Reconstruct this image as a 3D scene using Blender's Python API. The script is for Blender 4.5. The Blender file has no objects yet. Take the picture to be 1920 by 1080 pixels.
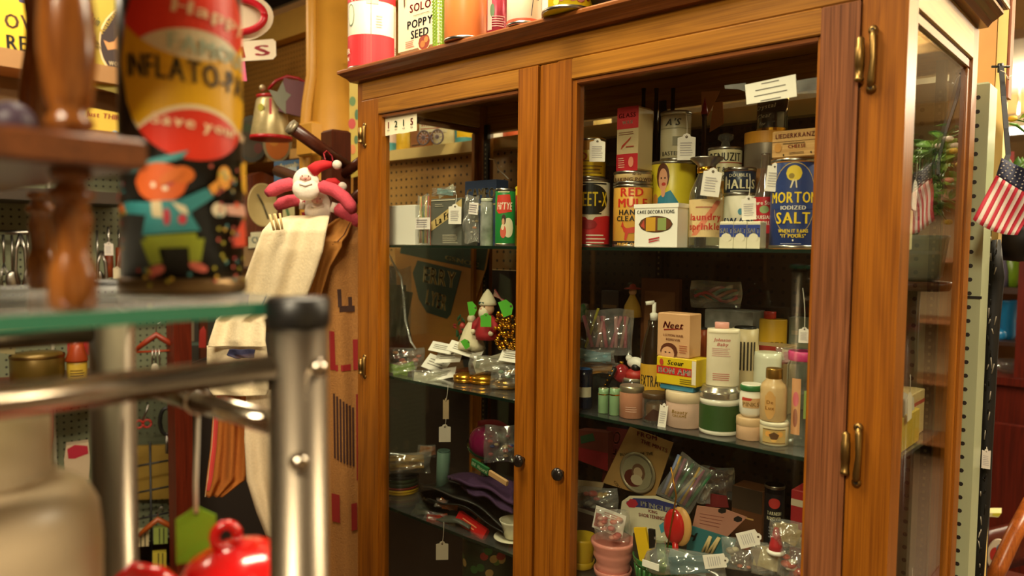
import bpy, math, random
from math import sin, cos, pi, radians as rad
from mathutils import Vector as V, Matrix, Euler
random.seed(7)
SC = bpy.context.scene
COL = SC.collection
# ---------------------------------------------------------------- camera
F_PX, YAW, PITCH, ROLL = 1393.0, -0.7348, -0.055, 0.0111
CAM = V((1.4824, -1.0833, 1.5251))
FW = V((sin(YAW)*cos(PITCH), cos(YAW)*cos(PITCH), sin(PITCH)))
R0 = V((cos(YAW), -sin(YAW), 0)); U0 = R0.cross(FW)
RT = R0*cos(ROLL)+U0*sin(ROLL); UP = -R0*sin(ROLL)+U0*cos(ROLL)
cd = bpy.data.cameras.new('camera'); cam = bpy.data.objects.new('camera', cd); COL.objects.link(cam)
cam.matrix_world = Matrix(((RT.x, UP.x, -FW.x, CAM.x), (RT.y, UP.y, -FW.y, CAM.y), (RT.z, UP.z, -FW.z, CAM.z), (0, 0, 0, 1)))
cd.sensor_width = 36; cd.lens = F_PX/1920*36; cd.clip_start = .02
cd.dof.use_dof = True; cd.dof.focus_distance = 1.42; cd.dof.aperture_fstop = 3.3
SC.camera = cam
# ---------------------------------------------------------------- world, lamps, exposure
w = bpy.data.worlds.new('world'); SC.world = w; w.use_nodes = True
w.node_tree.nodes['Background'].inputs[0].default_value = (1, .8, .5, 1)
w.node_tree.nodes['Background'].inputs[1].default_value = .05
SC.view_settings.view_transform = 'Standard'; SC.view_settings.look = 'None'
SC.view_settings.gamma = 1; SC.view_settings.use_curve_mapping = False
SC.view_settings.exposure = 0.7
LAMP = (1, .84, .57)
def lamp(loc, sx, sy, watts, rz=0, color=LAMP):
    d = bpy.data.lights.new('ceiling_tube_light', 'AREA'); d.shape = 'RECTANGLE'; d.size = sx; d.size_y = sy
    d.energy = watts; d.color = color
    o = bpy.data.objects.new('ceiling_tube_light', d); COL.objects.link(o); o.location = loc; o.rotation_euler = (0, 0, rz)
    return o
LAMPS = [((1.75, -2.35), 64, 0), ((.55, -.42), 30, 0), ((2.0, 1.0), 40, 0), ((-1.25, -.7), 11, 0), ((1.0, 5.7), 60, pi/2), ((2.4, 3.2), 50, 0), ((-2.6, 2.6), 40, 0)]
CEIL = 2.85
DROP = [0, 0, 0, 0, .30, .30, 0]          # the two fixtures down the right passage hang on rods and carry an added uplight
for ((lx, ly), wt, rz), dr_ in zip(LAMPS, DROP):
    lamp((lx, ly, CEIL-.125-dr_), .26, 1.25, wt, rz)
    if dr_: u_ = lamp((lx, ly, CEIL-dr_+.01), .26, 1.25, wt*.7, rz); u_.rotation_euler = (pi, 0, rz)  # uplight added above the fixture to brighten the passage ceiling

def ray(px, py): return RT*((px-960)/F_PX)-UP*((py-540)/F_PX)+FW
def at(px, py, d): return CAM+ray(px, py)*d            # point seen at a pixel, d metres ahead
def hitY(px, py, Y): r = ray(px, py); return CAM+r*((Y-CAM.y)/r.y)
def hitX(px, py, X): r = ray(px, py); return CAM+r*((X-CAM.x)/r.x)
def hitZ(px, py, Z): r = ray(px, py); return CAM+r*((Z-CAM.z)/r.z)
def fwd(p): return (p-CAM).dot(FW)
# ---------------------------------------------------------------- materials
def s2l(c): return c/12.92 if c <= .04045 else ((c+.055)/1.055)**2.4
def hexc(h): h = h.lstrip('#'); return tuple(s2l(int(h[i:i+2], 16)/255) for i in (0, 2, 4))
MC = {}
def nn(nt, t, **k):
    n = nt.nodes.new(t)
    for a, b in k.items(): setattr(n, a, b)
    return n
def M(h, rough=.45, metal=0., var=.10, scale=18., bump=.0, coat=0., sheen=0.):
    """plain surface with a little procedural mottling"""
    key = (h, rough, metal, var, scale, bump, coat)
    if key in MC: return MC[key]
    m = bpy.data.materials.new('surface_'+h.strip('#')); m.use_nodes = True; nt = m.node_tree; b = nt.nodes['Principled BSDF']
    c = hexc(h)
    tc = nn(nt, 'ShaderNodeTexCoord'); no = nn(nt, 'ShaderNodeTexNoise'); no.inputs['Scale'].default_value = scale; no.inputs['Detail'].default_value = 3
    nt.links.new(tc.outputs['Object'], no.inputs['Vector'])
    mx = nn(nt, 'ShaderNodeMix', data_type='RGBA')
    mx.inputs[6].default_value = (*[x*(1-var) for x in c], 1); mx.inputs[7].default_value = (*[min(1, x*(1+var)) for x in c], 1)
    nt.links.new(no.outputs[0], mx.inputs[0]); nt.links.new(mx.outputs[2], b.inputs['Base Color'])
    b.inputs['Roughness'].default_value = rough; b.inputs['Metallic'].default_value = metal
    if coat: b.inputs['Coat Weight'].default_value = coat; b.inputs['Coat Roughness'].default_value = .08
    if bump:
        bp = nn(nt, 'ShaderNodeBump'); bp.inputs['Strength'].default_value = bump; bp.inputs['Distance'].default_value = .002
        nt.links.new(no.outputs[0], bp.inputs['Height']); nt.links.new(bp.outputs[0], b.inputs['Normal'])
    MC[key] = m; return m
def wood(axis, dark, light, rough=.32, k=1., name='wood'):
    key = ('wood', axis, dark, light, rough, k)
    if key in MC: return MC[key]
    m = bpy.data.materials.new(name+'_grain_'+axis); m.use_nodes = True; nt = m.node_tree; b = nt.nodes['Principled BSDF']; L = nt.links.new
    tc = nn(nt, 'ShaderNodeTexCoord'); mp = nn(nt, 'ShaderNodeMapping')
    sc = {'x': (1.2, 16, 16), 'y': (16, 1.2, 16), 'z': (16, 16, 1.2)}[axis]
    mp.inputs['Scale'].default_value = [s*k for s in sc]; L(tc.outputs['Object'], mp.inputs[0])
    n1 = nn(nt, 'ShaderNodeTexNoise'); n1.inputs['Scale'].default_value = 1.1; n1.inputs['Detail'].default_value = 2; n1.inputs['Distortion'].default_value = .6; L(mp.outputs[0], n1.inputs['Vector'])
    ma = nn(nt, 'ShaderNodeMath', operation='MULTIPLY'); ma.inputs[1].default_value = 9.; L(n1.outputs[0], ma.inputs[0])
    fr = nn(nt, 'ShaderNodeMath', operation='PINGPONG'); fr.inputs[1].default_value = .5; L(ma.outputs[0], fr.inputs[0])
    mp2 = nn(nt, 'ShaderNodeMapping'); s2 = {'x': (5, 420, 420), 'y': (420, 5, 420), 'z': (420, 420, 5)}[axis]; mp2.inputs['Scale'].default_value = s2; L(tc.outputs['Object'], mp2.inputs[0])
    n2 = nn(nt, 'ShaderNodeTexNoise'); n2.inputs['Scale'].default_value = 1; n2.inputs['Detail'].default_value = 2; L(mp2.outputs[0], n2.inputs['Vector'])
    mp3 = nn(nt, 'ShaderNodeMapping'); s3 = {'x': (2, 40, 40), 'y': (40, 2, 40), 'z': (40, 40, 2)}[axis]; mp3.inputs['Scale'].default_value = s3; L(tc.outputs['Object'], mp3.inputs[0])
    n3 = nn(nt, 'ShaderNodeTexNoise'); n3.inputs['Scale'].default_value = 1; L(mp3.outputs[0], n3.inputs['Vector'])
    ad = nn(nt, 'ShaderNodeMath', operation='MULTIPLY_ADD'); ad.inputs[1].default_value = .40; L(fr.outputs[0], ad.inputs[0]); 
    m2 = nn(nt, 'ShaderNodeMath', operation='MULTIPLY'); m2.inputs[1].default_value = .90; L(n2.outputs[0], m2.inputs[0]); L(m2.outputs[0], ad.inputs[2])
    a2 = nn(nt, 'ShaderNodeMath', operation='MULTIPLY_ADD'); a2.inputs[1].default_value = .5; L(n3.outputs[0], a2.inputs[0]); L(ad.outputs[0], a2.inputs[2])
    cr = nn(nt, 'ShaderNodeValToRGB'); cr.color_ramp.elements[0].position = .38; cr.color_ramp.elements[1].position = .98
    cr.color_ramp.elements[0].color = (*hexc(dark), 1); cr.color_ramp.elements[1].color = (*hexc(light), 1); L(a2.outputs[0], cr.inputs[0]); L(cr.outputs[0], b.inputs['Base Color'])
    b.inputs['Roughness'].default_value = rough
    bp = nn(nt, 'ShaderNodeBump'); bp.inputs['Strength'].default_value = .12; bp.inputs['Distance'].default_value = .001; L(n2.outputs[0], bp.inputs['Height']); L(bp.outputs[0], b.inputs['Normal'])
    MC[key] = m; return m
def glass(name='clear_glass', tint=(.96, .98, .95), haze=.0, base=.04, rough=0., power=5., edge=1.):
    key = ('glass', name)
    if key in MC: return MC[key]
    m = bpy.data.materials.new(name); m.use_nodes = True; nt = m.node_tree; nt.nodes.clear(); L = nt.links.new
    out = nn(nt, 'ShaderNodeOutputMaterial'); tr = nn(nt, 'ShaderNodeBsdfTransparent'); tr.inputs[0].default_value = (*tint, 1)
    gl = nn(nt, 'ShaderNodeBsdfGlossy'); gl.inputs['Roughness'].default_value = rough; gl.inputs[0].default_value = (1, 1, 1, 1)
    lw = nn(nt, 'ShaderNodeLayerWeight'); lw.inputs['Blend'].default_value = .5
    pw = nn(nt, 'ShaderNodeMath', operation='POWER'); pw.inputs[1].default_value = power; L(lw.outputs['Facing'], pw.inputs[0])
    md = nn(nt, 'ShaderNodeMath', operation='MULTIPLY_ADD'); md.inputs[1].default_value = (1-base)*edge; md.inputs[2].default_value = base; L(pw.outputs[0], md.inputs[0])
    mx = nn(nt, 'ShaderNodeMixShader'); L(md.outputs[0], mx.inputs[0]); L(tr.outputs[0], mx.inputs[1]); L(gl.outputs[0], mx.inputs[2])
    last = mx
    if haze:
        di = nn(nt, 'ShaderNodeBsdfDiffuse'); di.inputs[0].default_value = (.8, .8, .78, 1)
        no = nn(nt, 'ShaderNodeTexNoise'); no.inputs['Scale'].default_value = 40; tc = nn(nt, 'ShaderNodeTexCoord'); L(tc.outputs['Object'], no.inputs['Vector'])
        mm = nn(nt, 'ShaderNodeMath', operation='MULTIPLY'); mm.inputs[1].default_value = haze*2; L(no.outputs[0], mm.inputs[0])
        m2 = nn(nt, 'ShaderNodeMixShader'); L(mm.outputs[0], m2.inputs[0]); L(mx.outputs[0], m2.inputs[1]); L(di.outputs[0], m2.inputs[2]); last = m2
    L(last.outputs[0], out.inputs[0]); MC[key] = m; return m
def emit(name, col, st):
    if name in MC: return MC[name]
    m = bpy.data.materials.new(name); m.use_nodes = True; nt = m.node_tree; nt.nodes.clear()
    o = nn(nt, 'ShaderNodeOutputMaterial'); e = nn(nt, 'ShaderNodeEmission'); e.inputs[0].default_value = (*col, 1); e.inputs[1].default_value = st
    nt.links.new(e.outputs[0], o.inputs[0]); MC[name] = m; return m
GLASS = glass(); PLASTIC = glass('crinkled_clear_plastic', (.93, .93, .91), haze=.10, base=.10, rough=.12, power=2., edge=.5)
JARGLASS = glass('jar_glass', (.86, .90, .86), haze=.03, base=.07, rough=.03, power=2.5, edge=.8)
SHELFGLASS = glass('shelf_glass', (.93, .96, .93), haze=.03)
CHROME = M('#b4aa9c', .16, 1., .04); STEEL = M('#a8a49c', .28, 1., .1); BRASS = M('#8c7040', .42, 1., .15, bump=.1); GOLD = M('#d8a030', .2, 1., .1)
BLACK = M('#121110', .4); WHITE = M('#ece8de', .55); CREAM = M('#e6dcc0', .55); CARD = M('#efebe2', .7, var=.04); STRING = M('#d8cfbe', .8)
OX = wood('x', '#6e420e', '#a46e22'); OY = wood('y', '#8a5c28', '#c09048'); OZ = wood('z', '#5c2c06', '#985a12'); DZ = wood('z', '#3c1c0c', '#8a5634', .3, 1.25, name='rippled_oak'); DX = wood('x', '#502a12', '#80491f', .28); DY = wood('y', '#502a12', '#80491f', .28)
WAL_Z = wood('z', '#2a110a', '#4e2314', .3, name='walnut'); WAL_X = wood('x', '#2a110a', '#4e2314', .3, name='walnut'); WAL_Y = wood('y', '#2a110a', '#4e2314', .3, name='walnut')
MAP_Z = wood('z', '#5a2c0c', '#9a5a22', .22, 1.6, name='maple')
# ---------------------------------------------------------------- mesh builder
class MB:
    def __init__(s): s.v = []; s.f = []; s.m = []; s.mats = []; s.sm = []
    def mi(s, m):
        if m not in s.mats: s.mats.append(m)
        return s.mats.index(m)
    def add(s, vs, fs, m, smooth=False):
        o = len(s.v); i = s.mi(m); s.v += [tuple(v) for v in vs]
        for f in fs: s.f.append([a+o for a in f]); s.m.append(i); s.sm.append(smooth)
        return s
    def box(s, a, b, m, T=None, bev=0):
        (x0, y0, z0), (x1, y1, z1) = a, b
        if bev:
            e = bev; vs = []; 
            for z, i in ((z0, e), (z0+e, 0), (z1-e, 0), (z1, e)):
                vs += [(x0+i, y0+i, z), (x1-i, y0+i, z), (x1-i, y1-i, z), (x0+i, y1-i, z)]
            fs = [(3, 2, 1, 0), (12, 13, 14, 15)]
            for k in range(3):
                for j in range(4): fs.append((k*4+j, k*4+(j+1) % 4, k*4+4+(j+1) % 4, k*4+4+j))
        else:
            vs = [(x0, y0, z0), (x1, y0, z0), (x1, y1, z0), (x0, y1, z0), (x0, y0, z1), (x1, y0, z1), (x1, y1, z1), (x0, y1, z1)]
            fs = [(3, 2, 1, 0), (4, 5, 6, 7), (0, 1, 5, 4), (1, 2, 6, 5), (2, 3, 7, 6), (3, 0, 4, 7)]
        if T: vs = [T@V(v) for v in vs]
        return s.add(vs, fs, m)
    def lathe(s, prof, m, n=32, c=(0, 0, 0), T=None, cap=True, sx=1, sy=1, smooth=True):
        vs = []; fs = []; c = V(c)
        for r, z in prof:
            for i in range(n):
                a = 2*pi*i/n; p = V((sx*r*cos(a), sy*r*sin(a), z))
                vs.append((T@p if T else p)+c)
        for k in range(len(prof)-1):
            for i in range(n): j = (i+1) % n; fs.append((k*n+i, k*n+j, k*n+n+j, k*n+n+i))
        s.add(vs, fs, m, smooth)
        if cap:
            o = len(s.v)-len(vs); i = s.mi(m)
            if prof[0][0] > 1e-4: s.f.append([o+n-1-q for q in range(n)]); s.m.append(i); s.sm.append(False)
            if prof[-1][0] > 1e-4: s.f.append([o+(len(prof)-1)*n+q for q in range(n)]); s.m.append(i); s.sm.append(False)
        return s
    def tube(s, pts, r, m, n=8, cap=True):
        pts = [V(p) for p in pts]; rs = r if isinstance(r, (list, tuple)) else [r]*len(pts); vs = []; fs = []; u = None
        for k, p in enumerate(pts):
            d = (pts[min(k+1, len(pts)-1)]-pts[max(k-1, 0)]).normalized()
            if u is None: u = d.cross(V((0, 0, 1)) if abs(d.z) < .9 else V((1, 0, 0))).normalized()
            u = (u-d*u.dot(d)).normalized(); w_ = d.cross(u)
            for i in range(n): a = 2*pi*i/n; vs.append(p+(u*cos(a)+w_*sin(a))*rs[k])
        for k in range(len(pts)-1):
            for i in range(n): j = (i+1) % n; fs.append((k*n+i, k*n+j, k*n+n+j, k*n+n+i))
        if cap: fs.append(tuple(range(n-1, -1, -1))); fs.append(tuple((len(pts)-1)*n+q for q in range(n)))
        return s.add(vs, fs, m, True)
    def ball(s, c, r, m, n=16, k=10, sx=1, sy=1, sz=1, T=None):
        pr = [(max(1e-5, r*sin(pi*i/k)), -r*cos(pi*i/k)*sz) for i in range(k+1)]
        return s.lathe(pr, m, n, c, T, False, sx, sy)
    def prism(s, pts, d0, d1, m, T=None, hole=None):
        """outline in local x,z ; extruded in y from d0 to d1"""
        n = len(pts); vs = [(x, d0, z) for x, z in pts]+[(x, d1, z) for x, z in pts]
        fs = [tuple(range(n)), tuple(range(2*n-1, n-1, -1))]+[(i+n, (i+1) % n+n, (i+1) % n, i) for i in range(n)]
        if T: vs = [T@V(v) for v in vs]
        return s.add(vs, fs, m)
    def grid(s, fn, nu, nv, m, smooth=True, thick=0):
        vs = [V(fn(i/nu, j/nv)) for j in range(nv+1) for i in range(nu+1)]
        fs = [(j*(nu+1)+i, j*(nu+1)+i+1, (j+1)*(nu+1)+i+1, (j+1)*(nu+1)+i) for j in range(nv) for i in range(nu)]
        if thick:
            nrm = [V() for _ in vs]
            for f in fs:
                q = (vs[f[1]]-vs[f[0]]).cross(vs[f[3]]-vs[f[0]])
                if q.length: q.normalize()
                for a in f: nrm[a] += q
            N = len(vs); vs2 = [v-(n_.normalized()*thick if n_.length else V()) for v, n_ in zip(vs, nrm)]
            bd = [i for i in range(nu+1)]+[(j*(nu+1)+nu) for j in range(1, nv+1)]+[nv*(nu+1)+i for i in range(nu-1, -1, -1)]+[j*(nu+1) for j in range(nv-1, 0, -1)]
            fs = fs+[tuple(a+N for a in reversed(f)) for f in fs]+[(bd[(q+1) % len(bd)], bd[q], bd[q]+N, bd[(q+1) % len(bd)]+N) for q in range(len(bd))]
            vs = vs+vs2
        return s.add(vs, fs, m, smooth)
    def build(s, name, parent=None, **k):
        me = bpy.data.meshes.new(name); me.from_pydata(s.v, [], s.f)
        for m in s.mats: me.materials.append(m)
        me.polygons.foreach_set('material_index', s.m); me.polygons.foreach_set('use_smooth', s.sm); me.update()
        o = bpy.data.objects.new(name, me); COL.objects.link(o)
        if parent: o.parent = parent
        return tag(o, **k)
def tag(o, label=None, cat=None, group=None, kind=None):
    if label: o['label'] = label
    if cat: o['category'] = cat
    if group: o['group'] = group
    if kind: o['kind'] = kind
    return o
def empty(name, label, cat, loc=(0, 0, 0), rz=0, group=None, rot=None):
    o = bpy.data.objects.new(name, None); COL.objects.link(o); o.location = loc; o.empty_display_size = .02
    o.rotation_euler = rot if rot else (0, 0, rz)
    return tag(o, label, cat, group)
def copy_tree(o, parent=None):
    c = o.copy(); COL.objects.link(c)
    if parent: c.parent = parent
    for ch in list(o.children): copy_tree(ch, c)
    return c
# ---------------------------------------------------------------- lettering, built from the built-in font's glyphs
GLY = {}
def load_glyphs():
    chars = "ABCDEFGHIJKLMNOPQRSTUVWXYZabcdefghijklmnopqrstuvwxyz0123456789-?!.'&\"$:,"
    obs = []
    for ch in chars:
        c = bpy.data.curves.new('g', 'FONT'); c.body = ch; c.size = 1; c.resolution_u = 2; c.fill_mode = 'BOTH'; c.offset = .0
        c2 = bpy.data.objects.new('g', c); COL.objects.link(c2); obs.append((ch, c2))
    bpy.context.view_layer.update(); dg = bpy.context.evaluated_depsgraph_get()
    for ch, o in obs:
        me = o.evaluated_get(dg).to_mesh(); vs = [(v.co.x, v.co.y) for v in me.vertices]; fs = [tuple(p.vertices) for p in me.polygons]
        x0 = min(v[0] for v in vs); x1 = max(v[0] for v in vs)
        GLY[ch] = ([(x-x0, y) for x, y in vs], fs, x1-x0); o.evaluated_get(dg).to_mesh_clear()
    for ch, o in obs:
        d = o.data; bpy.data.objects.remove(o); bpy.data.curves.remove(d)
load_glyphs()
def layout(s, h, bold=True, shear=0., maxw=None, track=.09):
    """flat lettering: cap height h, centred on 0,0"""
    k = h/.73; x = 0; out = []; fs = []
    for ch in s:
        if ch not in GLY: x += .32; continue
        g, gf, w_ = GLY[ch]
        for dx in ((0, .035, .07) if bold else (0,)):
            o = len(out); out += [(x+a+dx+shear*b, b) for a, b in g]; fs += [tuple(q+o for q in f) for f in gf]
        x += w_+track+(.07 if bold else 0)
    W_ = x-track; sx = k
    if maxw and W_*k > maxw: sx = maxw/W_
    return [((a-W_/2)*sx, (b-.365)*k) for a, b in out], fs, W_*sx
class Skin:
    """prints shapes on the front (-Y) of an item: flat front or round body"""
    def __init__(s, W, H, R=None, depth=0., sy=1.): s.mb = MB(); s.W = W; s.H = H; s.R = R; s.d = depth; s.n = 0; s.sy = sy; s.z0 = 0
    def pt(s, u, v, off):
        if s.R: a = u/s.R; return ((s.R+off)*sin(a), -(s.R+off)*cos(a)*s.sy, v+s.z0)
        return (u, -s.d-off, v+s.z0)
    def off(s): s.n += 1; return .0003+.00011*min(s.n, 14)+.000025*max(0, min(s.n-14, 50))
    def strips(s, u0, u1, lo, hi, m, kmin=1):
        k = max(kmin, int(abs(u1-u0)/(s.R*.12))) if s.R else 14
        o = s.off(); vs = []; 
        for i in range(k+1): u = u0+(u1-u0)*i/k; vs += [s.pt(u, lo(u), o), s.pt(u, hi(u), o)]
        s.mb.add(vs, [(2*i, 2*i+2, 2*i+3, 2*i+1) for i in range(k)], m)
    def do(s, prints):
        h = s.H; w_ = s.W/2
        for p in prints:
            c = p[5] if p[0] == 't' else p[-1]
            m = M(c, .5, 0, .05) if isinstance(c, str) else c
            if p[0] == 'r': s.strips(p[1]*w_, p[2]*w_, lambda u: p[3]*h, lambda u: p[4]*h, m)
            elif p[0] == 'e':
                uc, vc, ru, rv = p[1]*w_, p[2]*h, p[3]*w_, p[4]*h
                q = lambda u: rv*math.sqrt(max(0, 1-((u-uc)/ru)**2))
                s.strips(uc-ru, uc+ru, lambda u: vc-q(u), lambda u: vc+q(u), m, 12)
            elif p[0] == 't':
                sh = p[7] if len(p) > 7 else 0; mw = p[6]*w_*2 if len(p) > 6 and p[6] else None
                vs, fs, _ = layout(p[1], p[4]*h, True, sh, mw); o = s.off()+.0003
                rt = p[8] if len(p) > 8 else 0
                vs = [(a*cos(rt)-b*sin(rt), a*sin(rt)+b*cos(rt)) for a, b in vs]
                s.mb.add([s.pt(p[2]*w_+a, p[3]*h+b, o) for a, b in vs], fs, m)
            elif p[0] == 'p':
                P = [(a*w_, b*h) for a, b in p[1]]
                if not s.R: o = s.off(); s.mb.add([s.pt(a, b, o) for a, b in P], [tuple(range(len(P)))], m); continue
                def cut(u, k):
                    vs = [a[1]+(b[1]-a[1])*(u-a[0])/(b[0]-a[0]) for a, b in zip(P, P[1:]+P[:1]) if min(a[0], b[0]) <= u <= max(a[0], b[0]) and abs(a[0]-b[0]) > 1e-9]
                    return (min(vs) if k else max(vs)) if vs else P[0][1]
                e = 1e-7; s.strips(min(a for a, b in P)+e, max(a for a, b in P)-e, lambda u: cut(u, 1), lambda u: cut(u, 0), m, 12)
            elif p[0] == 'l':  # rows of small grey print
                _, u0, u1, v0, v1, k = p[:6]
                for i in range(k):
                    v = v0+(v1-v0)*(i+.5)/k; q = .35*(v1-v0)/k; e = random.uniform(.8, 1)
                    s.strips(u0*w_, (u0+(u1-u0)*e)*w_, lambda u: (v-q/2)*h, lambda u: (v+q/2)*h, m)
        return s.mb
def facing(p):  # yaw that turns an item's -Y to the camera
    d = CAM-V(p); return math.atan2(d.x, -d.y)
CYLB = {}
def round_item(name, label, cat, cx, ytop, wpx, Y, z0, body, prints=(), prof=None, rim=None, lid=None, turn=0, sy=1., group=None, face=True, mats=None, pname='printed_label', zt=None):
    """a round container standing at depth Y with its base at z0: centre and width in photo pixels"""
    p = hitY(cx, ytop, Y); d = fwd(p); R = wpx*d/F_PX/2; H = (zt if zt else p.z)-z0
    loc = V((p.x, Y, z0)); o = empty(name, label, cat, loc, (facing(loc) if face else 0)+turn, group)
    pr = prof or [(.97, 0), (1, .012), (1, .988), (.97, 1)]
    mb = MB(); mb.lathe([(r*R, z*H) for r, z in pr], body, 36, sy=sy); mb.build(name.split('_')[-1]+'_body', o)
    if rim:
        for z in (.003, H-.003):
            MB().lathe([(R*.99, z-.003), (R*1.025, z-.002), (R*1.025, z+.002), (R*.99, z+.003)], STEEL, 36, sy=sy, cap=False).build('rim', o)
    if lid:
        (l0, l1, lr, lm) = lid[:4]; mb = MB(); q = R*lr
        mb.lathe([(q*.96, l0*H), (q, l0*H+.001), (q, l1*H-.002), (q*.95, l1*H)], lm, 36, sy=sy); mb.build('lid', o)
    if prints: s = Skin(2*R, H, R, sy=sy); s.do(prints); s.mb.build(pname, o)
    return o, R, H
def box_item(name, label, cat, xl, xr, ytop, Y, z0, depth, body, prints=(), turn=0, lid=None, bev=.0015, group=None, lean=0, zt=None, hpart=None, pname='printed_front'):
    """a carton whose front face is at depth Y between two pixel columns"""
    a = hitY(xl, ytop, Y); b = hitY(xr, ytop, Y); W_ = (b.x-a.x)/max(.3, cos(turn)); H = (zt if zt else (a.z+b.z)/2)-z0
    loc = V(((a.x+b.x)/2, Y+depth/2*cos(turn), z0)); o = empty(name, label, cat, loc, group=group, rot=Euler((lean, 0, turn)))
    mb = MB(); mb.box((-W_/2, -depth/2, 0), (W_/2, depth/2, H), body, bev=min(bev, depth*.2)); mb.build(hpart or 'carton', o)
    if prints: s = Skin(W_, H, None, depth/2); s.do(prints); s.mb.build(pname, o)
    return o, W_, H
# ================================================================ setting
def struct(name, a, b, m): return MB().box(a, b, m).build(name, kind='structure')
CEILM = M('#d9cdb4', .9, var=.06, scale=2); WALLM = M('#8a7048', .9, var=.12, scale=2); 
struct('floor', (-3.6, -3.4, -.05), (4.2, 9.6, 0), M('#4e3a28', .5, var=.2, scale=3))
struct('ceiling', (-3.6, -3.4, CEIL), (4.2, 9.6, CEIL+.08), CEILM)
WALLL = M('#cdb88e', .9, var=.08, scale=2); struct('wall_left', (-3.7, -3.4, 0), (-3.6, 9.6, CEIL), WALLM); struct('wall_right', (4.2, -3.4, 0), (4.3, 9.6, CEIL), WALLL)
struct('wall_back', (-3.6, 9.6, 0), (4.2, 9.7, CEIL), WALLL); struct('wall_front', (-3.6, -3.5, 0), (4.2, -3.4, CEIL), M('#4a3420', .9, var=.3, scale=2))
for i, y in enumerate((1.9, 3.6, 6.4)): struct('trim_%d' % (i+1), (-3.6, y, CEIL-.16), (4.2, y+.22, CEIL), M('#b99a68', .8))
# fluorescent fixtures
TUBE = emit('fluorescent_tube_glow', (1, .93, .74), 9)
LW = ['over the aisle right of the cabinet, behind the camera', 'over the aisle in front of the cabinet', 'above the passage just right of the cabinet', 'over the foreground shelves at the left', 'far down the right passage, a bright bar', 'over the far end of the right passage', 'beyond the yellow column at the left']
for i, ((lx, ly), wt, rz) in enumerate(LAMPS):
    o = empty('ceiling_light', 'long white fluorescent ceiling light '+LW[i], 'ceiling light', (lx, ly, CEIL-DROP[i]), rz, group='fluorescent ceiling lights')
    if DROP[i]: [MB().tube([(0, q, 0), (0, q, DROP[i])], .006, STEEL, 8).build('rod', o) for q in (-.5, .5)]
    MB().box((-.15, -.65, -.09), (.15, .65, 0), M('#ddd6c6', .5)).build('housing', o)
    for s in (-1, 1): MB().tube([(s*.07, -.62, -.1), (s*.07, .62, -.1)], .016, TUBE, 10).build('tube', o)
# pegboard material: drilled 1 inch grid
def pegmat(name, col, hole, ax, rough=.6):
    m = M(col, rough, 0, .12, 6.).copy(); m.name = name; nt = m.node_tree; b = nt.nodes['Principled BSDF']; L = nt.links.new
    tc = nn(nt, 'ShaderNodeTexCoord'); sp = nn(nt, 'ShaderNodeSeparateXYZ'); L(tc.outputs['Object'], sp.inputs[0]); ds = []
    for k in (ax, 2):
        d = nn(nt, 'ShaderNodeMath', operation='DIVIDE'); d.inputs[1].default_value = .0254; L(sp.outputs[k], d.inputs[0])
        f = nn(nt, 'ShaderNodeMath', operation='FRACT'); L(d.outputs[0], f.inputs[0]); s_ = nn(nt, 'ShaderNodeMath', operation='SUBTRACT'); s_.inputs[1].default_value = .5; L(f.outputs[0], s_.inputs[0])
        q = nn(nt, 'ShaderNodeMath', operation='MULTIPLY'); L(s_.outputs[0], q.inputs[0]); L(s_.outputs[0], q.inputs[1]); ds.append(q)
    a = nn(nt, 'ShaderNodeMath', operation='ADD'); L(ds[0].outputs[0], a.inputs[0]); L(ds[1].outputs[0], a.inputs[1])
    lt = nn(nt, 'ShaderNodeMath', operation='LESS_THAN'); lt.inputs[1].default_value = .026; L(a.outputs[0], lt.inputs[0])
    mx = nn(nt, 'ShaderNodeMix', data_type='RGBA'); old = b.inputs['Base Color'].links[0].from_socket; mx.inputs[7].default_value = (*hexc(hole), 1)
    L(old, mx.inputs[6]); L(lt.outputs[0], mx.inputs[0]); L(mx.outputs[2], b.inputs['Base Color']); return m
PEG_TAN = pegmat('tan_pegboard', '#b08040', '#2a1706', 0); PEG_OL = pegmat('olive_pegboard', '#8d8768', '#1c180e', 0); PEG_GR = pegmat('green_pegboard', '#7f8568', '#15160e', 1); PEG_GR2 = pegmat('green_pegboard_far', '#7f8568', '#15160e', 0)
# gondola directly behind the cabinet
g = empty('store_gondola', 'tan and olive pegboard gondola with a sage perforated end post behind the cabinet', 'display rack', (0, 0, 0))
MB().box((-.50, .478, 1.46), (.13, .49, 1.80), PEG_TAN).build('pegboard_panel', g, label='tan pegboard panel')
MB().box((-.50, .478, .12), (.13, .49, 1.458), M('#2c1a0e', .7)).build('lower_panel', g, label='dark brown lower panel')
MB().box((.132, .478, .12), (.93, .49, 1.80), pegmat('shaded_pegboard', '#3f2c18', '#120b05', 0)).build('pegboard_panel', g, label='pegboard panel with shade painted into its dark brown colour')  # shadow behind the cabinet is painted into this panel's colour
MB().box((.932, .478, .12), (1.165, .49, 1.80), PEG_OL).build('pegboard_panel', g, label='olive pegboard panel')
MB().box((-.52, .445, 1.80), (1.16, .80, 1.832), M('#d8b877', .5)).build('top_shelf', g)
MB().box((-.50, .40, .0), (1.17, .9, .12), M('#6d6a52', .5)).build('base', g)
SAGE = M('#a9b08c', .35, var=.05)
mb = MB(); mb.box((1.168, .492, 0), (1.210, .56, 1.832), SAGE, bev=.004); mb.build('upright_post', g, label='sage green perforated steel post')
mb = MB()
for k in range(72):
    z = 1.805-k*.0254
    if z > .1: mb.lathe([(.0039, 0), (.0039, .0012)], M('#1a1009', .6), 12, T=Matrix.Translation((1.192, .4925, z))@Matrix.Rotation(pi/2, 4, 'X'))
mb.build('slot_holes', g, kind='stuff')
MB().box((1.166, .4895, 1.44), (1.212, .4925, 1.445), BLACK).build('seam_strip', g)
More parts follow.
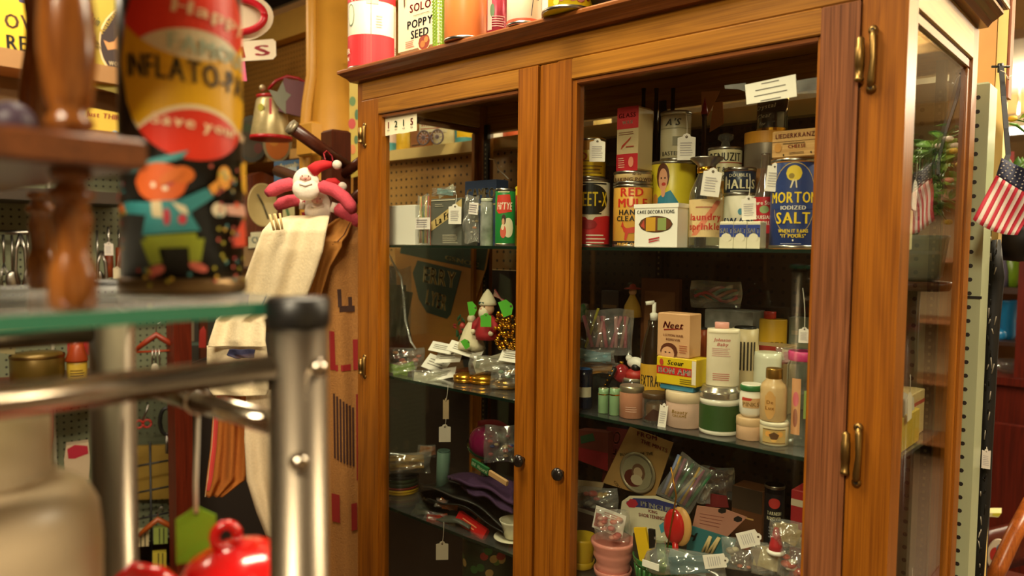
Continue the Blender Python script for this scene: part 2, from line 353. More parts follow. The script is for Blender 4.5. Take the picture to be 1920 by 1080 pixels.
# orange-tan post behind the upright; its lit side painted as a pale yellow block
for nm, a, b, m, lb in (('post', (1.15, .66, 0), (1.188, .70, CEIL), '#d09a54', 'square orange-tan post rising behind the sage upright'), ('post', (1.189, .662, 0), (1.206, .70, CEIL), '#ecc978', 'pale yellow block added as the lit side of the orange-tan post')):
    tag(MB().box(a, b, M(m, .5), bev=.003).build(nm), lb, 'post')
tag(MB().box((1.2065, .665, 1.83), (1.211, .70, CEIL), M('#8a4a22', .5)).build('trim_strip'), 'narrow reddish brown strip hanging beside the pale yellow block', 'strip')
# ================================================================ cabinet
W_, D_ = 1.2, .434
CZ = 1.912
cab = empty('display_cabinet', 'tall oak and glass display cabinet with two doors, full of old tins and trinkets', 'cabinet', (0, 0, 0))
def frame_piece(name, a, b, m, bev=.002, parent=None, **k): return MB().box(a, b, m, bev=bev).build(name, parent or cab, **k)
frame_piece('corner_post', (1.142, 0, .10), (1.2, .046, CZ), OZ, .004); frame_piece('corner_post', (0, 0, .10), (.018, .04, CZ), OZ, .003)
frame_piece('corner_post', (0, .395, .10), (.035, D_, CZ), OZ); frame_piece('corner_post', (1.165, .395, .10), (1.2, D_, CZ), OZ)
frame_piece('center_post', (.569, .001, .40), (.611, .03, 1.867), OZ)
frame_piece('front_rail', (.018, .0, 1.868), (1.142, .025, CZ), OX); frame_piece('front_rail', (.018, 0, .10), (1.142, .025, .40), OX)
frame_piece('back_rail', (.035, .41, 1.84), (1.165, D_, CZ), OX); frame_piece('back_rail', (.035, .41, .10), (1.165, D_, .40), OX)
for x0, x1 in ((0, .02), (1.18, 1.2)):
    frame_piece('side_rail', (x0, .046, 1.854), (x1, .395, CZ), OY); frame_piece('side_rail', (x0, .046, .10), (x1, .395, .40), OY)
    xi = x0+.004 if x0 > 1 else x0
    mb = MB()
    for a, b in (((x0+.005, .046, 1.838), (x1-.004, .395, 1.854)), ((x0+.005, .046, .40), (x1-.004, .395, .414)), ((x0+.005, .046, .414), (x1-.004, .058, 1.838)), ((x0+.005, .379, .414), (x1-.004, .395, 1.838))): mb.box(a, b, DY if a[2] > 1 else OZ, bev=.002)
    mb.build('glazing_bead', cab)
    MB().box((x0+.0085, .05, .41), (x0+.0115, .39, 1.845), GLASS).build('side_glass', cab)
MB().box((.03, .421, .40), (1.17, .424, 1.845), GLASS).build('back_glass', cab)
frame_piece('bottom_panel', (.018, .025, .40), (1.182, .41, .42), OX)
frame_piece('top_board', (.0, .0, CZ), (1.2, D_, CZ+.012), OX)
# cornice with a cove profile on three sides
prof = [(0, 0), (.013, 0), (.015, .003), (.019, .008), (.027, .013), (.030, .016), (.033, .0175), (.035, .019), (.035, .024), (.033, .027), (0, .028)]
def cornice():
    mb = MB(); path = [((0, D_), (-1, 0)), ((0, 0), (-1, -1)), ((1.2, 0), (1, -1)), ((1.2, D_), (1, 0))]
    vs = []; n = len(prof)
    for (x, y), (ox, oy) in path: vs += [(x+ox*o, y+oy*o, CZ+.0005+h) for o, h in prof]
    for k in range(3):
        fs = [(k*n+i, (k+1)*n+i, (k+1)*n+(i+1) % n, k*n+(i+1) % n) for i in range(n)]
        mb.add(vs if k == 0 else [], fs if k == 0 else [], DX)
        if k: 
            i0 = mb.mi(DX if k == 1 else DY)
            for f in fs: mb.f.append(list(f)); mb.m.append(i0); mb.sm.append(False)
    mb.box((.002, .0, CZ+.012), (1.198, D_, CZ+.0285), DX)
    return mb.build('cornice', cab)
cornice()
TOPZ = CZ+.0288
for x in (.04, 1.16):
    for y in (.04, .39): MB().lathe([(.02, 0), (.026, .05), (.018, .09), (.03, .1)], OZ, 16, (x, y, 0)).build('foot', cab)
def door(x0, x1, sl, sr, hx, label):
    d = empty('door', None, None); d.parent = cab; d['label'] = label
    zb, zt = .405, 1.8665; ol, orr = x0+sl, x1-sr; dz = DZ if x0 > .5 else OZ
    P = lambda n, a, b, m: MB().box(a, b, m, bev=.0018).build(n, d)
    y0, y1 = -.004, .022
    P('stile', (x0, y0, zb), (ol, y1, zt), OZ); P('stile', (orr, y0, zb), (x1, y1, zt), dz)
    P('rail', (ol, y0, 1.829), (orr, y1, zt), OX); P('rail', (ol, y0, zb), (orr, y1, .47), OX)
    mb = MB(); e = .009
    mb.box((ol, y0+.004, .47), (ol+e, y1, 1.829), OZ, bev=.002); mb.box((orr-e*.6, y0+.006, .47), (orr, y1, 1.829), OZ, bev=.002)
    mb.box((ol+e, y0+.004, 1.829-e), (orr-e*.6, y1, 1.829), DX, bev=.002); mb.box((ol+e, y0+.004, .47), (orr-e*.6, y1, .47+e), OX, bev=.002)
    mb.build('glazing_bead', d)
    MB().box((ol+.003, .010, .472), (orr-.003, .013, 1.827), GLASS).build('glass_pane', d)
    return d
dl = door(.0195, .5665, .0645, .0485, .02, 'left door with a narrow stile')
dr = door(.6135, 1.1405, .0335, .0525, 1.14, 'right door with darker rippled grain on the hinge stile')
def hinge(x, z, par, h=.10, s=1):
    mb = MB(); T = Matrix.Translation((x, -.006, z))
    k = h/.1
    mb.lathe([(.003, -.037*k), (.0062, -.034*k), (.0062, -.030*k), (.0054, -.029*k), (.0056, -.012*k), (.0064, -.011*k), (.0064, .02*k), (.0054, .022*k), (.0056, .034*k), (.003, .038*k)], BRASS, 16, T=T@Matrix.Translation((-.004*s, -.004, 0)))
    mb.tube([(x+.010*s, -.004, z-.047*k), (x+.011*s, -.0075, z-.035*k), (x+.013*s, -.008, z), (x+.012*s, -.0075, z+.035*k), (x+.011*s, -.004, z+.047*k)], [.0045, .0055, .0042, .0055, .0045], BRASS, 8)
    for q in (-1, 1): mb.lathe([(.0062, 0), (.0062, .003), (.003, .005)], BRASS, 14, T=Matrix.Translation((x+.0105*s, -.003, z+q*.047*k))@Matrix.Rotation(pi/2, 4, 'X'))
    o = mb.build('hinge', par)
    for q in (-1, 1): MB().lathe([(.0022, 0), (.0022, .0008)], BLACK, 10, T=Matrix.Translation((x+.0105*s, -.0078, z+q*.047*k))@Matrix.Rotation(pi/2, 4, 'X')).build('screw', o)
for px, py in ((1622, 114), (1595, 849)): hinge(hitY(px, py, 0).x, hitY(px, py, 0).z, dr, .082)
for px, py in ((682, 255), (682, 686)): p = hitY(px, py, 0); hinge(p.x+.004, p.z, dl, .05, .6)
for (px, py), par in (((976, 863), dl), ((1049, 888), dr)):
    p = hitY(px, py, -.012)
    MB().lathe([(.005, 0), (.005, .008), (.010, .010), (.0125, .015), (.011, .020), (.004, .022)], M('#1b1714', .22), 20, T=Matrix.Translation((p.x, -.003, p.z))@Matrix.Rotation(pi/2, 4, 'X')).build('knob', par)
SH = (1.527, 1.214, .894)
for z in SH:
    MB().box((.022, .032, z-.006), (1.178, .414, z), SHELFGLASS).build('glass_shelf', cab)
    MB().box((.022, .0300, z-.0058), (1.178, .0318, z-.0002), M('#15251c', .15)).build('shelf_edge', cab)
DKM = M('#2a241c', .45, .6)
for x, y in ((.042, .40), (1.152, .40), (.59, .408)):
    mb = MB(); mb.box((x-.008, y-.004, .42), (x+.008, y+.006, 1.86), DKM)
    MSL = M('#7a6c50', .4, .6)
    for k in range(110): mb.box((x-.002, y-.0048, .44+k*.0125), (x+.002, y-.0040, .445+k*.0125), MSL)
    mb.build('shelf_standard', cab)
# ================================================================ small-item helpers
def price_tag(label, px, py, wpx, hpx, Y, to=None, color='#efe9e0', tilt=0., group=None, name='price_tag', yaw=None, d=None, curl=0.):
    p = at(px, py, d) if d else hitY(px, py, Y); k = fwd(p)/F_PX; w_, h = wpx*k, hpx*k
    o = empty(name, label, 'tag', p, group=group, rot=Euler((0, tilt, facing(p) if yaw is None else yaw)))
    c = w_*.28; n = 10
    pts = [(-w_/2, -h/2), (w_/2, -h/2), (w_/2, h/2-c*.9), (w_/2-c, h/2-.12*h), (w_*.18, h/2-.05*h), (0, h/2), (-w_*.18, h/2-.05*h), (-w_/2+c, h/2-.12*h), (-w_/2, h/2-c*.9)]
    MB().prism(pts, -.0005, .0005, M(color, .7, var=.03)).build('card', o)
    MB().lathe([(w_*.05, 0), (w_*.075, .0004), (w_*.05, .0008)], M('#5a4a38', .6), 12, T=Matrix.Translation((0, -.0006, h*.36))@Matrix.Rotation(pi/2, 4, 'X')).build('eyelet', o)
    if color[1] in 'ef' and color[3] in 'def':
        s = Skin(w_, h, None, .0005); s.do([('l', -.7, .7, -.36, .18, 6, M('#b4aeb2', .8))]); s.mb.build('handwriting', o)
    if to is not None:
        q = (to if isinstance(to, V) else hitY(to[0], to[1], to[2] if len(to) > 2 else Y+.01)); a = V((0, 0, h*.36)); o.rotation_mode = 'XYZ'
        R_ = Euler((0, tilt, facing(p) if yaw is None else yaw)).to_matrix(); b = R_.inverted()@(q-p)
        m_ = (a+b)/2+V((.05*(b-a).length, -.001, -.02*(b-a).length)); st = []
        for i in range(9):
            t = i/8; st.append(a*(1-t)**2+m_*2*t*(1-t)+b*t*t+V((0, -.0015, 0)))
        MB().tube(st, .0006, STRING, 5).build('string', o)
    return o
def flat_card(name, label, cat, pts_px, Y, color, thick=.0012, prints=(), tiltY=0., d=None, group=None, slope=0.):
    """a stiff card or leaning board: outline in pixels on the plane Y (leaning back by slope metres per metre of height)"""
    P3 = []
    zlo = None
    for px, py in pts_px:
        p = hitY(px, py, Y); zlo = p.z if zlo is None else min(zlo, p.z); P3.append(p)
    Q = []
    for (px, py) in pts_px:
        r = ray(px, py); t = (Y-slope*zlo-CAM.y+slope*CAM.z)/(r.y-slope*r.z); Q.append(CAM+r*t)
    c = sum(Q, V())/len(Q); o = empty(name, label, cat, c, group=group)
    n = V((0, -1, slope)).normalized(); ux = V((1, 0, 0)); uz = n.cross(ux)*-1
    uz = ux.cross(n)*-1 if (ux.cross(n)*-1).z > 0 else ux.cross(n)
    T = Matrix((( ux.x, -n.x, uz.x, 0), (ux.y, -n.y, uz.y, 0), (ux.z, -n.z, uz.z, 0), (0, 0, 0, 1)))
    o.matrix_world = Matrix.Translation(c)@T
    L2 = [((q-c).dot(ux), (q-c).dot(uz)) for q in Q]
    MB().prism(L2, -thick/2, thick/2, M(color, .6) if isinstance(color, str) else color).build('board', o)
    if prints:
        s = Skin(1, 1, None, thick/2); s.do([tuple(q) for q in prints]) if not callable(prints) else prints(s, Q, c, ux, uz)
        s.mb.build('printing', o)
    return o, T, c
def loc2(c, px, py, Y, slope=0., ux=None):  # pixel -> local coordinates on an upright card
    p = hitY(px, py, Y); return ((p-c).x, (p-c).z)
def bag(name, label, cat, px, py, wpx, hpx, Y, thick=.02, tilt=0., lean=0., mat=PLASTIC, group=None, d=None, seed=1, filling=None, yaw=None, flatz=None):
    """crumpled see-through packet"""
    p = at(px, py, d) if d else hitY(px, py, Y); k = fwd(p)/F_PX; w_, h = wpx*k, hpx*k; rnd = random.Random(seed)
    o = empty(name, label, cat, p, group=group, rot=Euler((lean, tilt, facing(p) if yaw is None else yaw), 'XYZ'))
    ph = [rnd.uniform(0, 6) for _ in range(6)]
    def fn(sg):
        def f(u, v):
            e = (1-(2*u-1)**4)*(1-(2*v-1)**4)
            y = sg*(thick/2*e+.0008)+.0035*e*(sin(9*u+ph[0]+5*v)+sin(14*v+ph[1]-6*u))+.002*sin(23*u+ph[2])*e
            return ((u-.5)*w_*(1+.04*sin(5*v+ph[3])), y, (v-.5)*h*(1+.05*sin(6*u+ph[4])))
        return f
    mb = MB(); mb.grid(fn(-1), 16, 14, mat); mb.grid(fn(1), 16, 14, mat); mb.build('plastic_sleeve', o)
    if filling: filling(o, w_, h, rnd)
    return o
def blobs(cols, n, r0, r1, name='candy', sz=.6):
    def f(o, w_, h, rnd):
        for i in range(n):
            MB().ball((rnd.uniform(-.36, .36)*w_, rnd.uniform(-.003, .003), rnd.uniform(-.40, .3)*h), rnd.uniform(r0, r1), M(cols[i % len(cols)], .4), 10, 6, sz=sz).build(name, o)
    return f
def sticks(cols, n, r, name='stick', ln=.8, spread=.5):
    def f(o, w_, h, rnd):
        for i in range(n):
            x = (-.4+.8*(i+.5)/n)*w_; a = rnd.uniform(-spread, spread)*w_*.4
            MB().tube([(x, 0, -h*ln/2), (x+a, .001, h*ln/2)], r, M(cols[i % len(cols)], .45), 8).build(name, o)
    return f
def slabs(cols, n, name='insert'):
    def f(o, w_, h, rnd):
        for i in range(n):
            a = rnd.uniform(-.4, .4); T = Matrix.Translation((rnd.uniform(-.15, .15)*w_, (i-n/2)*.0022, rnd.uniform(-.1, .1)*h))@Matrix.Rotation(a, 4, 'Y')
            MB().box((-w_*.33, -.0008, -h*.33), (w_*.33, .0008, h*.33), M(cols[i % len(cols)], .6), T).build(name, o)
    return f
def zz(px, py, Y): return hitY(px, py, Y).z
S1, S2, S3 = SH
JAR = [(.93, 0), (1, .02), (1, .80), (.97, .84), (.90, .86), (.90, 1)]
BOTTLE = [(.9, 0), (1, .02), (1, .60), (.92, .68), (.55, .80), (.42, .86), (.40, .97), (.46, 1)]
TINC = STEEL
# ================================================================ on top of the cabinet
E_ = TOPZ+.0002
def toptin():
    o, R, H = round_item('tall_tin', 'tall red and white striped tin at the left end of the cabinet top', 'tin', 697, -70, 88, .03, E_, M('#ece2cc', .3), sy=.85, rim=True, turn=.0, prints=[
        ('r', -1.45, 1.5, 0, .30, '#d8262c'), ('r', -1.45, -.82, .02, .26, '#c81f28'), ('r', -1.45, 1.5, .60, 1, '#d8262c'), ('r', -.95, -.72, .6, 1, '#efe4cc'), ('r', -.35, -.15, .6, 1, '#efe4cc'),
        ('r', -.22, .28, .57, .72, '#d9cba4'), ('e', -1.0, .48, .22, .10, '#5c7a5c'), ('e', -1.0, .48, .19, .088, '#e6dec0'), ('r', -.035, -.015, 0, .60, '#6a5648'), ('r', 1.18, 1.5, .0, .60, '#d8c8ac'), ('r', 1.18, 1.5, .0, .05, '#d8262c'),
        ('l', 1.2, 1.45, .06, .22, 8, M('#8a7a6a')), ('t', 'ER', -1.2, .16, .05, '#efe4cc'), ('t', 'N', -1.2, .09, .04, '#efe4cc'), ('l', .18, .48, .36, .48, 5, M('#a8a4b4'))])
toptin()
box = box_item('poppy_seed_tin', 'cream tin of poppy seed filling on the cabinet top', 'tin', 747, 823, -60, -.015, E_, .055, M('#e8d9b4', .35), bev=.012, prints=[
    ('t', 'SOLO', .12, .55, .10, '#c42a26', .6), ('t', 'POPPY', .10, .36, .10, '#1c2036', .8), ('t', 'SEED', .10, .235, .10, '#1c2036', .62), ('e', .30, .11, .32, .10, '#e8d9a8'), ('e', .32, .11, .28, .088, '#8e3416'), ('e', .25, .09, .12, .04, '#b8702c'), ('e', .42, .135, .10, .035, '#c8823a'),
    ('l', -.6, -.15, .08, .17, 4, M('#b04a30')), ('l', -.2, .6, .44, .46, 1, M('#6a5a40')), ('p', [(-.75, 1), (-.68, .58), (-.62, .6), (-.64, 1)], '#6a4520')])
# pebbled green glass vase
p = hitY(826, 40, .0); R = .0185; o = empty('glass_vase', 'pebbled light green glass vase between the poppy seed tin and orange tin', 'vase', (p.x, .0, E_))
mb = MB(); GG = M('#7e9c34', .12, 0, .25, 60, coat=.6)
mb.grid(lambda u, v: ((R*(.9+.16*v)+.0012*sin(u*2*pi*9+(v*22//1 % 2)*pi)*sin(v*pi*22))*cos(2*pi*u), (R*(.9+.16*v)+.0012*sin(u*2*pi*9+(v*22//1 % 2)*pi)*sin(v*pi*22))*sin(2*pi*u), v*.15), 60, 66, GG); mb.lathe([(.001, 0), (R*.9, 0)], GG, 24, cap=False); mb.build('vase_body', o)
round_item('orange_tin', 'plain orange tea tin with faint script on the cabinet top', 'tin', 874, -90, 80, .0, E_, M('#e38444', .35), rim=True, prints=[('t', 'Tea', .35, .58, .07, '#9a4420', .5, .25), ('t', 'of', -.2, .66, .05, '#9a4420', .3, .25)])
round_item('small_tin', 'small dark pink foil tin between orange and white tins', 'tin', 932, -20, 38, .006, E_, M('#a03040', .3, .35, .3, 60), prints=[('r', -1.1, -.5, .1, .9, '#c4a494'), ('e', -.45, .5, .25, .14, '#58704c'), ('l', -.5, .9, .15, .4, 5, M('#c89a90'))])
round_item('white_tin', 'white tin with red and black line drawing on the cabinet top', 'tin', 984, -70, 66, -.002, E_, M('#e9dfc6', .35), rim=True, prints=[('r', -1.5, 1.5, 0, .085, '#d05030'), ('p', [(.0, .75), (.95, .55), (.95, .75)], '#d0341e'), ('t', 'HER', .5, .66, .05, '#efe4cc', .4), ('p', [(.1, .6), (.5, .38), (.52, .40), (.14, .62)], '#3a2c44'), ('p', [(.5, .38), (.9, .37), (.9, .39), (.5, .40)], '#3a2c44'), ('p', [(.5, .4), (.38, .12), (.42, .12), (.53, .38)], '#3a2c44')])
round_item('nut_tin', 'bright yellow tin with printed nuts near middle of cabinet top', 'tin', 1066, -90, 96, -.012, E_, M('#e6cc1c', .3), rim=True, prints=[('r', -1.5, -.85, 0, 1, '#d8d2c0'), ('e', -.5, .22, .18, .09, '#8a4a24'), ('e', -.25, .18, .17, .08, '#a86038'), ('e', -.05, .24, .17, .12, '#7e3a1c'), ('e', .18, .25, .24, .15, '#a0583a'), ('e', .22, .28, .15, .09, '#d8a890'), ('e', .5, .16, .2, .07, '#94462a'), ('e', .85, .25, .15, .12, '#7c3218'), ('e', -.45, .1, .12, .05, '#d8cc40')])
p = hitY(1150, 0, -.0); o = empty('iron_skillet', 'black round pan edge right of the yellow nut tin', 'pan', (p.x, .035, E_)); MB().lathe([(.045, 0), (.06, .02), (.062, .022), (.056, .02), (.04, .004), (.001, .003)], BLACK, 32, cap=False).build('pan_body', o); MB().box((.06, -.008, .016), (.12, .008, .022), BLACK).build('handle', o)
p = hitX(1858, 14, 1.20); o = empty('maroon_box', 'dark maroon metal box on the back right corner of cabinet top', 'box', (1.165, .375, E_))
MB().box((0, 0, 0), (.075, .075, .11), M('#5a2026', .4), bev=.003).build('box_body', o); MB().box((-.001, -.001, .001), (.076, .076, .006), M('#b8a48c', .4)).build('bottom_trim', o)
# ================================================================ upper shelf behind the left door
o, _, _ = box_item('white_box', 'plain open white cardboard box at left of the top shelf', 'box', 727, 779, 385, .06, S1, .05, CARD)
mb = MB(); 
for s in (-1, 1):
    mb.lathe([(.010, -.002), (.013, 0), (.010, .002)], BLACK, 16, T=Matrix.Translation((s*.012, 0, .012))@Matrix.Rotation(pi/2, 4, 'X'), cap=False); mb.tube([(s*.008, 0, 0), (-s*.004, 0, -.04)], .003, BLACK)
p = hitY(742, 372, .15); o = empty('scissors', 'black handled scissors standing behind the white box', 'scissors', (p.x, .14, S1+.075)); mb.build('handles', o); MB().tube([(0, 0, -.03), (.002, 0, -.074)], .003, STEEL).build('blades', o)
p = hitY(790, 360, .12); o = empty('black_knob_tin', 'small round black lidded jar behind the matchsticks', 'jar', (p.x, .16, S1)); MB().lathe([(.016, 0), (.017, .07), (.012, .074)], M('#cfc8b4'), 20).build('jar_body', o); MB().lathe([(.019, .073), (.019, .08), (.012, .088), (.004, .090)], BLACK, 20).build('lid', o)
bag('match_bundle', 'clear box of coloured long matchsticks with white price label', 'matches', 794, 412, 32, 92, .05, .010, filling=sticks(['#d8c060', '#c03a2a', '#e0cc80', '#3a7a3a', '#c8a050'], 7, .0014, 'matchstick', .95, .3), yaw=0)
s = Skin(.035, .024, None, .001)
def sticker(label, px, py, wpx, hpx, Y, rz=0., lines=4, color='#efe6e2', tilt=0):
    p = hitY(px, py, Y); k = fwd(p)/F_PX; a = hitY(px-wpx/2, py, Y).x; b = hitY(px+wpx/2, py, Y).x; w_ = b-a; h = hpx*k
    o = empty('price_sticker', label, 'label', p, rot=Euler((0, tilt, rz)))
    MB().box((-w_/2, -.0006, -h/2), (w_/2, .0002, h/2), M(color, .7)).build('card', o)
    s = Skin(w_, h, None, .0006); s.do([('l', -.85, .85, -.38, .38, lines, M('#8a7f8c', .8))]); s.mb.build('handwriting', o); return o
sticker('white price label on the coloured matchsticks', 793, 419, 27, 22, .042)
box_item('stocking_box', 'slate grey carton with a slanted cream name band', 'box', 808, 866, 372, .055, S1, .05, M('#5d5d54', .6), lid=None, prints=[('p', [(-1, .30), (-1, .50), (1, .98), (1, .76)], '#c8ae72'), ('t', 'La Fra', -.15, .60, .15, '#1d1c16', .85, .3, .42), ('l', -.2, .8, .04, .24, 5, M('#b8b09c')), ('r', -.95, .6, .955, .975, '#d8d0b8'), ('l', -.7, -.1, .82, .9, 2, M('#b8b09c')), ('r', -1, -.97, 0, 1, '#b8542a')])
price_tag('white string tag hanging over the slate grey carton', 853, 401, 24, 38, .040, (856, 365, .05))
bag('blue_packet', 'pale blue printed packet lying flat above the slate carton', 'packet', 832, 359, 66, 16, .10, .012, filling=slabs(['#8fb0b0', '#c8c0a8'], 2), yaw=0)
bag('trinket_bag', 'clear bag of small trinkets with a white label, beside the green bottle', 'bag', 885, 411, 38, 88, .055, .02, seed=4, filling=blobs(['#b8a060', '#d8d0c0', '#7a6a50', '#c87a40'], 9, .003, .006, 'trinket'), yaw=0)
sticker('white paper label on the bag of small trinkets', 888, 391, 17, 22, .038, tilt=.1)
box_item('cameo_box', 'blue carton with large cream capitals behind the trinket bag', 'box', 872, 931, 338, .16, S1, .04, M('#3c4c6c', .5), prints=[('t', 'CAMEO', .02, .80, .17, '#d8b878', .9), ('r', -1, 1, .62, .64, '#d8b878')])
round_item('green_bottle', 'clear bottle of green liquid beside the red and green tin', 'bottle', 913, 372, 24, .065, S1, glass('green_liquid', (.35, .62, .18), haze=.3, base=.08, rough=.05, power=3), prof=[(.95, 0), (1, .02), (1, .9), (.8, .95), (.8, 1)], lid=(.93, 1.0, .95, M('#c8ccb8', .3)))
round_item('green_dye_tin', 'green tin with red banner and a seated woman printed on front', 'tin', 948, 354, 38, .06, S1, M('#24803a', .35), rim=True, sy=.6, prints=[('p', [(-1, .62), (-.9, .88), (.45, .90), (.7, .60), (-.7, .56)], '#d03a26'), ('t', "Hi'TYE", -.1, .70, .13, '#f0e8d0', .75, .2), ('l', -.8, .6, .92, .96, 1, M('#e8e0b0')), ('e', .3, .32, .55, .17, '#dcd4b0'), ('e', -.15, .46, .22, .09, '#3a1d12'), ('e', -.2, .42, .13, .06, '#d8a078'), ('e', -.2, .25, .3, .11, '#cf5a42'), ('e', -.25, .33, .15, .05, '#e8d0b0'), ('l', -.9, -.2, .02, .06, 1, M('#e8e0b0'))])
box_item('yellow_carton', 'narrow yellow and red carton at the right end of the left top shelf', 'box', 966, 985, 349, .10, S1, .03, M('#d8c020', .5), prints=[('r', -1, -.5, .35, .85, '#c8402a'), ('e', .2, .8, .4, .05, '#48702a')])
# covered wagon ornament
p = hitY(813, 240, .405); o = empty('wagon_ornament', 'covered wagon shaped tin ornament with two spoked wheels', 'ornament', p, rot=Euler((0, 0, .25))); o.scale = (1.15, .8, 1.15)
WG = M('#c9c0a0', .4); mb = MB(); mb.prism([(-.034, -.012), (-.036, .02), (-.030, .032), (-.01, .036), (.012, .036), (.030, .032), (.036, .02), (.032, -.012)], -.02, .02, WG); mb.build('wagon_cover', o)
s = Skin(.07, .05, None, .02); s.z0 = -.012; s.do([('t', 'WAGON', 0, .42, .26, '#a02c22', .85), ('t', 'STATION', 0, .80, .16, '#a02c22', .6), ('r', -.9, .9, .16, .20, '#a02c22')]); s.mb.build('printing', o)
for x in (-.020, .022):
    mb = MB(); T = Matrix.Translation((x, -.024, -.026))@Matrix.Rotation(pi/2, 4, 'X'); mb.lathe([(.0165, -.002), (.020, -.002), (.020, .002), (.0165, .002), (.0165, -.002)], M('#5a4a52', .4), 24, T=T, cap=False); mb.lathe([(.005, -.003), (.005, .003)], M('#5a4a52', .4), 12, T=T)
    for k in range(10): a = k*pi/5; mb.tube([(x, -.024, -.026), (x+.018*cos(a), -.024, -.026+.018*sin(a))], .0012, M('#9a8a90', .4), 5)
    mb.build('wheel', o)
MB().tube([(0, .018, -.005), (.0, .035, -.001), (0, .055, -.002)], .001, STEEL, 5).build('hook', o)
# numbered sticker on the left door glass: four little paper squares
p = hitY(751, 233, .008); o = empty('number_label', 'cream paper number label 1215 inside the corner of left door glass', 'label', (p.x, .0085, p.z), rot=Euler((0, -.0, 0)))
a = (hitY(773, 232, .008).x-hitY(715, 232, .008).x); mb = MB(); h = .042
for i in range(4): mb.box((-a/2+i*a/4, -.0004-.0001*i, -h/2+.001*(i % 2)), (-a/2+(i+1)*a/4+.0006, .0002, h/2+.001*(i % 2)), M('#ece4c0', .7))
mb.build('paper', o)
s = Skin(a, h, None, .001); s.do([('t', '1', -.76, .06, .36, '#b03028'), ('t', '2', -.27, .06, .36, '#2c5a30'), ('t', '1', .22, .06, .36, '#2c5a30'), ('t', '5', .73, .06, .36, '#b03028')]+[('r', q-.08, q+.08, -.26, -.22, '#9a9480') for q in (-.76, -.27, .22, .73)]); s.mb.z = 0; s.mb.build('printed_digits', o)
p = hitY(905, 300, .3); MB_ = MB().tube([hitY(918, 298, .32), hitY(928, 300, .3), hitY(934, 318, .28), hitY(944, 326, .25), hitY(953, 335, .22)], .0012, STRING, 6); tag(MB_.build('string'), 'loose white string hanging in front of the slotted metal strip', 'string')
# ---- tins on the gondola shelf seen through the left glass
GZ = 1.8325
round_item('teal_tin', 'pale pink and teal tin farthest left on the pegboard shelf', 'tin', 734, 240, 20, .50, GZ, M('#d8b8a8', .4), prints=[('r', -1.5, 1.5, 0, .4, '#3a8a90')])
round_item('yellow_tin', 'yellow tin on the pegboard shelf under the number label', 'tin', 756, 238, 26, .50, GZ, M('#cfa428', .4), rim=True)
box_item('wooden_tea_box', 'small brown wooden box on the pegboard shelf behind the wagon ornament', 'box', 770, 792, 246, .47, GZ, .05, M('#8a5228', .5), prints=[('l', -.8, .8, .1, .3, 1, BLACK)])
round_item('cream_tin', 'cream tin behind the wagon ornament on the pegboard shelf', 'tin', 832, 205, 40, .53, GZ, M('#b8ac80', .4), rim=True)
round_item('yellow_teal_tin', 'yellow tin with teal base band on the pegboard shelf', 'tin', 872, 215, 38, .51, GZ, M('#d4a81c', .4), prints=[('r', -1.6, 1.6, 0, .22, '#3a7d84'), ('r', -1.6, -.9, .2, 1, '#3a7d84')])
box_item('white_carton', 'white carton with red letters on the pegboard shelf', 'box', 891, 922, 215, .48, GZ, .05, CARD, prints=[('t', 'BARBARS', 0, .22, .16, '#a82c28', .9), ('l', -.8, .8, .5, .8, 3, M('#b06060'))])
for i, (px, c, lb) in enumerate(((960, '#b8502c', 'rust red tin on the pegboard shelf behind the middle posts'), (1130, '#c8b070', 'buff tin on the pegboard shelf behind the sprayer tins'))):
    round_item('shelf_tin', lb, 'tin', px, 205, 34, .55, GZ, M(c, .4), rim=True)
# ================================================================ upper shelf behind the right door
o, R, H = round_item('cleaner_tin', 'red and white round tin with a black oval reading EET-X', 'tin', 1108, 338, 72, .10, S1, M('#ded5bc', .35), rim=True, prints=[('r', -1.5, 1.5, 0, .46, '#c8202a'), ('p', [(-.9, .46), (.9, .46), (.25, .44), (0, .36), (-.25, .44)], '#ded5bc'), ('e', 0, .70, 1.0, .22, '#14130f'), ('t', 'WEET-X', 0, .71, .22, '#dcc01c', .93), ('l', -.9, .9, .90, .96, 1, BLACK), ('l', -.9, .9, .46, .52, 1, BLACK), ('l', -.2, .9, .04, .20, 3, M('#efe0d0')), ('e', -.1, .33, .45, .07, '#9c1820')])
zt = S1+H
round_item('yellow_polish_tin', 'yellow tin stacked on the red and black oval tin', 'tin', 1106, 262, 60, .10, zt+.0004, M('#e0bc1c', .35), rim=True, prints=[('r', -1.5, 1.5, .70, 1, '#c88a1c'), ('l', -.4, .95, .1, .35, 3, M('#8a6a10')), ('t', 'O', -.4, .55, .2, '#b85a18'), ('r', -1.5, 1.5, .42, .45, '#8a6a10')])
price_tag('white tag hanging in front of the stacked yellow tin', 1120, 281, 29, 44, .055, (1122, 262, .075))
o, R, H = round_item('hand_cleaner_tin', 'red and yellow hand cleaner tin with a mule drawing', 'tin', 1187, 348, 72, .125, S1, M('#d8a040', .35), rim=True, prints=[('r', -1.5, 1.5, .0, .10, '#241812'), ('t', 'RED', -.05, .88, .14, '#cc2c1c', .75), ('t', 'MULE', .0, .71, .14, '#cc2c1c', .95), ('t', 'HAND', -.15, .56, .085, '#1c1814', .7), ('t', 'CLEANER', 0, .46, .085, '#1c1814', 1.0), ('t', 'PRIDE OF DIRT', 0, .05, .05, '#d8a040', 1.0),
    ('p', [(-.55, .34), (-.5, .36), (-.3, .30), (.2, .33), (.55, .32), (.8, .40), (.75, .30), (.45, .24), (-.3, .22), (-.5, .26)], '#c03a28'), ('p', [(-.35, .26), (-.15, .26), (-.3, .11), (-.4, .12)], '#c03a28'), ('p', [(.2, .26), (.4, .26), (.2, .11), (.12, .12)], '#c03a28'), ('p', [(-.6, .32), (-.5, .42), (-.42, .34)], '#c03a28')])
z1 = S1+H
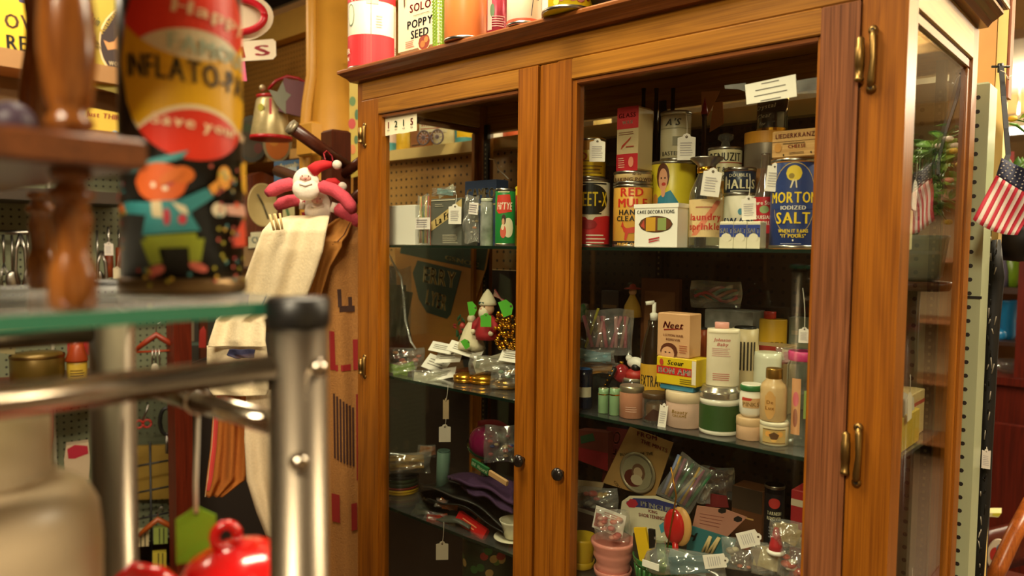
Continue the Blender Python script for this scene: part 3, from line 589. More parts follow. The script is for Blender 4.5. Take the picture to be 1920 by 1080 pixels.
o, R, H = round_item('baking_powder_tin', 'short beige baking powder tin on top of the hand cleaner tin', 'tin', 1187, 323, 71, .125, z1+.0004, M('#b89c68', .4), rim=True, prints=[('t', 'BAKING POWDER', .15, .35, .3, '#5a3a20', 1.3), ('t', '10-20', .2, .75, .2, '#5a3a20', .5)])
z1 += H+.0008
box_item('glass_wax_tin', 'tall red and cream oblong tin standing on the baking powder tin', 'tin', 1158, 1198, 200, .105, z1, .05, M('#cdb78c', .4), bev=.004, prints=[('r', -1, 1, .66, 1, '#c03438'), ('t', 'GLASS', -.05, .87, .075, '#7a1c20', .8), ('t', 'WAX', .0, .76, .055, '#d8b89c', .5), ('r', -1, 1, 0, .27, '#b8202c'), ('l', -.8, .7, .56, .62, 2, M('#8a5a40')), ('p', [(-.6, .34), (.3, .50), (.35, .53), (-.5, .40)], '#b03a28'), ('l', -.8, -.2, .05, .22, 5, M('#e0b8a0')), ('e', .4, .14, .25, .08, '#d88a70'), ('l', -.1, .7, .36, .40, 1, M('#b03a28'))])
# dark bottles at the back
for i, px in enumerate((1207, 1231, 1262)):
    round_item('dark_bottle', ['slim dark brown bottle at back, leftmost of the three', 'slim dark brown bottle at back, between two others', 'slim dark brown bottle at back behind the grey striped tin'][i], 'bottle', px, 166, 24, .36, S1, M('#24160c', .15), prof=[(.9, 0), (1, .02), (1, .5), (.9, .58), (.36, .74), (.3, .97), (.38, 1)], group='dark bottles at the back of the top shelf')
o, R, H = round_item('yellow_lady_tin', 'yellow tin printed with a smiling woman in blue', 'tin', 1263, 305, 82, .185, S1, M('#d4c02c', .35), rim=True, prints=[('p', [(-.95, .38), (-.7, .58), (-.45, .62), (-.1, .66), (.3, .50), (.5, .36), (.5, .3), (-.95, .3)], '#2a7f9c'), ('e', -.48, .82, .32, .15, '#5a2c16'), ('e', -.46, .78, .22, .13, '#d89c78'), ('e', -.42, .73, .10, .02, '#b83428'), ('e', -.44, .64, .1, .06, '#d89c78'), ('e', -.54, .80, .035, .012, '#2a1a12'), ('e', -.36, .80, .035, .012, '#2a1a12'), ('e', -.85, .55, .16, .07, '#c88c40'), ('e', -.25, .33, .6, .12, '#e0dcc8'), ('e', -.25, .31, .55, .10, '#2a4a9c')])
z1 = S1+H
round_item('grey_tin', 'cream and grey banded tin standing on the yellow tin with the woman', 'tin', 1268, 211, 56, .185, z1+.0004, M('#c0b696', .4), rim=True, prints=[('t', "A'S", -.25, .77, .14, '#3c382c', .5, .3), ('r', -1.4, 1.4, .90, .91, '#5a5444'), ('r', -1.4, 1.4, .64, .65, '#8a8468'), ('r', -.2, .95, .30, .48, '#7a7458'), ('t', 'BASTEMENT', 0, .15, .085, '#3a362c', .95)])
price_tag('white tag hanging over the grey banded tin', 1287, 275, 33, 50, .13, (1286, 210, .155))
o, W, H = box_item('decorations_box', 'white cake decorations carton with an oval window', 'box', 1191, 1271, 383, .045, S1, .036, CARD, prints=[('t', 'CAKE DECORATIONS', -.02, .83, .085, '#4a4440', .88), ('e', 0, .54, .80, .19, '#2c1a0c'), ('e', 0, .54, .765, .175, '#6a3c20'), ('r', -.45, 0, .38, .70, '#c8962a'), ('r', .1, .5, .40, .68, '#8a9a58'), ('p', [(-.7, .5), (-.55, .64), (-.5, .44)], '#b84a38'), ('p', [(-.3, .16), (.2, .22), (.2, .25), (-.3, .2)], '#b02c34'), ('p', [(-.3, .11), (.2, .17), (.2, .19), (-.3, .14)], '#b02c34')])
MB().box((-W/2-.002, -.019, H-.006), (W/2+.002, .0185, H+.001), CARD).build('flap', o)
# sprinkler bottle
o, R, H = round_item('sprinkler_bottle', 'clear laundry sprinkler bottle with tin funnel top and pink paper label', 'bottle', 1325, 320, 62, .10, S1, JARGLASS, prof=[(.92, 0), (1, .02), (1, .62), (.95, .72), (.55, .92), (.42, 1)], pname='paper_label', prints=[('r', -1.3, 1.3, .14, .62, '#d8bc88'), ('p', [(-.9, .16), (-.5, .16), (1.0, .60), (.6, .60)], '#d88060'), ('t', 'laundry', 0, .40, .09, '#c0392a', 1.0), ('t', 'sprinkler', .05, .28, .09, '#c0392a', 1.1), ('l', -.6, .6, .5, .54, 1, M('#b06a50'))])
MB().lathe([(R*.42, H*.98), (R*.5, H*1.0), (R*.55, H*1.07), (R*1.0, H*1.15), (R*.98, H*1.165), (R*.3, H*1.17)], STEEL, 32).build('funnel_top', o)
MB().lathe([(R*.44, H*.96), (R*.56, H*.97), (R*.56, H*1.04), (R*.44, H*1.05)], GOLD, 28, cap=False).build('band', o)
price_tag('white tag tied to the neck of the sprinkler bottle', 1334, 341, 34, 54, .062, (1326, 318, .07), tilt=.12)
o, R, H = round_item('stain_remover_tin', 'cream stain remover tin standing behind the sprinkler bottle', 'tin', 1360, 278, 62, .215, S1, M('#d8ccA0'.lower(), .4), rim=True, prints=[('t', 'RENUZIT', .0, .90, .085, '#2c281e', 1.0), ('r', -1.4, 1.4, .835, .845, '#a84a30'), ('t', 'SPOT & STAIN', 0, .775, .05, '#2c281e', 1.0), ('t', 'REMOVER', 0, .70, .05, '#2c281e', .8), ('r', -1.4, 1.4, .2, .66, '#d0942c'), ('r', .1, .6, .5, .62, '#3c2814')])
round_item('clear_stopper_bottle', 'small clear stopper glinting above the stain remover tin', 'stopper', 1361, 250, 30, .215, S1+H+.0004, JARGLASS, prof=[(.6, 0), (.5, .4), (1, .6), (.9, .9), (.3, 1)])
# red candle bottle and torn orange paper
o, R, H = round_item('candle_bottle', 'dark bottle with red wax tip behind the sprinkler bottle', 'bottle', 1321, 215, 22, .32, S1, M('#3a2010', .2), prof=[(.9, 0), (1, .02), (1, .55), (.4, .75), (.4, .98), (.5, 1)])
MB().lathe([(R*.5, H), (R*.6, H+.004), (R*.3, H+.02), (.0005, H+.035)], M('#9c1c18', .3), 16).build('wax_tip', o)
mb = MB(); f = lambda *q: [hitY(a, b, .37) for a, b in q]
for q in ([(1315, 172), (1350, 170), (1330, 212), (1316, 236)], [(1338, 192), (1355, 190), (1357, 232), (1330, 248), (1333, 226)]):
    P = f(*q); mb.add(P+[p+V((0, .0012, 0)) for p in P], [tuple(range(len(P))), tuple(range(2*len(P)-1, len(P)-1, -1))]+[(i, (i+1) % len(P), (i+1) % len(P)+len(P), i+len(P)) for i in range(len(P))], M('#d08a50', .7))
tag(mb.build('torn_paper'), 'torn orange paper scraps pinned at the back of top shelf', 'paper')
# white tin with a blue lidded tin on it
o, R, H = round_item('swans_tin', 'white tin with SW lettering under the dark blue tin', 'tin', 1389, 369, 62, .15, S1, M('#ddd6c0', .4), prints=[('t', 'SWANS', -.05, .52, .14, '#22304c', 1.1), ('e', .0, .70, .15, .06, '#4a90a8'), ('l', -.5, .5, .3, .38, 1, M('#8a98a8'))])
z1 = S1+H
round_item('dark_blue_tin', 'short navy tin lettered HALLS sitting on the white tin', 'tin', 1388, 316, 58, .15, z1+.0004, M('#1f2c44', .35), rim=True, prints=[('r', -1.5, 1.5, .86, 1, '#5a3826'), ('t', 'DOUBLE', -.1, .72, .12, '#d8d0b4', .6), ('t', 'HALLS', 0, .42, .34, '#d8cfa8', 1.05), ('r', -.6, .6, .14, .19, '#9c9a8c'), ('e', -.95, .45, .12, .25, '#c8c0a8')])
price_tag('white tag hanging in front of the white SW tin', 1404, 389, 26, 46, .06, (1406, 326, .085), tilt=-.05)
# three little salt cartons
for i, (x0, x1, lb) in enumerate(((1350, 1375.5, 'leftmost'), (1376.5, 1400.5, 'middle'), (1401.5, 1426, 'rightmost'))):
    box_item('salt_carton', lb+' of the three small blue and cream salt cartons', 'box', x0, x1, 415, .045, S1, .022, M('#ddd6bc', .5), group='small salt cartons in a row', prints=[('r', -1, 1, .42, .88, '#2a3f8c'), ('t', 'SALT', 0, .66, .20, '#e4dcc4', .9), ('e', 0, .40, .75, .16, '#e0d8c0'), ('r', -1, 1, .0, .26, '#ddd6bc')])
# hot sauce bottle
o, R, H = round_item('sauce_bottle', 'hot sauce bottle with a red label and clear neck', 'bottle', 1436, 288, 38, .12, S1, glass('sauce_glass', (.62, .48, .34), haze=.05, base=.08, rough=.03, power=2.5), prof=[(.92, 0), (1, .02), (1, .52), (.85, .60), (.45, .76), (.38, .97), (.46, 1)], pname='paper_label', prints=[('r', -1.3, 1.3, .16, .54, '#b81e2a'), ('t', 'HOT SAUCE', 0, .27, .045, '#e8dcc8', 1.1), ('t', 'LOUISIANA', 0, .33, .04, '#e8dcc8', 1.1), ('t', 'Pure Stuff', 0, .48, .045, '#e8dcc8', 1.0), ('e', 0, .41, .45, .04, '#8ca068')])
price_tag('white tag beside the blue salt tin neck of the sauce bottle', 1450, 332, 25, 54, .062, (1452, 290, .08), tilt=.1)
# amber banded tin with dark glass jar on it
o, R, H = round_item('amber_tin', 'grey and amber banded tin behind the sauce bottle', 'tin', 1437, 250, 78, .235, S1, M('#8a7c6a', .4, .2), prints=[('r', -1.6, 1.6, .90, 1, '#d8962c'), ('r', -1.6, 1.6, .48, .68, '#b07a44'), ('r', -1.6, 1.6, .0, .42, '#a8622c'), ('l', -.9, .4, .36, .4, 1, BLACK)])
round_item('dark_jar', 'dark glass jar with gold rims and white script atop the amber tin', 'jar', 1449, 186, 56, .235, S1+H+.0004, glass('smoky_glass', (.30, .27, .20), haze=.02, base=.09, rough=.03, power=2.5), prints=[('r', -1.5, 1.5, .0, .09, GOLD), ('r', -1.5, 1.5, .95, 1, GOLD), ('t', 'Crystal', -.55, .72, .13, '#b8b094', .8, .3, .1), ('t', 'Clear', -.6, .45, .13, '#b8b094', .6, .3, .1), ('t', 'for', -.65, .22, .1, '#b8b094', .4, .3)])
# blue salt tin and wooden cheese box
o, R, H = round_item('salt_tin', 'large dark blue round salt tin with yellow lettering', 'tin', 1491, 300, 84, .095, S1, M('#1c3470', .35), rim=True, lid=None, prints=[('r', -1.6, 1.6, .0, .035, '#c88428'), ('r', -1.6, 1.6, .955, 1, '#c88428'), ('e', 0, .55, .99, .40, '#c8a83c'), ('e', 0, .55, .965, .392, '#1c3470'),
    ('e', -.02, .83, .33, .085, '#d8bc30'), ('e', -.12, .80, .12, .03, '#8a741c'), ('p', [(-.08, .76), (0, .76), (-.12, .67), (-.18, .67)], '#d8ccaa'), ('p', [(.02, .76), (.08, .76), (.12, .67), (.07, .67)], '#d8ccaa'), ('r', -1.05, 1.05, .44, .64, '#1c3470'), ('t', 'MORTON', .0, .57, .125, '#e4c41c', 1.04), ('t', 'IODIZED', -.02, .455, .045, '#e0dcd0', .56), ('t', 'SALT', -.02, .345, .13, '#e4c41c', .72), ('t', 'WHEN IT RAINS', 0, .20, .04, '#e4c41c', .62), ('t', '"IT POURS"', 0, .145, .04, '#e4c41c', .52), ('l', -.5, .5, .05, .065, 1, M('#b8b8c8')), ('e', 0, .095, .03, .01, '#e0dcd0')])
z1 = S1+H
o, W, H = box_item('cheese_box', 'small wooden cheese box lying on top of the blue salt tin', 'box', 1449, 1531, 243, .06, z1+.0004, .05, wood('x', '#a87840', '#cfa468', .5, name='box_wood'), prints=[('r', -1, 1, .58, .60, '#5a3a1c'), ('t', 'LIEDERKRANZ', .05, .80, .17, '#b05a48', .9), ('t', 'CHEESE', .15, .40, .13, '#b84438', .45), ('l', -.5, .7, .46, .56, 1, M('#6a5030')), ('l', -.2, .6, .1, .2, 2, M('#6a5030')), ('e', -.72, .38, .17, .17, '#c08840'), ('e', -.45, .10, .035, .04, '#1c120a'), ('e', .8, .14, .035, .04, '#1c120a')])
# card taped inside the right door glass
f = lambda q: [(hitY(a, b, .0165).x, hitY(a, b, .0165).z) for a, b in q]
Q = f([(1397, 159), (1492, 139), (1494, 181), (1400, 196)]); cx = sum(q[0] for q in Q)/4; cz_ = sum(q[1] for q in Q)/4
o = empty('notice_card', 'white typed notice card taped inside the right door glass', 'card', (cx, .0165, cz_))
Ql = [(a-cx, b-cz_) for a, b in Q]; MB().prism([Ql[0], Ql[3], Ql[2], Ql[1]], -.0004, .0004, M('#efe9de', .7)).build('paper', o)
s = Skin(1, 1, None, .0005); an = math.atan2(Ql[1][1]-Ql[0][1], Ql[1][0]-Ql[0][0]); 
mb = MB()
for i, (t, wd) in enumerate((('PLEASE', .35), ('ITEMS IN THE CABINET', .6), ('MUST BE', .65), ('', .4))):
    for k in range(1):
        u0 = -wd/2; z = .012-.0085*i; w2 = (Ql[1][0]-Ql[0][0])
        mb.box((u0*w2, -.0008, z-.0007), (-u0*w2, -.0005, z+.0007), M('#77706c'), T=Matrix.Rotation(-an, 4, 'Y'))
mb.build('typing', o)
Q = f([(1358, 160), (1398, 155), (1398, 172), (1384, 167), (1359, 166)]); MB().prism([(a-cx, b-cz_) for a, b in Q][::-1], .0005, .0009, PLASTIC).build('tape', o)
Q = f([(1493, 151), (1536, 144), (1536, 174), (1494, 176)]); MB().prism([(a-cx, b-cz_) for a, b in Q][::-1], .0005, .0009, PLASTIC).build('tape', o)
# ================================================================ middle shelf behind the right door
def jar(name, label, cat, px, ytop, wpx, Y, z0, body, lidm, lid=(.82, 1.0, 1.03), prints=(), prof=None, zt=None):
    return round_item(name, label, cat, px, ytop, wpx, Y, z0, body, prof=prof or [(.9, 0), (1, .03), (1, .78), (.95, .83), (.95, .98)], prints=prints, lid=(*lid, lidm), zt=zt)
E2 = S2+.0004
for px, lb in ((1132, 'left'), (1153, 'right')):
    p = hitY(px, 725, .065); jar('small_bottle', lb+' of two small mint green bottles with gold bands', 'bottle', px, 727, 20, .065, E2, M('#7c9e74', .3), M('#b8b08c', .25, .7), lid=(.86, 1, .7), prints=[('r', -1.5, 1.5, .74, .78, GOLD)])
jar('cream_jar', 'dusty pink glass jar with a silvery screw lid', 'jar', 1185, 722, 46, .075, E2, M('#b07a60', .25), M('#b5ab92', .3, .8), lid=(.80, 1, 1.0), prints=[('l', -.5, .5, .2, .4, 3, M('#c8a08c'))])
jar('pomade_jar', 'brown glass jar with dark lid and peeling brown label', 'jar', 1228, 735, 46, .078, E2, JARGLASS, M('#4a3520', .4), lid=(.80, 1, 1.0), prints=[('p', [(-1, .1), (-.1, .5), (.9, .3), (.9, .1), (0, .08)], '#3a1d10')])
MB().lathe([(.014, .001), (.0155, .01), (.0155, .03), (.013, .033)], M('#6a4a30', .4), 20, (hitY(1228, 740, .078).x, .078, E2)).build('jar_contents', None, label='dark brown cream inside the brown lidded jar', cat='cream')
o, R, H = jar('powder_jar', 'large pale pink cream jar with beige domed lid', 'jar', 1285, 731, 70, .085, E2, M('#cfae9c', .35), M('#d6c0a0', .4), lid=(.70, 1, 1.03), prints=[('t', 'Beauty', -.3, .47, .10, '#8a6a1c', .42, .2), ('t', 'CREAMS', -.3, .36, .07, '#8a6a1c', .42)])
zj = E2+H
price_tag('white tag lying against the large pale pink jar', 1243, 778, 15, 46, .048, None, tilt=.1)
o, W, H2 = box_item('blue_box', 'thin pale blue box on top of the large pink jar', 'box', 1238, 1300, 722, .065, zj+.0004, .05, M('#3f86a8', .5)); zj += H2+.0004
o, W, H2 = box_item('cleanser_box', 'yellow cleanser carton with a red name band', 'box', 1232, 1306, 671, .06, zj+.0004, .045, M('#d6b81c', .45), prints=[('r', -1, .78, .36, .66, '#b8201c'), ('t', 'BON AMI', -.08, .51, .22, '#efe8d4', .82), ('t', 'Scour', -.05, .82, .18, '#3a2a10', .5, .25), ('l', .2, .9, .06, .28, 3, M('#5a4a14')), ('r', .80, 1, .1, .95, '#e0d4c0'), ('e', -.75, .8, .1, .12, '#b8402c')]); zj += H2+.0004
box_item('remover_carton', 'tan carton with red script and a woman on the front', 'carton', 1234, 1294, 588, .062, zj+.0004, .040, M('#cfa074', .55), prints=[('t', 'Neet', -.05, .74, .16, '#8c2018', .75, .3), ('p', [(-.6, .60), (.6, .66), (.6, .68), (-.6, .63)], '#8c2018'), ('t', 'LOTION HAIR', 0, .50, .055, '#a85a3c', .75), ('t', 'REMOVER', 0, .40, .055, '#a85a3c', .6), ('e', -.25, .12, .55, .20, '#5a2c18'), ('e', -.32, .06, .42, .17, '#d8a47c'), ('r', -1, .8, .0, .01, '#cfa074'), ('e', -.45, .10, .06, .015, '#3a1c10'), ('e', -.2, .10, .06, .015, '#3a1c10'), ('l', .4, .9, .1, .3, 4, M('#a85a3c'))])
# green jar, clear jar lid, talc tin
o, R, H = round_item('green_milkglass_jar', 'squat jar of dark green with white glass base', 'jar', 1350, 744, 74, .085, E2, M('#e0dccc', .2, coat=.5), prof=[(.9, 0), (1, .03), (1, .12), (.97, .14), (.97, .86), (1, .88), (.98, 1)], prints=[('r', -1.6, 1.6, .13, .84, '#2c4a1c')])
zj = E2+H
o, R2, H2 = round_item('steel_lid', 'wide clear and steel screw lid on the dark green jar', 'lid', 1350, 722, 74, .085, zj+.0003, M('#b8b0a0', .22, .8), prof=[(1, 0), (1.02, .1), (1, .3), (1.02, .4), (1, .6), (.9, .7), (.86, 1)]); zj += H2+.0004
o, R2, H2 = round_item('talc_tin', 'tall white oval talc tin with faint red print', 'tin', 1357, 616, 60, .085, zj+.0003, M('#ddd2b8', .4), sy=.6, prof=[(.97, 0), (1, .02), (1, .95), (.96, 1)], prints=[('t', 'Johnson', -.1, .82, .06, '#b8605a', .5, .3), ('t', "Baby", -.05, .74, .06, '#b8605a', .4, .3), ('l', -.7, .5, .52, .68, 5, M('#c89890')), ('l', -.6, .6, .10, .24, 4, M('#b86a60')), ('r', -1, 1, .93, .94, '#b8ac8c')])
round_item('pink_cap', 'pink oval cap of the tall white talc tin', 'cap', 1354, 604, 26, .085, zj+H2+.0006, M('#d89a90', .4), sy=.6)
# right stack
o, R, H = jar('small_pink_jar', 'low pale peach jar under the green lidded white jar', 'jar', 1406, 780, 48, .080, E2, M('#d8b08c', .35), M('#cfae84', .4), lid=(.62, 1, 1.03)); zj = E2+H
jar('white_green_jar', 'white jar with green lid and a small picture label', 'jar', 1409, 719, 42, .080, zj+.0006, M('#e6e0d0', .25), M('#2c6a34', .4), lid=(.80, .97, .98), prof=[(.75, 0), (.98, .12), (1, .4), (.98, .68), (.86, .80), (.86, 1)], prints=[('p', [(-.8, .30), (-.85, .60), (.85, .60), (.8, .30)], '#c8a070'), ('p', [(-.85, .52), (-.8, .62), (.1, .60), (.0, .52)], '#b83a2c'), ('t', 'PINKS', 0, .42, .13, '#8a6a3c', .8)])
o, R, H = jar('angel_jar', 'pale jar with a brown label of little figures', 'jar', 1452, 788, 52, .078, E2, M('#c8bc9c', .25), M('#d6ceb4', .3), lid=(.82, 1, 1.0), prints=[('r', -.85, .85, .10, .74, '#b8985c'), ('r', -.85, .85, .12, .15, '#4a3018'), ('r', -.85, .85, .70, .73, '#4a3018'), ('e', -.4, .52, .22, .12, '#d89c4c'), ('e', .4, .52, .22, .12, '#d89c4c'), ('e', 0, .30, .2, .12, '#d8a85c'), ('p', [(-.35, .5), (0, .62), (.35, .5), (.2, .3), (-.2, .3)], '#5a3a1c')]); zj = E2+H
jar('lotion_bottle', 'tan lotion bottle with a ribbed gold cap', 'bottle', 1452, 690, 48, .078, zj+.0006, M('#c8a878', .3), M('#a8803c', .3, .8), lid=(.80, 1, .62), prof=[(.92, 0), (1, .03), (1, .62), (.9, .70), (.6, .78), (.6, .97)], prints=[('e', -.25, .32, .42, .27, '#c89858'), ('r', -.65, .15, .18, .5, '#c89858'), ('t', 'De', -.25, .38, .07, '#8a5a20', .3), ('t', 'Lux', -.25, .27, .07, '#8a5a20', .35)])
# jar with bright pink lid wrapped in plastic
o, R, H = round_item('pink_lid_jar', 'tall jar of photos with a bright pink lid, next to the door stile', 'jar', 1507, 658, 56, .11, E2, JARGLASS, prof=[(.92, 0), (1, .02), (1, .84), (.85, .90), (.85, 1)], lid=(.90, 1.0, .98, M('#c83a78', .4)), prints=[('r', -.7, -.1, .12, .72, '#c89060'), ('e', -.4, .5, .2, .08, '#c85a6a'), ('e', -.4, .3, .16, .1, '#8a4a30'), ('r', .1, .7, .3, .6, '#8aa050')])
# second row
o, R, H = round_item('decorated_pot', 'white porcelain pot with tiny black dots, lid above', 'pot', 1440, 660, 50, .20, E2, M('#d8d8c4', .25), prof=[(.6, 0), (.7, .1), (.8, .3), (.95, .5), (1, .6), (1, .92), (.95, 1)], prints=[('e', -.4, .52, .06, .02, '#4a5a6a'), ('e', 0, .52, .06, .02, '#4a5a6a'), ('e', .4, .52, .06, .02, '#4a5a6a')])
jar('black_cap_jar', 'amber jar with black cap behind the white talc tin', 'jar', 1314, 614, 26, .22, E2, M('#8a3a18', .3), BLACK, lid=(.86, 1, .9)); jar('black_cap_jar', 'striped jar with black cap right of the white talc tin', 'jar', 1398, 612, 50, .20, E2, M('#c8b48c', .4), BLACK, lid=(.93, 1, .8), prints=[('r', q-.06, q+.06, .55, .85, '#2c2418') for q in (-.8, -.55, -.3, -.05, .2, .45, .7)])
box_item('red_lid_carton', 'long buff carton with red edge behind the white pot', 'box', 1400, 1470, 648, .27, E2, .06, M('#b89a70', .5), prints=[('r', -1, 1, .92, 1, '#a83428')])
o, R, H = round_item('spice_tin', 'yellow tin with a red cap, behind the white pot', 'tin', 1450, 598, 50, .34, E2, M('#c89c20', .4), sy=.7, prints=[('t', 'SES', .3, .72, .07, '#5a3c10', .5)])
round_item('red_cap', 'small red cap on the yellow spice tin', 'cap', 1444, 584, 22, .34, E2+H+.0004, M('#b82c24', .4))
tb = box_item('clear_tray', 'frosted clear plastic tray box behind the talc tin', 'box', 1322, 1412, 582, .33, E2, .06, glass('frosted_tray', (.75, .72, .62), haze=.28, base=.06, rough=.3, power=3), prints=[])[0]
def ribbons(o, w_, h, rnd):
    for i, c in enumerate(('#b04a50', '#3c7058', '#c87a60', '#4a9090', '#b86078')):
        pts = [((-.42+.84*t/8)*w_, .002*i-.004, (.05*i-.1+.32*sin(t*.8+i)*.5)*h) for t in range(9)]; MB().tube(pts, .0035, M(c, .5), 8).build('ribbon', o)
bag('ribbon_bundle', 'bundle of striped coloured ribbons lying on the clear tray', 'ribbon', 1342, 552, 92, 50, .34, .02, seed=9, filling=ribbons)
o, R, H = round_item('dispenser_bottle', 'dark bottle with white pump dispenser and yellow label', 'dispenser', 1226, 600, 46, .16, E2, M('#2a1c10', .15, coat=.5), prof=[(.92, 0), (1, .02), (1, .62), (.9, .72), (.5, .92), (.45, 1)], prints=[('r', -1.4, 1.4, .16, .52, '#c8982a'), ('t', 'EXTRACT', 0, .34, .13, '#2a1c0c', 1.1)])
MB().tube([(0, 0, H), (0, 0, H+.034)], .004, WHITE, 10).tube([(.0, .0, H+.034), (-.016, -.004, H+.032)], .004, WHITE, 10).lathe([(.007, H), (.008, H+.012), (.005, H+.014)], WHITE, 16).build('pump', o)
o = box_item('framed_picture', 'small brown wooden framed picture at the back of the middle shelf', 'frame', 1203, 1274, 522, .37, E2, .012, M('#6a3c1c', .4), prints=[('r', -.8, .8, .1, .88, '#8a5a34'), ('e', -.4, .55, .14, .12, '#4a2c1c'), ('e', .4, .55, .14, .12, '#4a2c1c'), ('r', -.8, .8, .1, .13, '#3a2010')])
o = empty('straw_doll', 'tiny straw figure in yellow with a red hat, left of the framed picture', 'doll', hitY(1186, 565, .34)); mb = MB()
MB().lathe([(.022, -.035), (.018, -.01), (.008, .01), (.006, .015)], M('#b08428', .7), 14).build('dress', o); MB().ball((0, 0, .022), .009, M('#c8966c', .6)).build('head', o); MB().lathe([(.020, .028), (.018, .030), (.008, .032), (.006, .038), (.0005, .04)], M('#9c3424', .6), 16).build('hat', o); MB().tube([(0, 0, -.035), (0, 0, -.12)], .002, M('#6a4a2c'), 6).build('stick', o)
bag('candy_sticks_bag', 'clear packets of pink novelty candy leaning at left of middle shelf', 'packet', 1142, 622, 88, 84, .20, .02, seed=3, lean=-.15, filling=sticks(['#c87888', '#d8a0a0', '#b89080', '#c85a70'], 8, .004, 'candy', .7, .5))
MB_ = MB().tube([hitY(1098, 652, .17), hitY(1122, 578, .19)], .0028, M('#b8b040', .5), 8); tag(MB_.build('yellow_stick'), 'thin yellow-green plastic stick leaning on pink candy packets', 'stick')
bag('green_packet', 'small green packet at the left edge behind the right door', 'packet', 1092, 586, 24, 34, .22, .012, seed=5, filling=slabs(['#3a7a3c', '#2c5a28'], 3))
bag('blue_packet_lying', 'pale blue plastic packet lying below the pink candy packets', 'packet', 1115, 668, 74, 26, .13, .02, seed=6, filling=slabs(['#7aa8b8', '#6a98a8'], 3))
bag('amber_packet', 'amber wrapped packet lying under the blue packet', 'packet', 1120, 690, 76, 20, .15, .02, seed=16, filling=slabs(['#a8742c', '#8a5a20'], 3))
jar('ink_bottle', 'dark navy bottle with bright blue cap, at left edge of right door', 'bottle', 1096, 690, 32, .075, E2, M('#141a2c', .25), M('#2a62a8', .35), lid=(.86, 1, .7), prints=[('r', -.9, .9, .3, .55, '#b8b098')])
o = empty('red_bauble', 'small red glass christmas bauble on the middle shelf', 'ornament', hitY(1165, 700, .15)); MB().ball((0, 0, 0), .017, M('#a02c30', .15, coat=.5), 20, 12, sz=1.1).build('ball', o); MB().lathe([(.004, .017), (.004, .024)], GOLD, 10).build('cap', o)
o = empty('tree_ornament', 'black rod ornament with gold dots beside the red bauble', 'ornament', hitY(1142, 712, .12), rot=Euler((0, .5, 0))); MB().tube([(0, 0, -.028), (0, 0, .028)], .005, BLACK).build('rod', o)
for k in range(5): MB().ball((.0, -.0055, -.022+.011*k), .0022, GOLD, 8, 6).build('bead', o)
o = empty('bird_figurine', 'tiny white and black bird figurine with a red base', 'figurine', hitY(1192, 692, .16)); MB().ball((0, 0, .012), .012, WHITE, 14, 8, sx=1.6).build('body', o, label='white body'); MB().ball((-.016, 0, .020), .007, WHITE, 12, 8).build('head', o); MB().ball((.004, -.006, .004), .009, BLACK, 12, 8).build('wing', o, label='black wing'); MB().lathe([(.022, -.016), (.02, -.006), (.012, 0)], M('#a82820', .5), 16).build('base', o, label='red base')
jar('glass_salt_jar', 'small clear crackled glass pot behind the pink jar', 'jar', 1186, 708, 42, .15, E2, JARGLASS, M('#c8bca4', .3, .6), lid=(.9, 1, .8))
price_tag('white tag dangling on long string near the door stile', 1508, 628, 20, 30, .10, (1505, 540, .12), tilt=0)
for i, (px, py, w_, h_, c, lb) in enumerate(((1100, 540, 40, 30, '#2e2412', 'dark wicker basket at far left'), (1240, 560, 36, 60, '#4a2a16', 'brown book'), (1500, 600, 50, 40, '#4c5a52', 'grey green tin'))): pass
bag('soap_bag', 'clear wrapped bars with pink paper behind the pink lid jar', 'packet', 1485, 668, 60, 30, .22, .02, seed=12, filling=slabs(['#c88a90', '#d8c8b0', '#b8605a'], 3))
box_item('teal_carton', 'grey-green carton at the back behind the yellow spice tin', 'box', 1480, 1532, 596, .36, E2, .03, M('#6a7464', .6), prints=[('l', -.8, .8, .5, .9, 3, M('#8a8a70'))])
box_item('dark_book', 'dark brown book standing at the back between packets and frame', 'book', 1128, 1160, 545, .38, E2, .02, M('#2e1c12', .6), prints=[('r', -.8, .8, .8, .84, '#6a4a2c')])
# ================================================================ middle shelf behind the left door
# big flat paper sack with green print, resting at back
f = lambda q, Y=.392: [(hitY(a, b, Y).x, hitY(a, b, Y).z) for a, b in q]
def flat_art(name, label, cat, outline, Y, base, shapes, texts=(), thick=.002):
    Q = f(outline, Y); cx = sum(q[0] for q in Q)/len(Q); cz = sum(q[1] for q in Q)/len(Q); o = empty(name, label, cat, (cx, Y, cz))
    sgn = sum(a[0]*b[1]-b[0]*a[1] for a, b in zip(Q, Q[1:]+Q[:1]))
    L2 = [(a-cx, b-cz) for a, b in Q]
    if sgn < 0: L2.reverse()
    MB().prism(L2, 0, thick, M(base, .6) if isinstance(base, str) else base).build('sheet', o)
    mb = MB(); k = 0
    for col, pts in shapes:
        k += 1; P = [(a-cx, -.0003-.00012*k, b-cz) for a, b in f(pts, Y)]; mb.add(P, [tuple(range(len(P)))], M(col, .6) if isinstance(col, str) else col)
    for t, (x0, y0), (x1, y1), hpx, col in texts:   # baseline centre line from pixel to pixel
        k += 1; (a, b), (c, d) = f([(x0, y0), (x1, y1)], Y); L_ = math.hypot(c-a, d-b); an = math.atan2(d-b, c-a); hh = hpx*fwd(hitY((x0+x1)/2, (y0+y1)/2, Y))/F_PX
        vs, fs, wd = layout(t, hh); q = L_/wd
        mb.add([((a+c)/2-cx+x*q*cos(an)-y*sin(an), -.0006-.00012*k, (b+d)/2-cz+x*q*sin(an)+y*cos(an)) for x, y in vs], fs, M(col, .6))
    if mb.v: mb.build('printing', o)
    return o
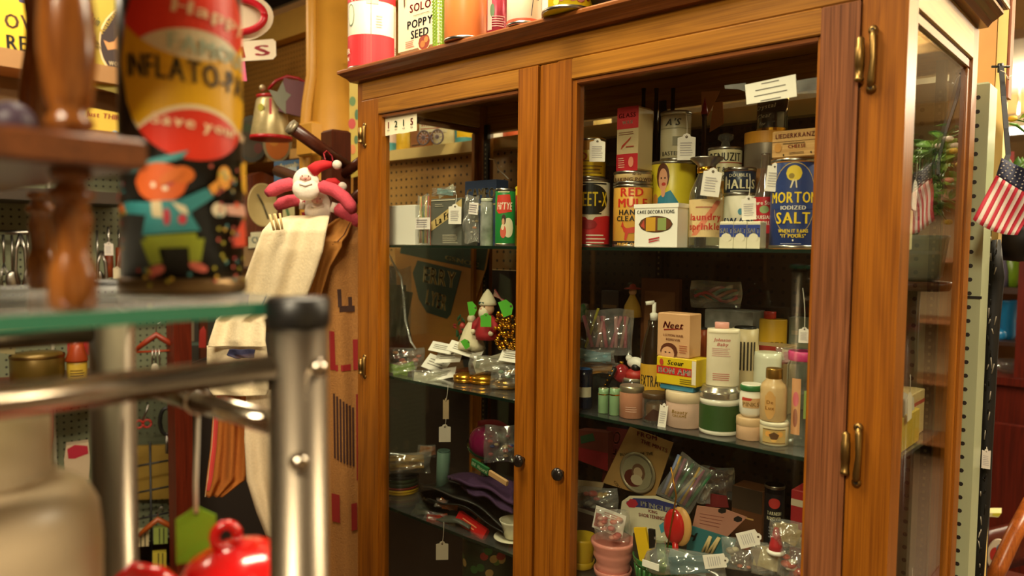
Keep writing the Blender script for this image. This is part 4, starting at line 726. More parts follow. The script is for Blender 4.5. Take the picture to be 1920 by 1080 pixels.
flat_art('paper_sack', 'tan paper sack with dark green lettered panel, leaning behind ornaments', 'sack', [(740, 468), (918, 462), (912, 500), (880, 600), (862, 680), (766, 690), (745, 560)], .39, '#a8702c',
    [('#2c3a2c', [(752, 462), (915, 466), (908, 508), (750, 475)]), ('#2c3a2c', [(783, 488), (866, 508), (845, 590), (838, 598), (800, 586), (785, 560), (774, 512)])],
    [('ERRY', (795, 513), (855, 525), 32, '#f0cc80'), ('LYER', (800, 555), (838, 568), 30, '#f0cc80'), ('GSNOC', (835, 482), (898, 497), 9, '#d8c080')])
mb = MB(); P = [hitY(a, b, .12) for a, b in ((722, 462), (738, 495), (752, 520), (757, 560), (760, 600), (770, 640), (780, 655))]; mb.tube(P, [.002, .003, .003, .0035, .003, .003, .002], glass('plastic_fold', (.8, .78, .7), haze=.3, base=.2, rough=.15, power=2), 8)
tag(mb.build('plastic_fold'), 'curled edge of a clear plastic garment bag at left of middle shelf', 'plastic')
bag('garment_bag', 'large clear plastic bag over brown cloth at left of middle shelf', 'bag', 742, 590, 56, 180, .16, .05, seed=31, filling=slabs(['#5a4420', '#6a5030'], 3))
def doll(px, py, Y, label):
    o = empty('christmas_doll', label, 'doll', hitY(px, py, Y)); F = M('#e0d4b8', .8, bump=.5); RD = M('#a01c24', .7, bump=.4)
    MB().lathe([(.001, -.045), (.026, -.044), (.028, -.03), (.022, 0), (.012, .012)], RD, 18).build('coat', o, label='red coat'); MB().ball((0, -.002, .026), .017, M('#d8b090', .6)).build('head', o); MB().ball((0, -.012, .017), .013, F, 12, 8, sz=1.2).build('beard', o)
    MB().lathe([(.019, .034), (.021, .036), (.019, .043), (.010, .06), (.002, .07)], F, 16).build('hat', o)
    for s in (-1, 1): MB().tube([(s*.018, -.002, .002), (s*.032, -.008, -.012), (s*.028, -.016, -.024)], [.008, .008, .006], RD).build('arm', o); MB().ball((s*.028, -.018, -.027), .006, F, 10, 6).build('mitten', o); MB().ball((s*.006, -.017, .031), .0016, BLACK, 8, 6).build('eye', o)
    MB().ball((0, -.020, .026), .003, M('#c8786a'), 8, 6).build('nose', o); MB().box((-.01, -.0195, .036), (.006, -.017, .042), M('#1c4a4a', .4)).build('hat_band', o); return o
doll(914, 600, .13, 'small christmas doll with cream hat and red coat, green tag on front')
GT = '#4fae28'
for (px, py, w_, h_, t, lb) in ((886, 578, 26, 16, 1.4, 'bright green tag at left of the red coated doll'), (911, 600, 20, 26, .0, 'bright green tag on the front of the red coated doll'), (950, 577, 30, 24, 1.2, 'bright green tag above the gold bead garland'), (874, 644, 18, 14, 1.0, 'small bright green tag low under the cream lace figure')):
    price_tag(lb, px, py, w_, h_, .085, None, GT, tilt=t)
o = empty('lace_figure', 'cream lace cone figure beside the christmas doll', 'figurine', hitY(884, 620, .13)); LC = M('#d8ccac', .8, bump=.8, scale=90)
MB().lathe([(.034, -.042), (.030, -.03), (.018, .004), (.008, .02)], LC, 24).build('skirt', o); MB().ball((0, 0, .028), .010, LC, 14, 8).build('head', o); MB().ball((-.024, -.006, .01), .007, M('#a83a34'), 10, 6).build('bow', o)
# gold bead garland: a heap of beads
o = empty('gold_garland', 'heaped gold bead garland at the right end behind left door', 'garland', hitY(948, 620, .13)); rnd = random.Random(5)
for i in range(90):
    a = i*.55; r = .019*(1-.25*sin(i*.21)); MB().ball((r*cos(a)+rnd.uniform(-.005, .005), r*.7*sin(a)+rnd.uniform(-.005, .005), -.040+i*.00085+rnd.uniform(-.005, .005)), .0047, GOLD, 10, 6).build('bead', o)
o = empty('twig_wreath', 'green and red berry sprig behind the lace figure', 'sprig', hitY(862, 612, .2)); 
for i in range(22):
    a = rnd.uniform(0, 6.28); r = rnd.uniform(.005, .03); T = Matrix.Translation((r*cos(a), rnd.uniform(-.01, .01), r*sin(a)))@Matrix.Rotation(a, 4, 'Y'); MB().ball((0, 0, 0), .007, M('#2c5a34' if i % 4 else '#a03028', .6), 8, 5, sx=1, sy=.3, sz=.45, T=T).build('leaf' if i % 4 else 'berry', o)
o = empty('red_tinsel', 'dark red and white twisted streamer above the christmas doll', 'streamer', hitY(930, 560, .2))
for i in range(9): MB().tube([(-.03+.004*i, 0, -.012+.003*i), (0, -.005, .006+.002*i), (.035, 0, -.004-.002*i)], .0016, M(('#8c2c30', '#c8b8a0')[i % 2], .5), 6).build('strand', o)
# packs along the front
bag('candy_pack', 'pink wrapped candies in a clear pack over green packing', 'packet', 760, 670, 70, 36, .11, .03, seed=8, filling=blobs(['#c87a64', '#d89a70', '#b85a4a'], 10, .006, .009))
bag('lime_pack', 'lime green flat packet at the left front of middle shelf', 'packet', 754, 692, 56, 24, .065, .02, seed=11, filling=slabs(['#7a9c2c', '#8aac34', '#6a8a24'], 3))
for i, (px, py, w_, h_, a, lb) in enumerate(((828, 652, 44, 18, .15, 'cream folded card at the back of the tag pile'), (842, 668, 50, 24, -.1, 'white card square in the middle of the tag pile'), (818, 682, 44, 26, .3, 'white handwritten card at left of the tag pile'), (828, 702, 56, 20, -.25, 'long white card at the front of the tag pile'), (872, 656, 66, 20, .25, 'grey translucent card strip above the compacts'), (958, 668, 40, 22, .1, 'white card near the right end of the middle shelf'))):
    p = hitY(px, py, .10+.01*(i % 3)); k = fwd(p)/F_PX; o = empty('paper_card', lb, 'card', p, rot=Euler((-1.0, a, .5))); MB().box((-w_*k/2, -.0006, -h_*k*.75), (w_*k/2, .0006, h_*k*.75), CARD).build('card', o)
    s = Skin(w_*k, h_*k, None, .0006); s.do([('l', -.7, .7, -.4, .4, 3, M('#8a8478'))]); s.mb.build('handwriting', o)
for i, (px, py, w_, c, lb) in enumerate(((885, 690, 62, '#a8603c', 'copper compact with gold rim on the middle shelf'), (872, 716, 44, '#c89030', 'stack of gold bangles left on the shelf edge'), (908, 718, 56, '#c8902c', 'gold compact lying at the shelf edge'), (950, 728, 44, '#b89048', 'gold chain coil near the door stile at the shelf edge'))):
    p = hitZ(px, py, S2); p = hitY(px, py, max(.075, min(.16, p.y))); r = w_*fwd(p)/F_PX/2; o = empty('compact', lb, 'trinket', (p.x, p.y, E2))
    MB().lathe([(r*.9, 0), (r, .004), (r, .008)], M(c, .25, .9), 28).build('lower_shell', o); MB().lathe([(r, .0085), (r*1.02, .011), (r, .016), (r*.5, .021), (.001, .022)], M(c, .25, .9), 28, cap=False).build('upper_shell', o)
bag('grey_card_bag', 'clear bag of grey paper pieces at right front of middle shelf', 'bag', 925, 684, 90, 36, .13, .03, seed=14, filling=slabs(['#a8a08c', '#8a8c74', '#c8c0a8'], 4))
bag('bracelet_bag', 'clear bag of gold bracelets at the shelf edge by the middle posts', 'bag', 950, 706, 60, 44, .10, .03, seed=15, filling=blobs(['#b89040', '#d8d0b8', '#7a9a80'], 8, .004, .007, 'bracelet'))
bag('lower_tag_bag', 'clear bag with strings lying on the shelf edge under the white cards', 'bag', 812, 706, 80, 26, .085, .02, seed=17, filling=slabs(['#c8c4b0', '#a8a890'], 2))
# hanging tags from this shelf
price_tag('narrow kraft tag seen edge-on hanging under the middle shelf', 836, 766, 11, 40, .028, (840, 722, .03), '#b09a78')
price_tag('white tag hanging below the narrow kraft tag', 834, 812, 22, 34, .028, (836, 785, .028), '#cfc8ba')
# ================================================================ lower shelf behind the left door
E3 = S3+.0004
for i, (c, h, lb) in enumerate((('#c8a020', .012, 'yellow round tin at the bottom of the left stack'), ('#8a2c20', .006, 'thin dark red tin in the left stack'), ('#2c3a24', .020, 'dark green tin in the left stack'), ('#1c1c20', .016, 'black tin at the top of the left stack'))):
    z0 = E3+sum((.012, .006, .020, .016)[:i])+.0004*i; p = hitY(752, 930, .13)
    o = empty('flat_tin', lb, 'tin', (p.x, .13, z0)); MB().lathe([(.044, 0), (.046, .001), (.046, h*.5)], M(c, .3), 32).build('tin_base', o); MB().lathe([(.0465, h*.5), (.0465, h-.001), (.045, h)], M(c, .25, .1), 32).build('lid', o)
p = hitY(760, 880, .13); z0 = E3+.054+.002
def brushpack(o, w_, h, rnd):
    for i in range(14): MB().tube([(-.4*w_, .012*sin(i), (-.3+.045*i)*h), (.35*w_, .012*cos(i), (-.3+.045*i)*h)], .0028, M('#b88a34' if i % 3 else '#c89c48', .6), 6).build('straw', o)
bag('straw_brush_pack', 'bundle of yellow straw tied with white string on the tin stack', 'bundle', 765, 868, 84, 40, .12, .03, seed=21, filling=brushpack)
bag('amber_pack', 'small amber wrapped packet behind the straw bundle', 'packet', 800, 846, 34, 24, .18, .02, seed=22, filling=slabs(['#b87028', '#a85a20'], 3))
p = hitY(829, 866, .16); o = empty('teal_tube', 'grey-teal cardboard tube standing on the lower shelf', 'tube', (p.x, .16, E3), rot=Euler((0, .05, 0))); MB().lathe([(.0165, 0), (.0165, .12), (.015, .121)], M('#6f8f80', .5), 24).build('tube_body', o); MB().lathe([(.0155, .1212), (.0155, .124)], M('#4a6a60', .5), 24).build('end_cap', o)
o = empty('glitter_ball_bag', 'glossy clear bag of a magenta and green striped ball', 'bag', hitY(908, 830, .18)); MB().ball((0, 0, 0), .042, M('#8c1c50', .15, coat=.6), 24, 14, sy=.8).build('ball', o)
for k, c in enumerate(('#3a7040', '#a8a040', '#c8b090')): MB().lathe([(.0425*cos(a), .0425*sin(a)) for a in (-.5-.25*k, -.4-.25*k, -.3-.25*k)], M(c, .2), 24, cap=False, T=Matrix.Rotation(.5, 4, 'Y')).build('stripe', o)
bag('printed_plastic_bag', 'clear bag printed with red and blue spots by the middle posts', 'bag', 938, 832, 60, 70, .16, .03, seed=24, filling=blobs(['#a02c40', '#c8b088', '#2c3a7a', '#b84a40'], 12, .004, .008, 'confetti'))
o = empty('red_sign_card', 'dark red curved card behind the glossy ball bag', 'card', hitY(925, 800, .25)); MB().grid(lambda u, v: ((u-.5)*.11, .01*sin(u*3), (v-.5)*.03-.04*(u-.5)**2), 12, 2, M('#7c1018', .5), thick=.002).build('card', o)
# green labelled stick
o = empty('paint_brush', 'wooden handled brush in a green printed sleeve', 'brush', hitY(918, 886, .09), rot=Euler((0, .17, -.1))); MB().box((-.062, -.003, -.009), (-.002, .003, .009), M('#1f6a38', .5), bev=.001).build('sleeve', o); MB().box((0, -.003, -.007), (.06, .003, .007), M('#d0a470', .5), bev=.002).build('handle', o)
s = Skin(.06, .018, None, .003); s.mb.add([], [], BLACK); s.do([('t', '100% Natural', 0, .0, .5, '#c8d8b0', .9, .2)]); m_ = s.mb.build('printing', o); m_.location = (-.032, 0, 0)
def cloth(name, label, cat, pts_px, Y, col, part, thick=.004, drop=.03, seed=0, yd=.12, rough=.8):
    """soft sheet laid over the pile: two edge lines in pixels, front and back"""
    (a0, a1), (b0, b1) = pts_px; A0, A1 = hitY(*a0, Y), hitY(*a1, Y); B0, B1 = hitY(*b0, Y+yd), hitY(*b1, Y+yd); c = (A0+A1+B0+B1)/4
    o = empty(name, label, cat, c)
    def fn(u, v):
        p = (A0.lerp(A1, u)).lerp(B0.lerp(B1, u), v)-c; return p+V((0, 0, drop*.4*sin(pi*u)*1.0+.004*sin(11*u+seed+4*v)+.003*sin(17*v+seed)))
    MB().grid(fn, 22, 10, M(col, rough, bump=.3, scale=120), thick=-thick).build(part, o); return o
cloth('purple_cloth', 'folded purple cloth hanging over the pile on the lower shelf', 'cloth', (((850, 905), (962, 948)), ((835, 892), (965, 905))), .07, '#3f2048', 'cloth', .006, .02, 1); cloth('purple_cloth_fold', 'lower fold of purple cloth beside the cup', 'cloth', (((880, 925), (960, 968)), ((860, 905), (965, 945))), .062, '#361a40', 'cloth', .005, .02, 3, .06)
cloth('black_folder', 'black vinyl folder curling over the red packet', 'folder', (((790, 918), (946, 992)), ((782, 908), (950, 945))), .065, '#1c1b18', 'cover', .003, .05, 0, .12, .35); cloth('black_folder_back', 'lower leaf of the black vinyl folder', 'folder', (((800, 940), (944, 1004)), ((785, 925), (940, 960))), .058, '#141412', 'cover', .003, .045, 2, .10, .35)
cloth('grey_bag_sheet', 'grey translucent plastic sheet under the black folder', 'sheet', (((770, 962), (880, 990)), ((790, 940), (900, 962))), .052, '#4a4c42', 'sheet', .002, .01, 5, .08, .3)
o = empty('red_packet', 'flat red wrapped packet under the black folder', 'packet', hitY(885, 985, .07), rot=Euler((-.5, .24, 0))); MB().box((-.045, -.006, -.014), (.045, .006, .014), M('#b81c1c', .25, coat=.5), bev=.004).build('wrapper', o); s = Skin(.09, .028, None, .006); s.do([('l', -.6, .5, -.3, .2, 2, M('#d88a5a'))]); s.mb.build('printing', o)
bag('orange_red_packet', 'red and orange streaked packet at left of the red packet', 'packet', 825, 972, 60, 20, .062, .012, seed=28, tilt=.2, filling=slabs(['#b83a28', '#5a3a5a', '#c85a30'], 3)); bag('orange_slices', 'orange dried slices packet beneath the black folder', 'packet', 838, 946, 44, 18, .08, .012, seed=29, tilt=.25, filling=slabs(['#a85a18', '#8a4a14'], 3))
price_tag('white string tag hanging below the lower shelf edge', 829, 1032, 23, 36, .027, (832, 978, .03), '#d0c8b4')
p = hitY(958, 1000, .085); o = empty('tea_cup', 'white porcelain cup half hidden by the door stile', 'cup', (p.x+.006, .085, E3+.006)); PC = M('#dcd6bc', .15, coat=.4)
MB().lathe([(.012, 0), (.018, .002), (.027, .034), (.030, .040), (.028, .040), (.025, .034), (.016, .006), (.001, .004)], PC, 32, cap=False).build('cup_body', o); MB().tube([(.027, 0, .032), (.04, 0, .03), (.038, 0, .014), (.022, 0, .01)], .0028, PC).build('handle', o)
o = empty('saucer', 'white porcelain saucer under the cup by the door stile', 'saucer', (p.x+.006, .085, E3)); MB().lathe([(.018, 0), (.026, .003), (.042, .009), (.041, .0105), (.02, .005), (.001, .004)], PC, 36, cap=False).build('saucer_body', o)
# floral tin on the cabinet floor
p = hitY(915, 1020, .16); o = empty('floral_canister', 'dark green canister painted with red flowers under the lower shelf', 'canister', (p.x, .16, .4205)); MB().lathe([(.058, 0), (.06, .004), (.06, .42), (.057, .424)], M('#1a2a16', .4), 32).build('canister_body', o); rnd = random.Random(3); s = Skin(.12, .42, .06); cs = ('#8c2420', '#2c5a28', '#9c3430', '#4a6a30', '#a88a50'); s.do([('e', rnd.uniform(-1.3, 1.3), rnd.uniform(.5, .98), .16, .022, cs[i % 5]) for i in range(46)]); s.mb.build('painted_flowers', o); o.rotation_euler.z = facing(o.location)
# ================================================================ lower shelf behind the right door
def pot(name, label, px, ytop, wpx, Y, col, tiers=3, saucer=True, hh=None, part='pot_body'):
    p = hitY(px, ytop, Y); R = wpx*fwd(p)/F_PX/2; z0 = E3+(.006 if saucer else 0); H = p.z-z0; o = empty(name, label, 'flower pot', (p.x, Y, E3)); m = M(col, .35, coat=.3)
    pr = [(R*.60, .006 if saucer else 0)]
    for t in range(tiers): a = t/tiers; b = (t+1)/tiers; pr += [(R*(.62+.36*a), H*a+.008), (R*(.66+.34*b), H*b-.003), (R*(.70+.30*b) if t == tiers-1 else R*(.64+.34*b), H*b+.002)]
    pr += [(R*.93, H+.004), (R*.55, .02), (.001, .018)]; MB().lathe(pr, m, 40, cap=False).build(part, o)
    if saucer: MB().lathe([(R*.55, 0), (R*.8, .004), (R*.86, .016), (R*.82, .017), (R*.7, .008), (.001, .005)], m, 40, cap=False).build('saucer', o)
    return o, R, H
pot('yellow_flower_pot', 'small mustard yellow flower pot at the left edge of right door', 1092, 1002, 56, .08, '#b8981c', 1)
o, R, H = pot('pink_flower_pot', 'pink ribbed flower pot holding wrapped candies', 1150, 1008, 84, .09, '#d0867a', 3); pk = o.location
bag('candy_bag', 'cellophane bag of pink candies with white card in the pink pot', 'bag', 1148, 985, 64, 60, .09, .035, seed=41, filling=blobs(['#c87060', '#d89888', '#b8504a'], 12, .006, .009))
o = empty('candy_card', 'white and red card header on the cellophane candy bag', 'card', hitY(1142, 978, .10), rot=Euler((-.1, .15, .2))); MB().box((-.032, -.0006, -.022), (.032, .0006, .022), CARD).build('card', o); s = Skin(.064, .044, None, .0006); s.do([('r', -.9, -.5, -.4, .2, '#c0392a'), ('l', -.4, .8, .1, .4, 3, M('#c87a6a'))]); s.mb.build('printing', o)
# green basketweave planter
p = hitY(1240, 1040, .11); R = 108*fwd(p)/F_PX/2; H = p.z-E3; o = empty('green_planter', 'glossy green woven-pattern planter full of brushes', 'planter', (p.x, .11, E3)); GP = M('#2f6a34', .22, coat=.5)
MB().lathe([(R*.7, 0), (R*.75, .01), (R*.86, H*.75), (R*.95, H*.80), (R*.97, H*.86), (R*.93, H*.9), (R, H*.98), (R*.96, H), (R*.85, H*.7), (R*.7, .02), (.001, .02)], GP, 48, cap=False).build('planter_body', o)
for k in range(24): a = k*2*pi/24; MB().tube([(R*.80*cos(a), R*.80*sin(a), .01), (R*.885*cos(a+.12), R*.885*sin(a+.12), H*.74)], .003, GP, 6).build('rib', o)
pl = o.location
def inpot(name, label, cat, px0, py0, px1, py1, Y): return empty(name, label, cat, hitY(px0, py0, Y)), hitY(px1, py1, Y)-hitY(px0, py0, Y)
o, d = inpot('red_ladle', 'red enamel ladle bowl with tan back, in the green planter', 'ladle', 1268, 1040, 1264, 975, .10); MB().tube([(0, 0, -.03), d*.5], .006, M('#b01c1c', .25)).build('handle', o); MB().ball(d+V((0, 0, -.012)), .026, M('#b01c1c', .2, coat=.5), 20, 12, sx=.8, sy=.4, sz=1.25).build('bowl', o); MB().ball(d+V((.008, .008, -.012)), .029, M('#c09050', .5), 20, 12, sx=.8, sy=.3, sz=1.25).build('wooden_back', o)
o, d = inpot('brass_rod', 'thin brass rod with a bend sticking up from the planter', 'rod', 1250, 1018, 1268, 930, .09); MB().tube([(0, 0, -.02), d, d+V((-.012, 0, .05))], .0016, M('#a8742c', .3, .8), 8).build('rod', o)
o, d = inpot('yellow_brush', 'yellow and black packaged brush in the green planter', 'brush', 1208, 1035, 1206, 992, .09); MB().box((-.012, -.003, -.02), (.014, .003, .045), M('#d8b01c', .4), T=Matrix.Rotation(-.25, 4, 'Y')).build('sleeve', o); MB().box((.014, -.004, -.02), (.026, .002, .046), BLACK, T=Matrix.Rotation(-.1, 4, 'Y')).build('bristles', o); MB().box((-.024, -.002, -.02), (-.012, .003, .03), M('#2a2418', .5)).build('backing', o)
p = hitY(1238, 1040, .075); o = empty('glass_flask', 'small greenish glass flask lying in the planter with a white label', 'flask', p); MB().lathe([(.001, -.03), (.026, -.026), (.03, -.012), (.024, .004), (.010, .012), (.009, .028), (.012, .03)], glass('flask_glass', (.75, .8, .6), haze=.14, base=.08, rough=.05, power=2.5), 28, cap=False).build('flask_body', o); MB().box((-.018, -.0315, -.016), (.016, -.030, -.004), CARD).build('label', o)
# cards standing at the back
flat_art('red_gift_box', 'dark red boxed set with green bow, upper left of the lower shelf', 'box', [(1083, 806), (1140, 812), (1140, 884), (1083, 862)], .30, '#6a2a1c', [('#8c141c', [(1083, 838), (1140, 850), (1140, 884), (1083, 862)]), ('#2c4a2c', [(1088, 818), (1112, 812), (1116, 826), (1090, 832)])], thick=.03)
flat_art('red_sign', 'dark red sign with lighter letters reading upward, behind the medal card', 'sign', [(1138, 800), (1180, 806), (1170, 880), (1128, 905)], .32, '#5c1210', [], [('SELO', (1136, 885), (1160, 808), 16, '#8a3a2c')], thick=.003)
flat_art('medal_card', 'tilted tan display card with a big round medal and red heading', 'card', [(1181, 800), (1262, 830), (1227, 935), (1130, 905)], .26, '#a8814a', [], [('FROM', (1195, 812), (1232, 822), 9, '#8c2418'), ('THE MINTS', (1202, 826), (1252, 845), 8, '#8c2418'), ('IN HONOR OF THE', (1163, 852), (1225, 850), 6, '#3c2c1c'), ('COLLECT', (1152, 902), (1172, 925), 6, '#5a3c20')])
p = hitY(1196, 886, .255); k = fwd(p)/F_PX; o = empty('silver_medal', 'large round silver medal with a portrait mounted on the tan card', 'medal', p); T = Matrix.Rotation(pi/2, 4, 'X')
MB().lathe([(.001, 0), (38*k, 0), (39*k, .003), (35*k, .005), (34*k, .003), (.001, .003)], M('#a89c80', .35, .5), 48, cap=False, T=T).build('medal_disc', o); s = Skin(1, 1, None, .0035); R = 33*k
s.do([('e', 0, 0, R*1.96, R*.98, '#8c8468'), ('e', -R*.5, -R*.35, R*1.2, R*.5, '#5a241a'), ('e', R*.2, R*.05, R*.9, R*.5, '#6a4a34'), ('e', R*.15, R*.02, R*.6, R*.32, '#b09878'), ('e', 0, -R*.4, R*.8, R*.3, '#b8a888')]); s.mb.build('portrait', o)
flat_art('shortening_card', 'white card with a blue banner lettered PENGUIN', 'card', [(1166, 940), (1180, 930), (1230, 930), (1268, 944), (1268, 1016), (1200, 1020), (1160, 985)], .17, '#c8c0a4', [('#242c68', [(1174, 941), (1188, 934), (1228, 935), (1269, 947), (1268, 966), (1232, 955), (1198, 951), (1180, 950)]), ('#a02030', [(1174, 944), (1182, 935), (1192, 937), (1197, 945), (1190, 952), (1180, 951)]), ('#3a90a8', [(1236, 985), (1250, 974), (1254, 990), (1240, 1000)])], [('PENGUIN', (1202, 943), (1266, 958), 10, '#d8d4c0'), ('ICING', (1216, 957), (1233, 961), 6, '#a82c34'), ('SHORTENING', (1198, 964), (1246, 972), 7, '#a82c34')])
bag('pencil_bag', 'clear bag of blue yellow pink and green plastic straws', 'bag', 1285, 905, 70, 92, .20, .02, seed=44, tilt=.5, filling=sticks(['#7a84b0', '#c89a28', '#8c2c60', '#2c7048', '#b8b090'], 9, .0035, 'straw', .85, .5))
flat_art('pink_hang_card', 'pale pink card with two black punch holes', 'card', [(1307, 948), (1360, 955), (1400, 970), (1360, 1010), (1297, 992)], .19, '#b8806c', [('#14100c', [(1347, 955), (1354, 952), (1362, 955), (1361, 961), (1353, 963), (1347, 960)]), ('#14100c', [(1376, 971), (1384, 967), (1392, 971), (1391, 977), (1383, 979), (1376, 976)])]+[('#8a4a40', [(1312, 962+6*i), (1358-3*i, 970+6*i), (1358-3*i, 971+6*i), (1312, 963+6*i)]) for i in range(4)])
flat_art('teal_pin_card', 'teal card holding two pale clothespins', 'card', [(1293, 985), (1380, 1012), (1365, 1060), (1285, 1045)], .165, '#2c6a70', [], [('y', (1293, 1005), (1310, 1000), 12, '#163a3c')])
for i, (a, b, lb) in enumerate(((( 1332, 1006), (1320, 1035), 'left clothespin on the teal card'), ((1348, 1008), (1330, 1038), 'right clothespin on the teal card'))):
    A, B = hitY(*a, .158), hitY(*b, .158); o = empty('clothespin', lb, 'clothespin', (A+B)/2); h = (A-B)/2
    for s in (-1, 1): MB().tube([-h+V((s*.0035, 0, 0)), h+V((s*.001, 0, 0))], .0024, M('#c0aa78', .6), 6).build('prong', o)
bag('plate_bag', 'blue tinted cellophane over the front right corner of the lower shelf', 'bag', 1305, 1058, 110, 50, .08, .03, seed=45, filling=slabs(['#3a6a74', '#8aa0a0'], 2))
box_item('brown_carton', 'small dark brown and orange carton behind the black can', 'box', 1373, 1430, 916, .30, E3, .05, M('#5c3418', .5), prints=[('r', -1, 1, .72, 1, '#3a2a1c'), ('l', -.4, .5, .6, .66, 1, M('#c89a60'))])
o, R, H = round_item('black_spray_can', 'black can with a red oval and cream lettering', 'can', 1453, 908, 36, .26, E3, M('#14161c', .3), lid=(.92, 1.0, 1.0, M('#14161c', .3)), rim=True, prints=[('e', 0, .84, .6, .05, '#b8302c'), ('t', 'TARNISH', 0, .745, .035, '#cfc8a8', .7), ('t', 'REMOVER', 0, .695, .035, '#cfc8a8', .7), ('l', -.5, .5, .5, .62, 4, M('#7a7c88'))])
box_item('red_carton', 'red and white carton next to the door stile, lower shelf', 'box', 1484, 1512, 920, .22, E3, .05, M('#a01c24', .5), prints=[('r', -1, 1, .86, .92, '#c8b8a0'), ('r', -1, 1, .5, .6, '#b8a888')])
for i, (px, py, w_, h_, sd, cs, lb) in enumerate(((1345, 905, 60, 60, 51, ['#5a2c24', '#6a4a3c'], 'dim bag of dark red pieces behind the pink card'), (1395, 1040, 80, 60, 52, ['#c8bca0', '#9a9080', '#b86a50'], 'clear bag of grey trinkets at the bottom right'), (1440, 1050, 60, 60, 53, ['#c8b890', '#a09080'], 'clear bag beside the red cone, bottom right'), (1484, 1052, 50, 60, 54, ['#b83018', '#c84a20', '#d8ccb8'], 'red net bag next to the door stile at bottom'), (1475, 1000, 60, 50, 55, ['#a89060', '#b8a070'], 'bundle of raffia strands behind the red cone'))):
    bag('trinket_packet', lb, 'bag', px, py, w_, h_, .10 if i else .32, .03, seed=sd, filling=blobs(cs, 9, .004, .010, 'trinket') if i in (1, 3) else slabs(cs, 4))
o = empty('red_cone_hat', 'small red felt cone with white trim, bottom right', 'ornament', hitY(1455, 1020, .09)); MB().lathe([(.012, -.012), (.010, 0), (.004, .026), (.003, .028)], M('#a81820', .6), 16).build('cone', o); MB().lathe([(.013, -.016), (.015, -.012), (.012, -.009)], WHITE, 16).build('trim', o)
price_tag('handwritten white tag lying on trinket bags at lower right', 1406, 1010, 30, 44, .085, None, tilt=1.2); price_tag('wide white tag lying over the teal card corner', 1343, 1052, 26, 46, .07, None, tilt=1.35)
bag('wall_baggie', 'small clear bag hanging above the brown carton', 'bag', 1320, 925, 24, 40, .24, .01, seed=57, filling=slabs(['#8a7c6c'], 1)); flat_art('red_pennant', 'dim red paper pennant behind the pink card', 'paper', [(1328, 925), (1362, 930), (1366, 952), (1322, 950)], .27, '#6c1418', [])
bag('watch_bag', 'dark packet with red stripe and brass pieces, left of the medal card', 'packet', 1120, 935, 76, 44, .20, .03, seed=58, filling=blobs(['#b83020', '#b8902c', '#2a3040', '#8a8a80'], 9, .006, .011, 'trinket')); flat_art('white_strip_card', 'off-white card strip at the left of the lower shelf', 'card', [(1083, 900), (1132, 905), (1128, 918), (1083, 925)], .22, '#a08a68', [])
box_item('grey_case', 'dark grey metal case under the brass trinket packet', 'case', 1084, 1128, 958, .17, E3, .06, M('#3a2420', .5), prints=[('r', -1, 1, .9, 1, '#8a8474')])
# ================================================================ things seen through the right side glass (they stand at the end of the shelves)
o = box_item('cream_carton', 'cream open carton at right end of the top shelf, seen through the side glass', 'box', 1690, 1722, 400, .34, S1, .05, M('#e0d4a4', .6))[0] if False else None
def sidebox(name, label, cat, X, y0, y1, z0, h, w_, col, prints=()):
    o = empty(name, label, cat, (X-w_/2, (y0+y1)/2, z0+.0004), rot=Euler((0, 0, pi/2))); MB().box(((y0-y1)/2, -w_/2, 0), ((y1-y0)/2, w_/2, h), M(col, .5), bev=.0015).build('carton', o)
    if prints: s = Skin(y1-y0, h, None, w_/2); s.do(prints); s.mb.build('printing', o)
    return o
sidebox('cream_carton', 'cream carton at the right end of top shelf, seen through side glass', 'box', 1.165, .075, .20, S1, .062, .05, '#d8cc98')
sidebox('striped_carton', 'long cream carton with red stripes, middle shelf side glass', 'box', 1.160, .13, .34, S2, .075, .06, '#c8b078', [('r', -1, 1, .70, .78, '#a82c24'), ('r', -1, .2, .50, .58, '#a82c24')])
sidebox('yellow_folder', 'yellow card folder behind the side glass', 'folder', 1.172, .12, .26, S2, .055, .010, '#c0a428')
for i, (y, z, h, c, lb) in enumerate(((.10, 1.30, .05, '#efe8d8', 'white string tag on the yellow folder, side glass'), (.16, 1.285, .05, '#e8e0cc', 'second white string tag beside the yellow folder'), (.14, 1.61, .04, '#efe8e0', 'white string tag above the cream carton, side glass'), (.22, .96, .05, '#e8e0d0', 'white string tag near the round candy jar, side glass'))):
    p = V((1.176, y+.02, z)); price_tag(lb, 0, 0, 26, 52, 0, V((1.172, y+.03, z+.07)), c, yaw=pi/2+.2, d=None) if False else None
    o = empty('price_tag', lb, 'tag', p, rot=Euler((0, .1*(-1)**i, pi/2))); MB().prism([(-.012, -.022), (.012, -.022), (.012, .014), (.005, .022), (-.005, .022), (-.012, .014)], -.0004, .0004, M(c, .7)).build('card', o); MB().tube([(0, 0, .018), (.004, 0, .035), (.002, 0, .05)], .0006, STRING, 5).build('string', o)
bag('red_blue_packet', 'red white and blue wrapped packet inside the side glass', 'packet', 0, 0, 1, 1, .2, .02, seed=61, d=1) if False else None
for nm, lb, pts, X, cols in (('pennant_card', 'blue and red pointed card hanging just inside the side glass', [(1685, 730), (1712, 745), (1716, 810), (1700, 838), (1684, 830)], 1.168, '#c8c4b8'),):
    Q = [hitX(a, b, X) for a, b in pts]; c = sum(Q, V())/len(Q); o = empty(nm, lb, 'card', c, rot=Euler((0, 0, pi/2)))
    MB().prism([((q-c).y, (q-c).z) for q in Q][::-1], -.001, .001, M(cols, .6)).build('card', o)
    for col, (y0, y1) in (('#a83a2c', (.005, .012)), ('#3a4a9c', (-.004, .001))): MB().box((y0, -.0016, -.03), (y1, -.0011, .03), M(col, .6)).build('stripe', o)
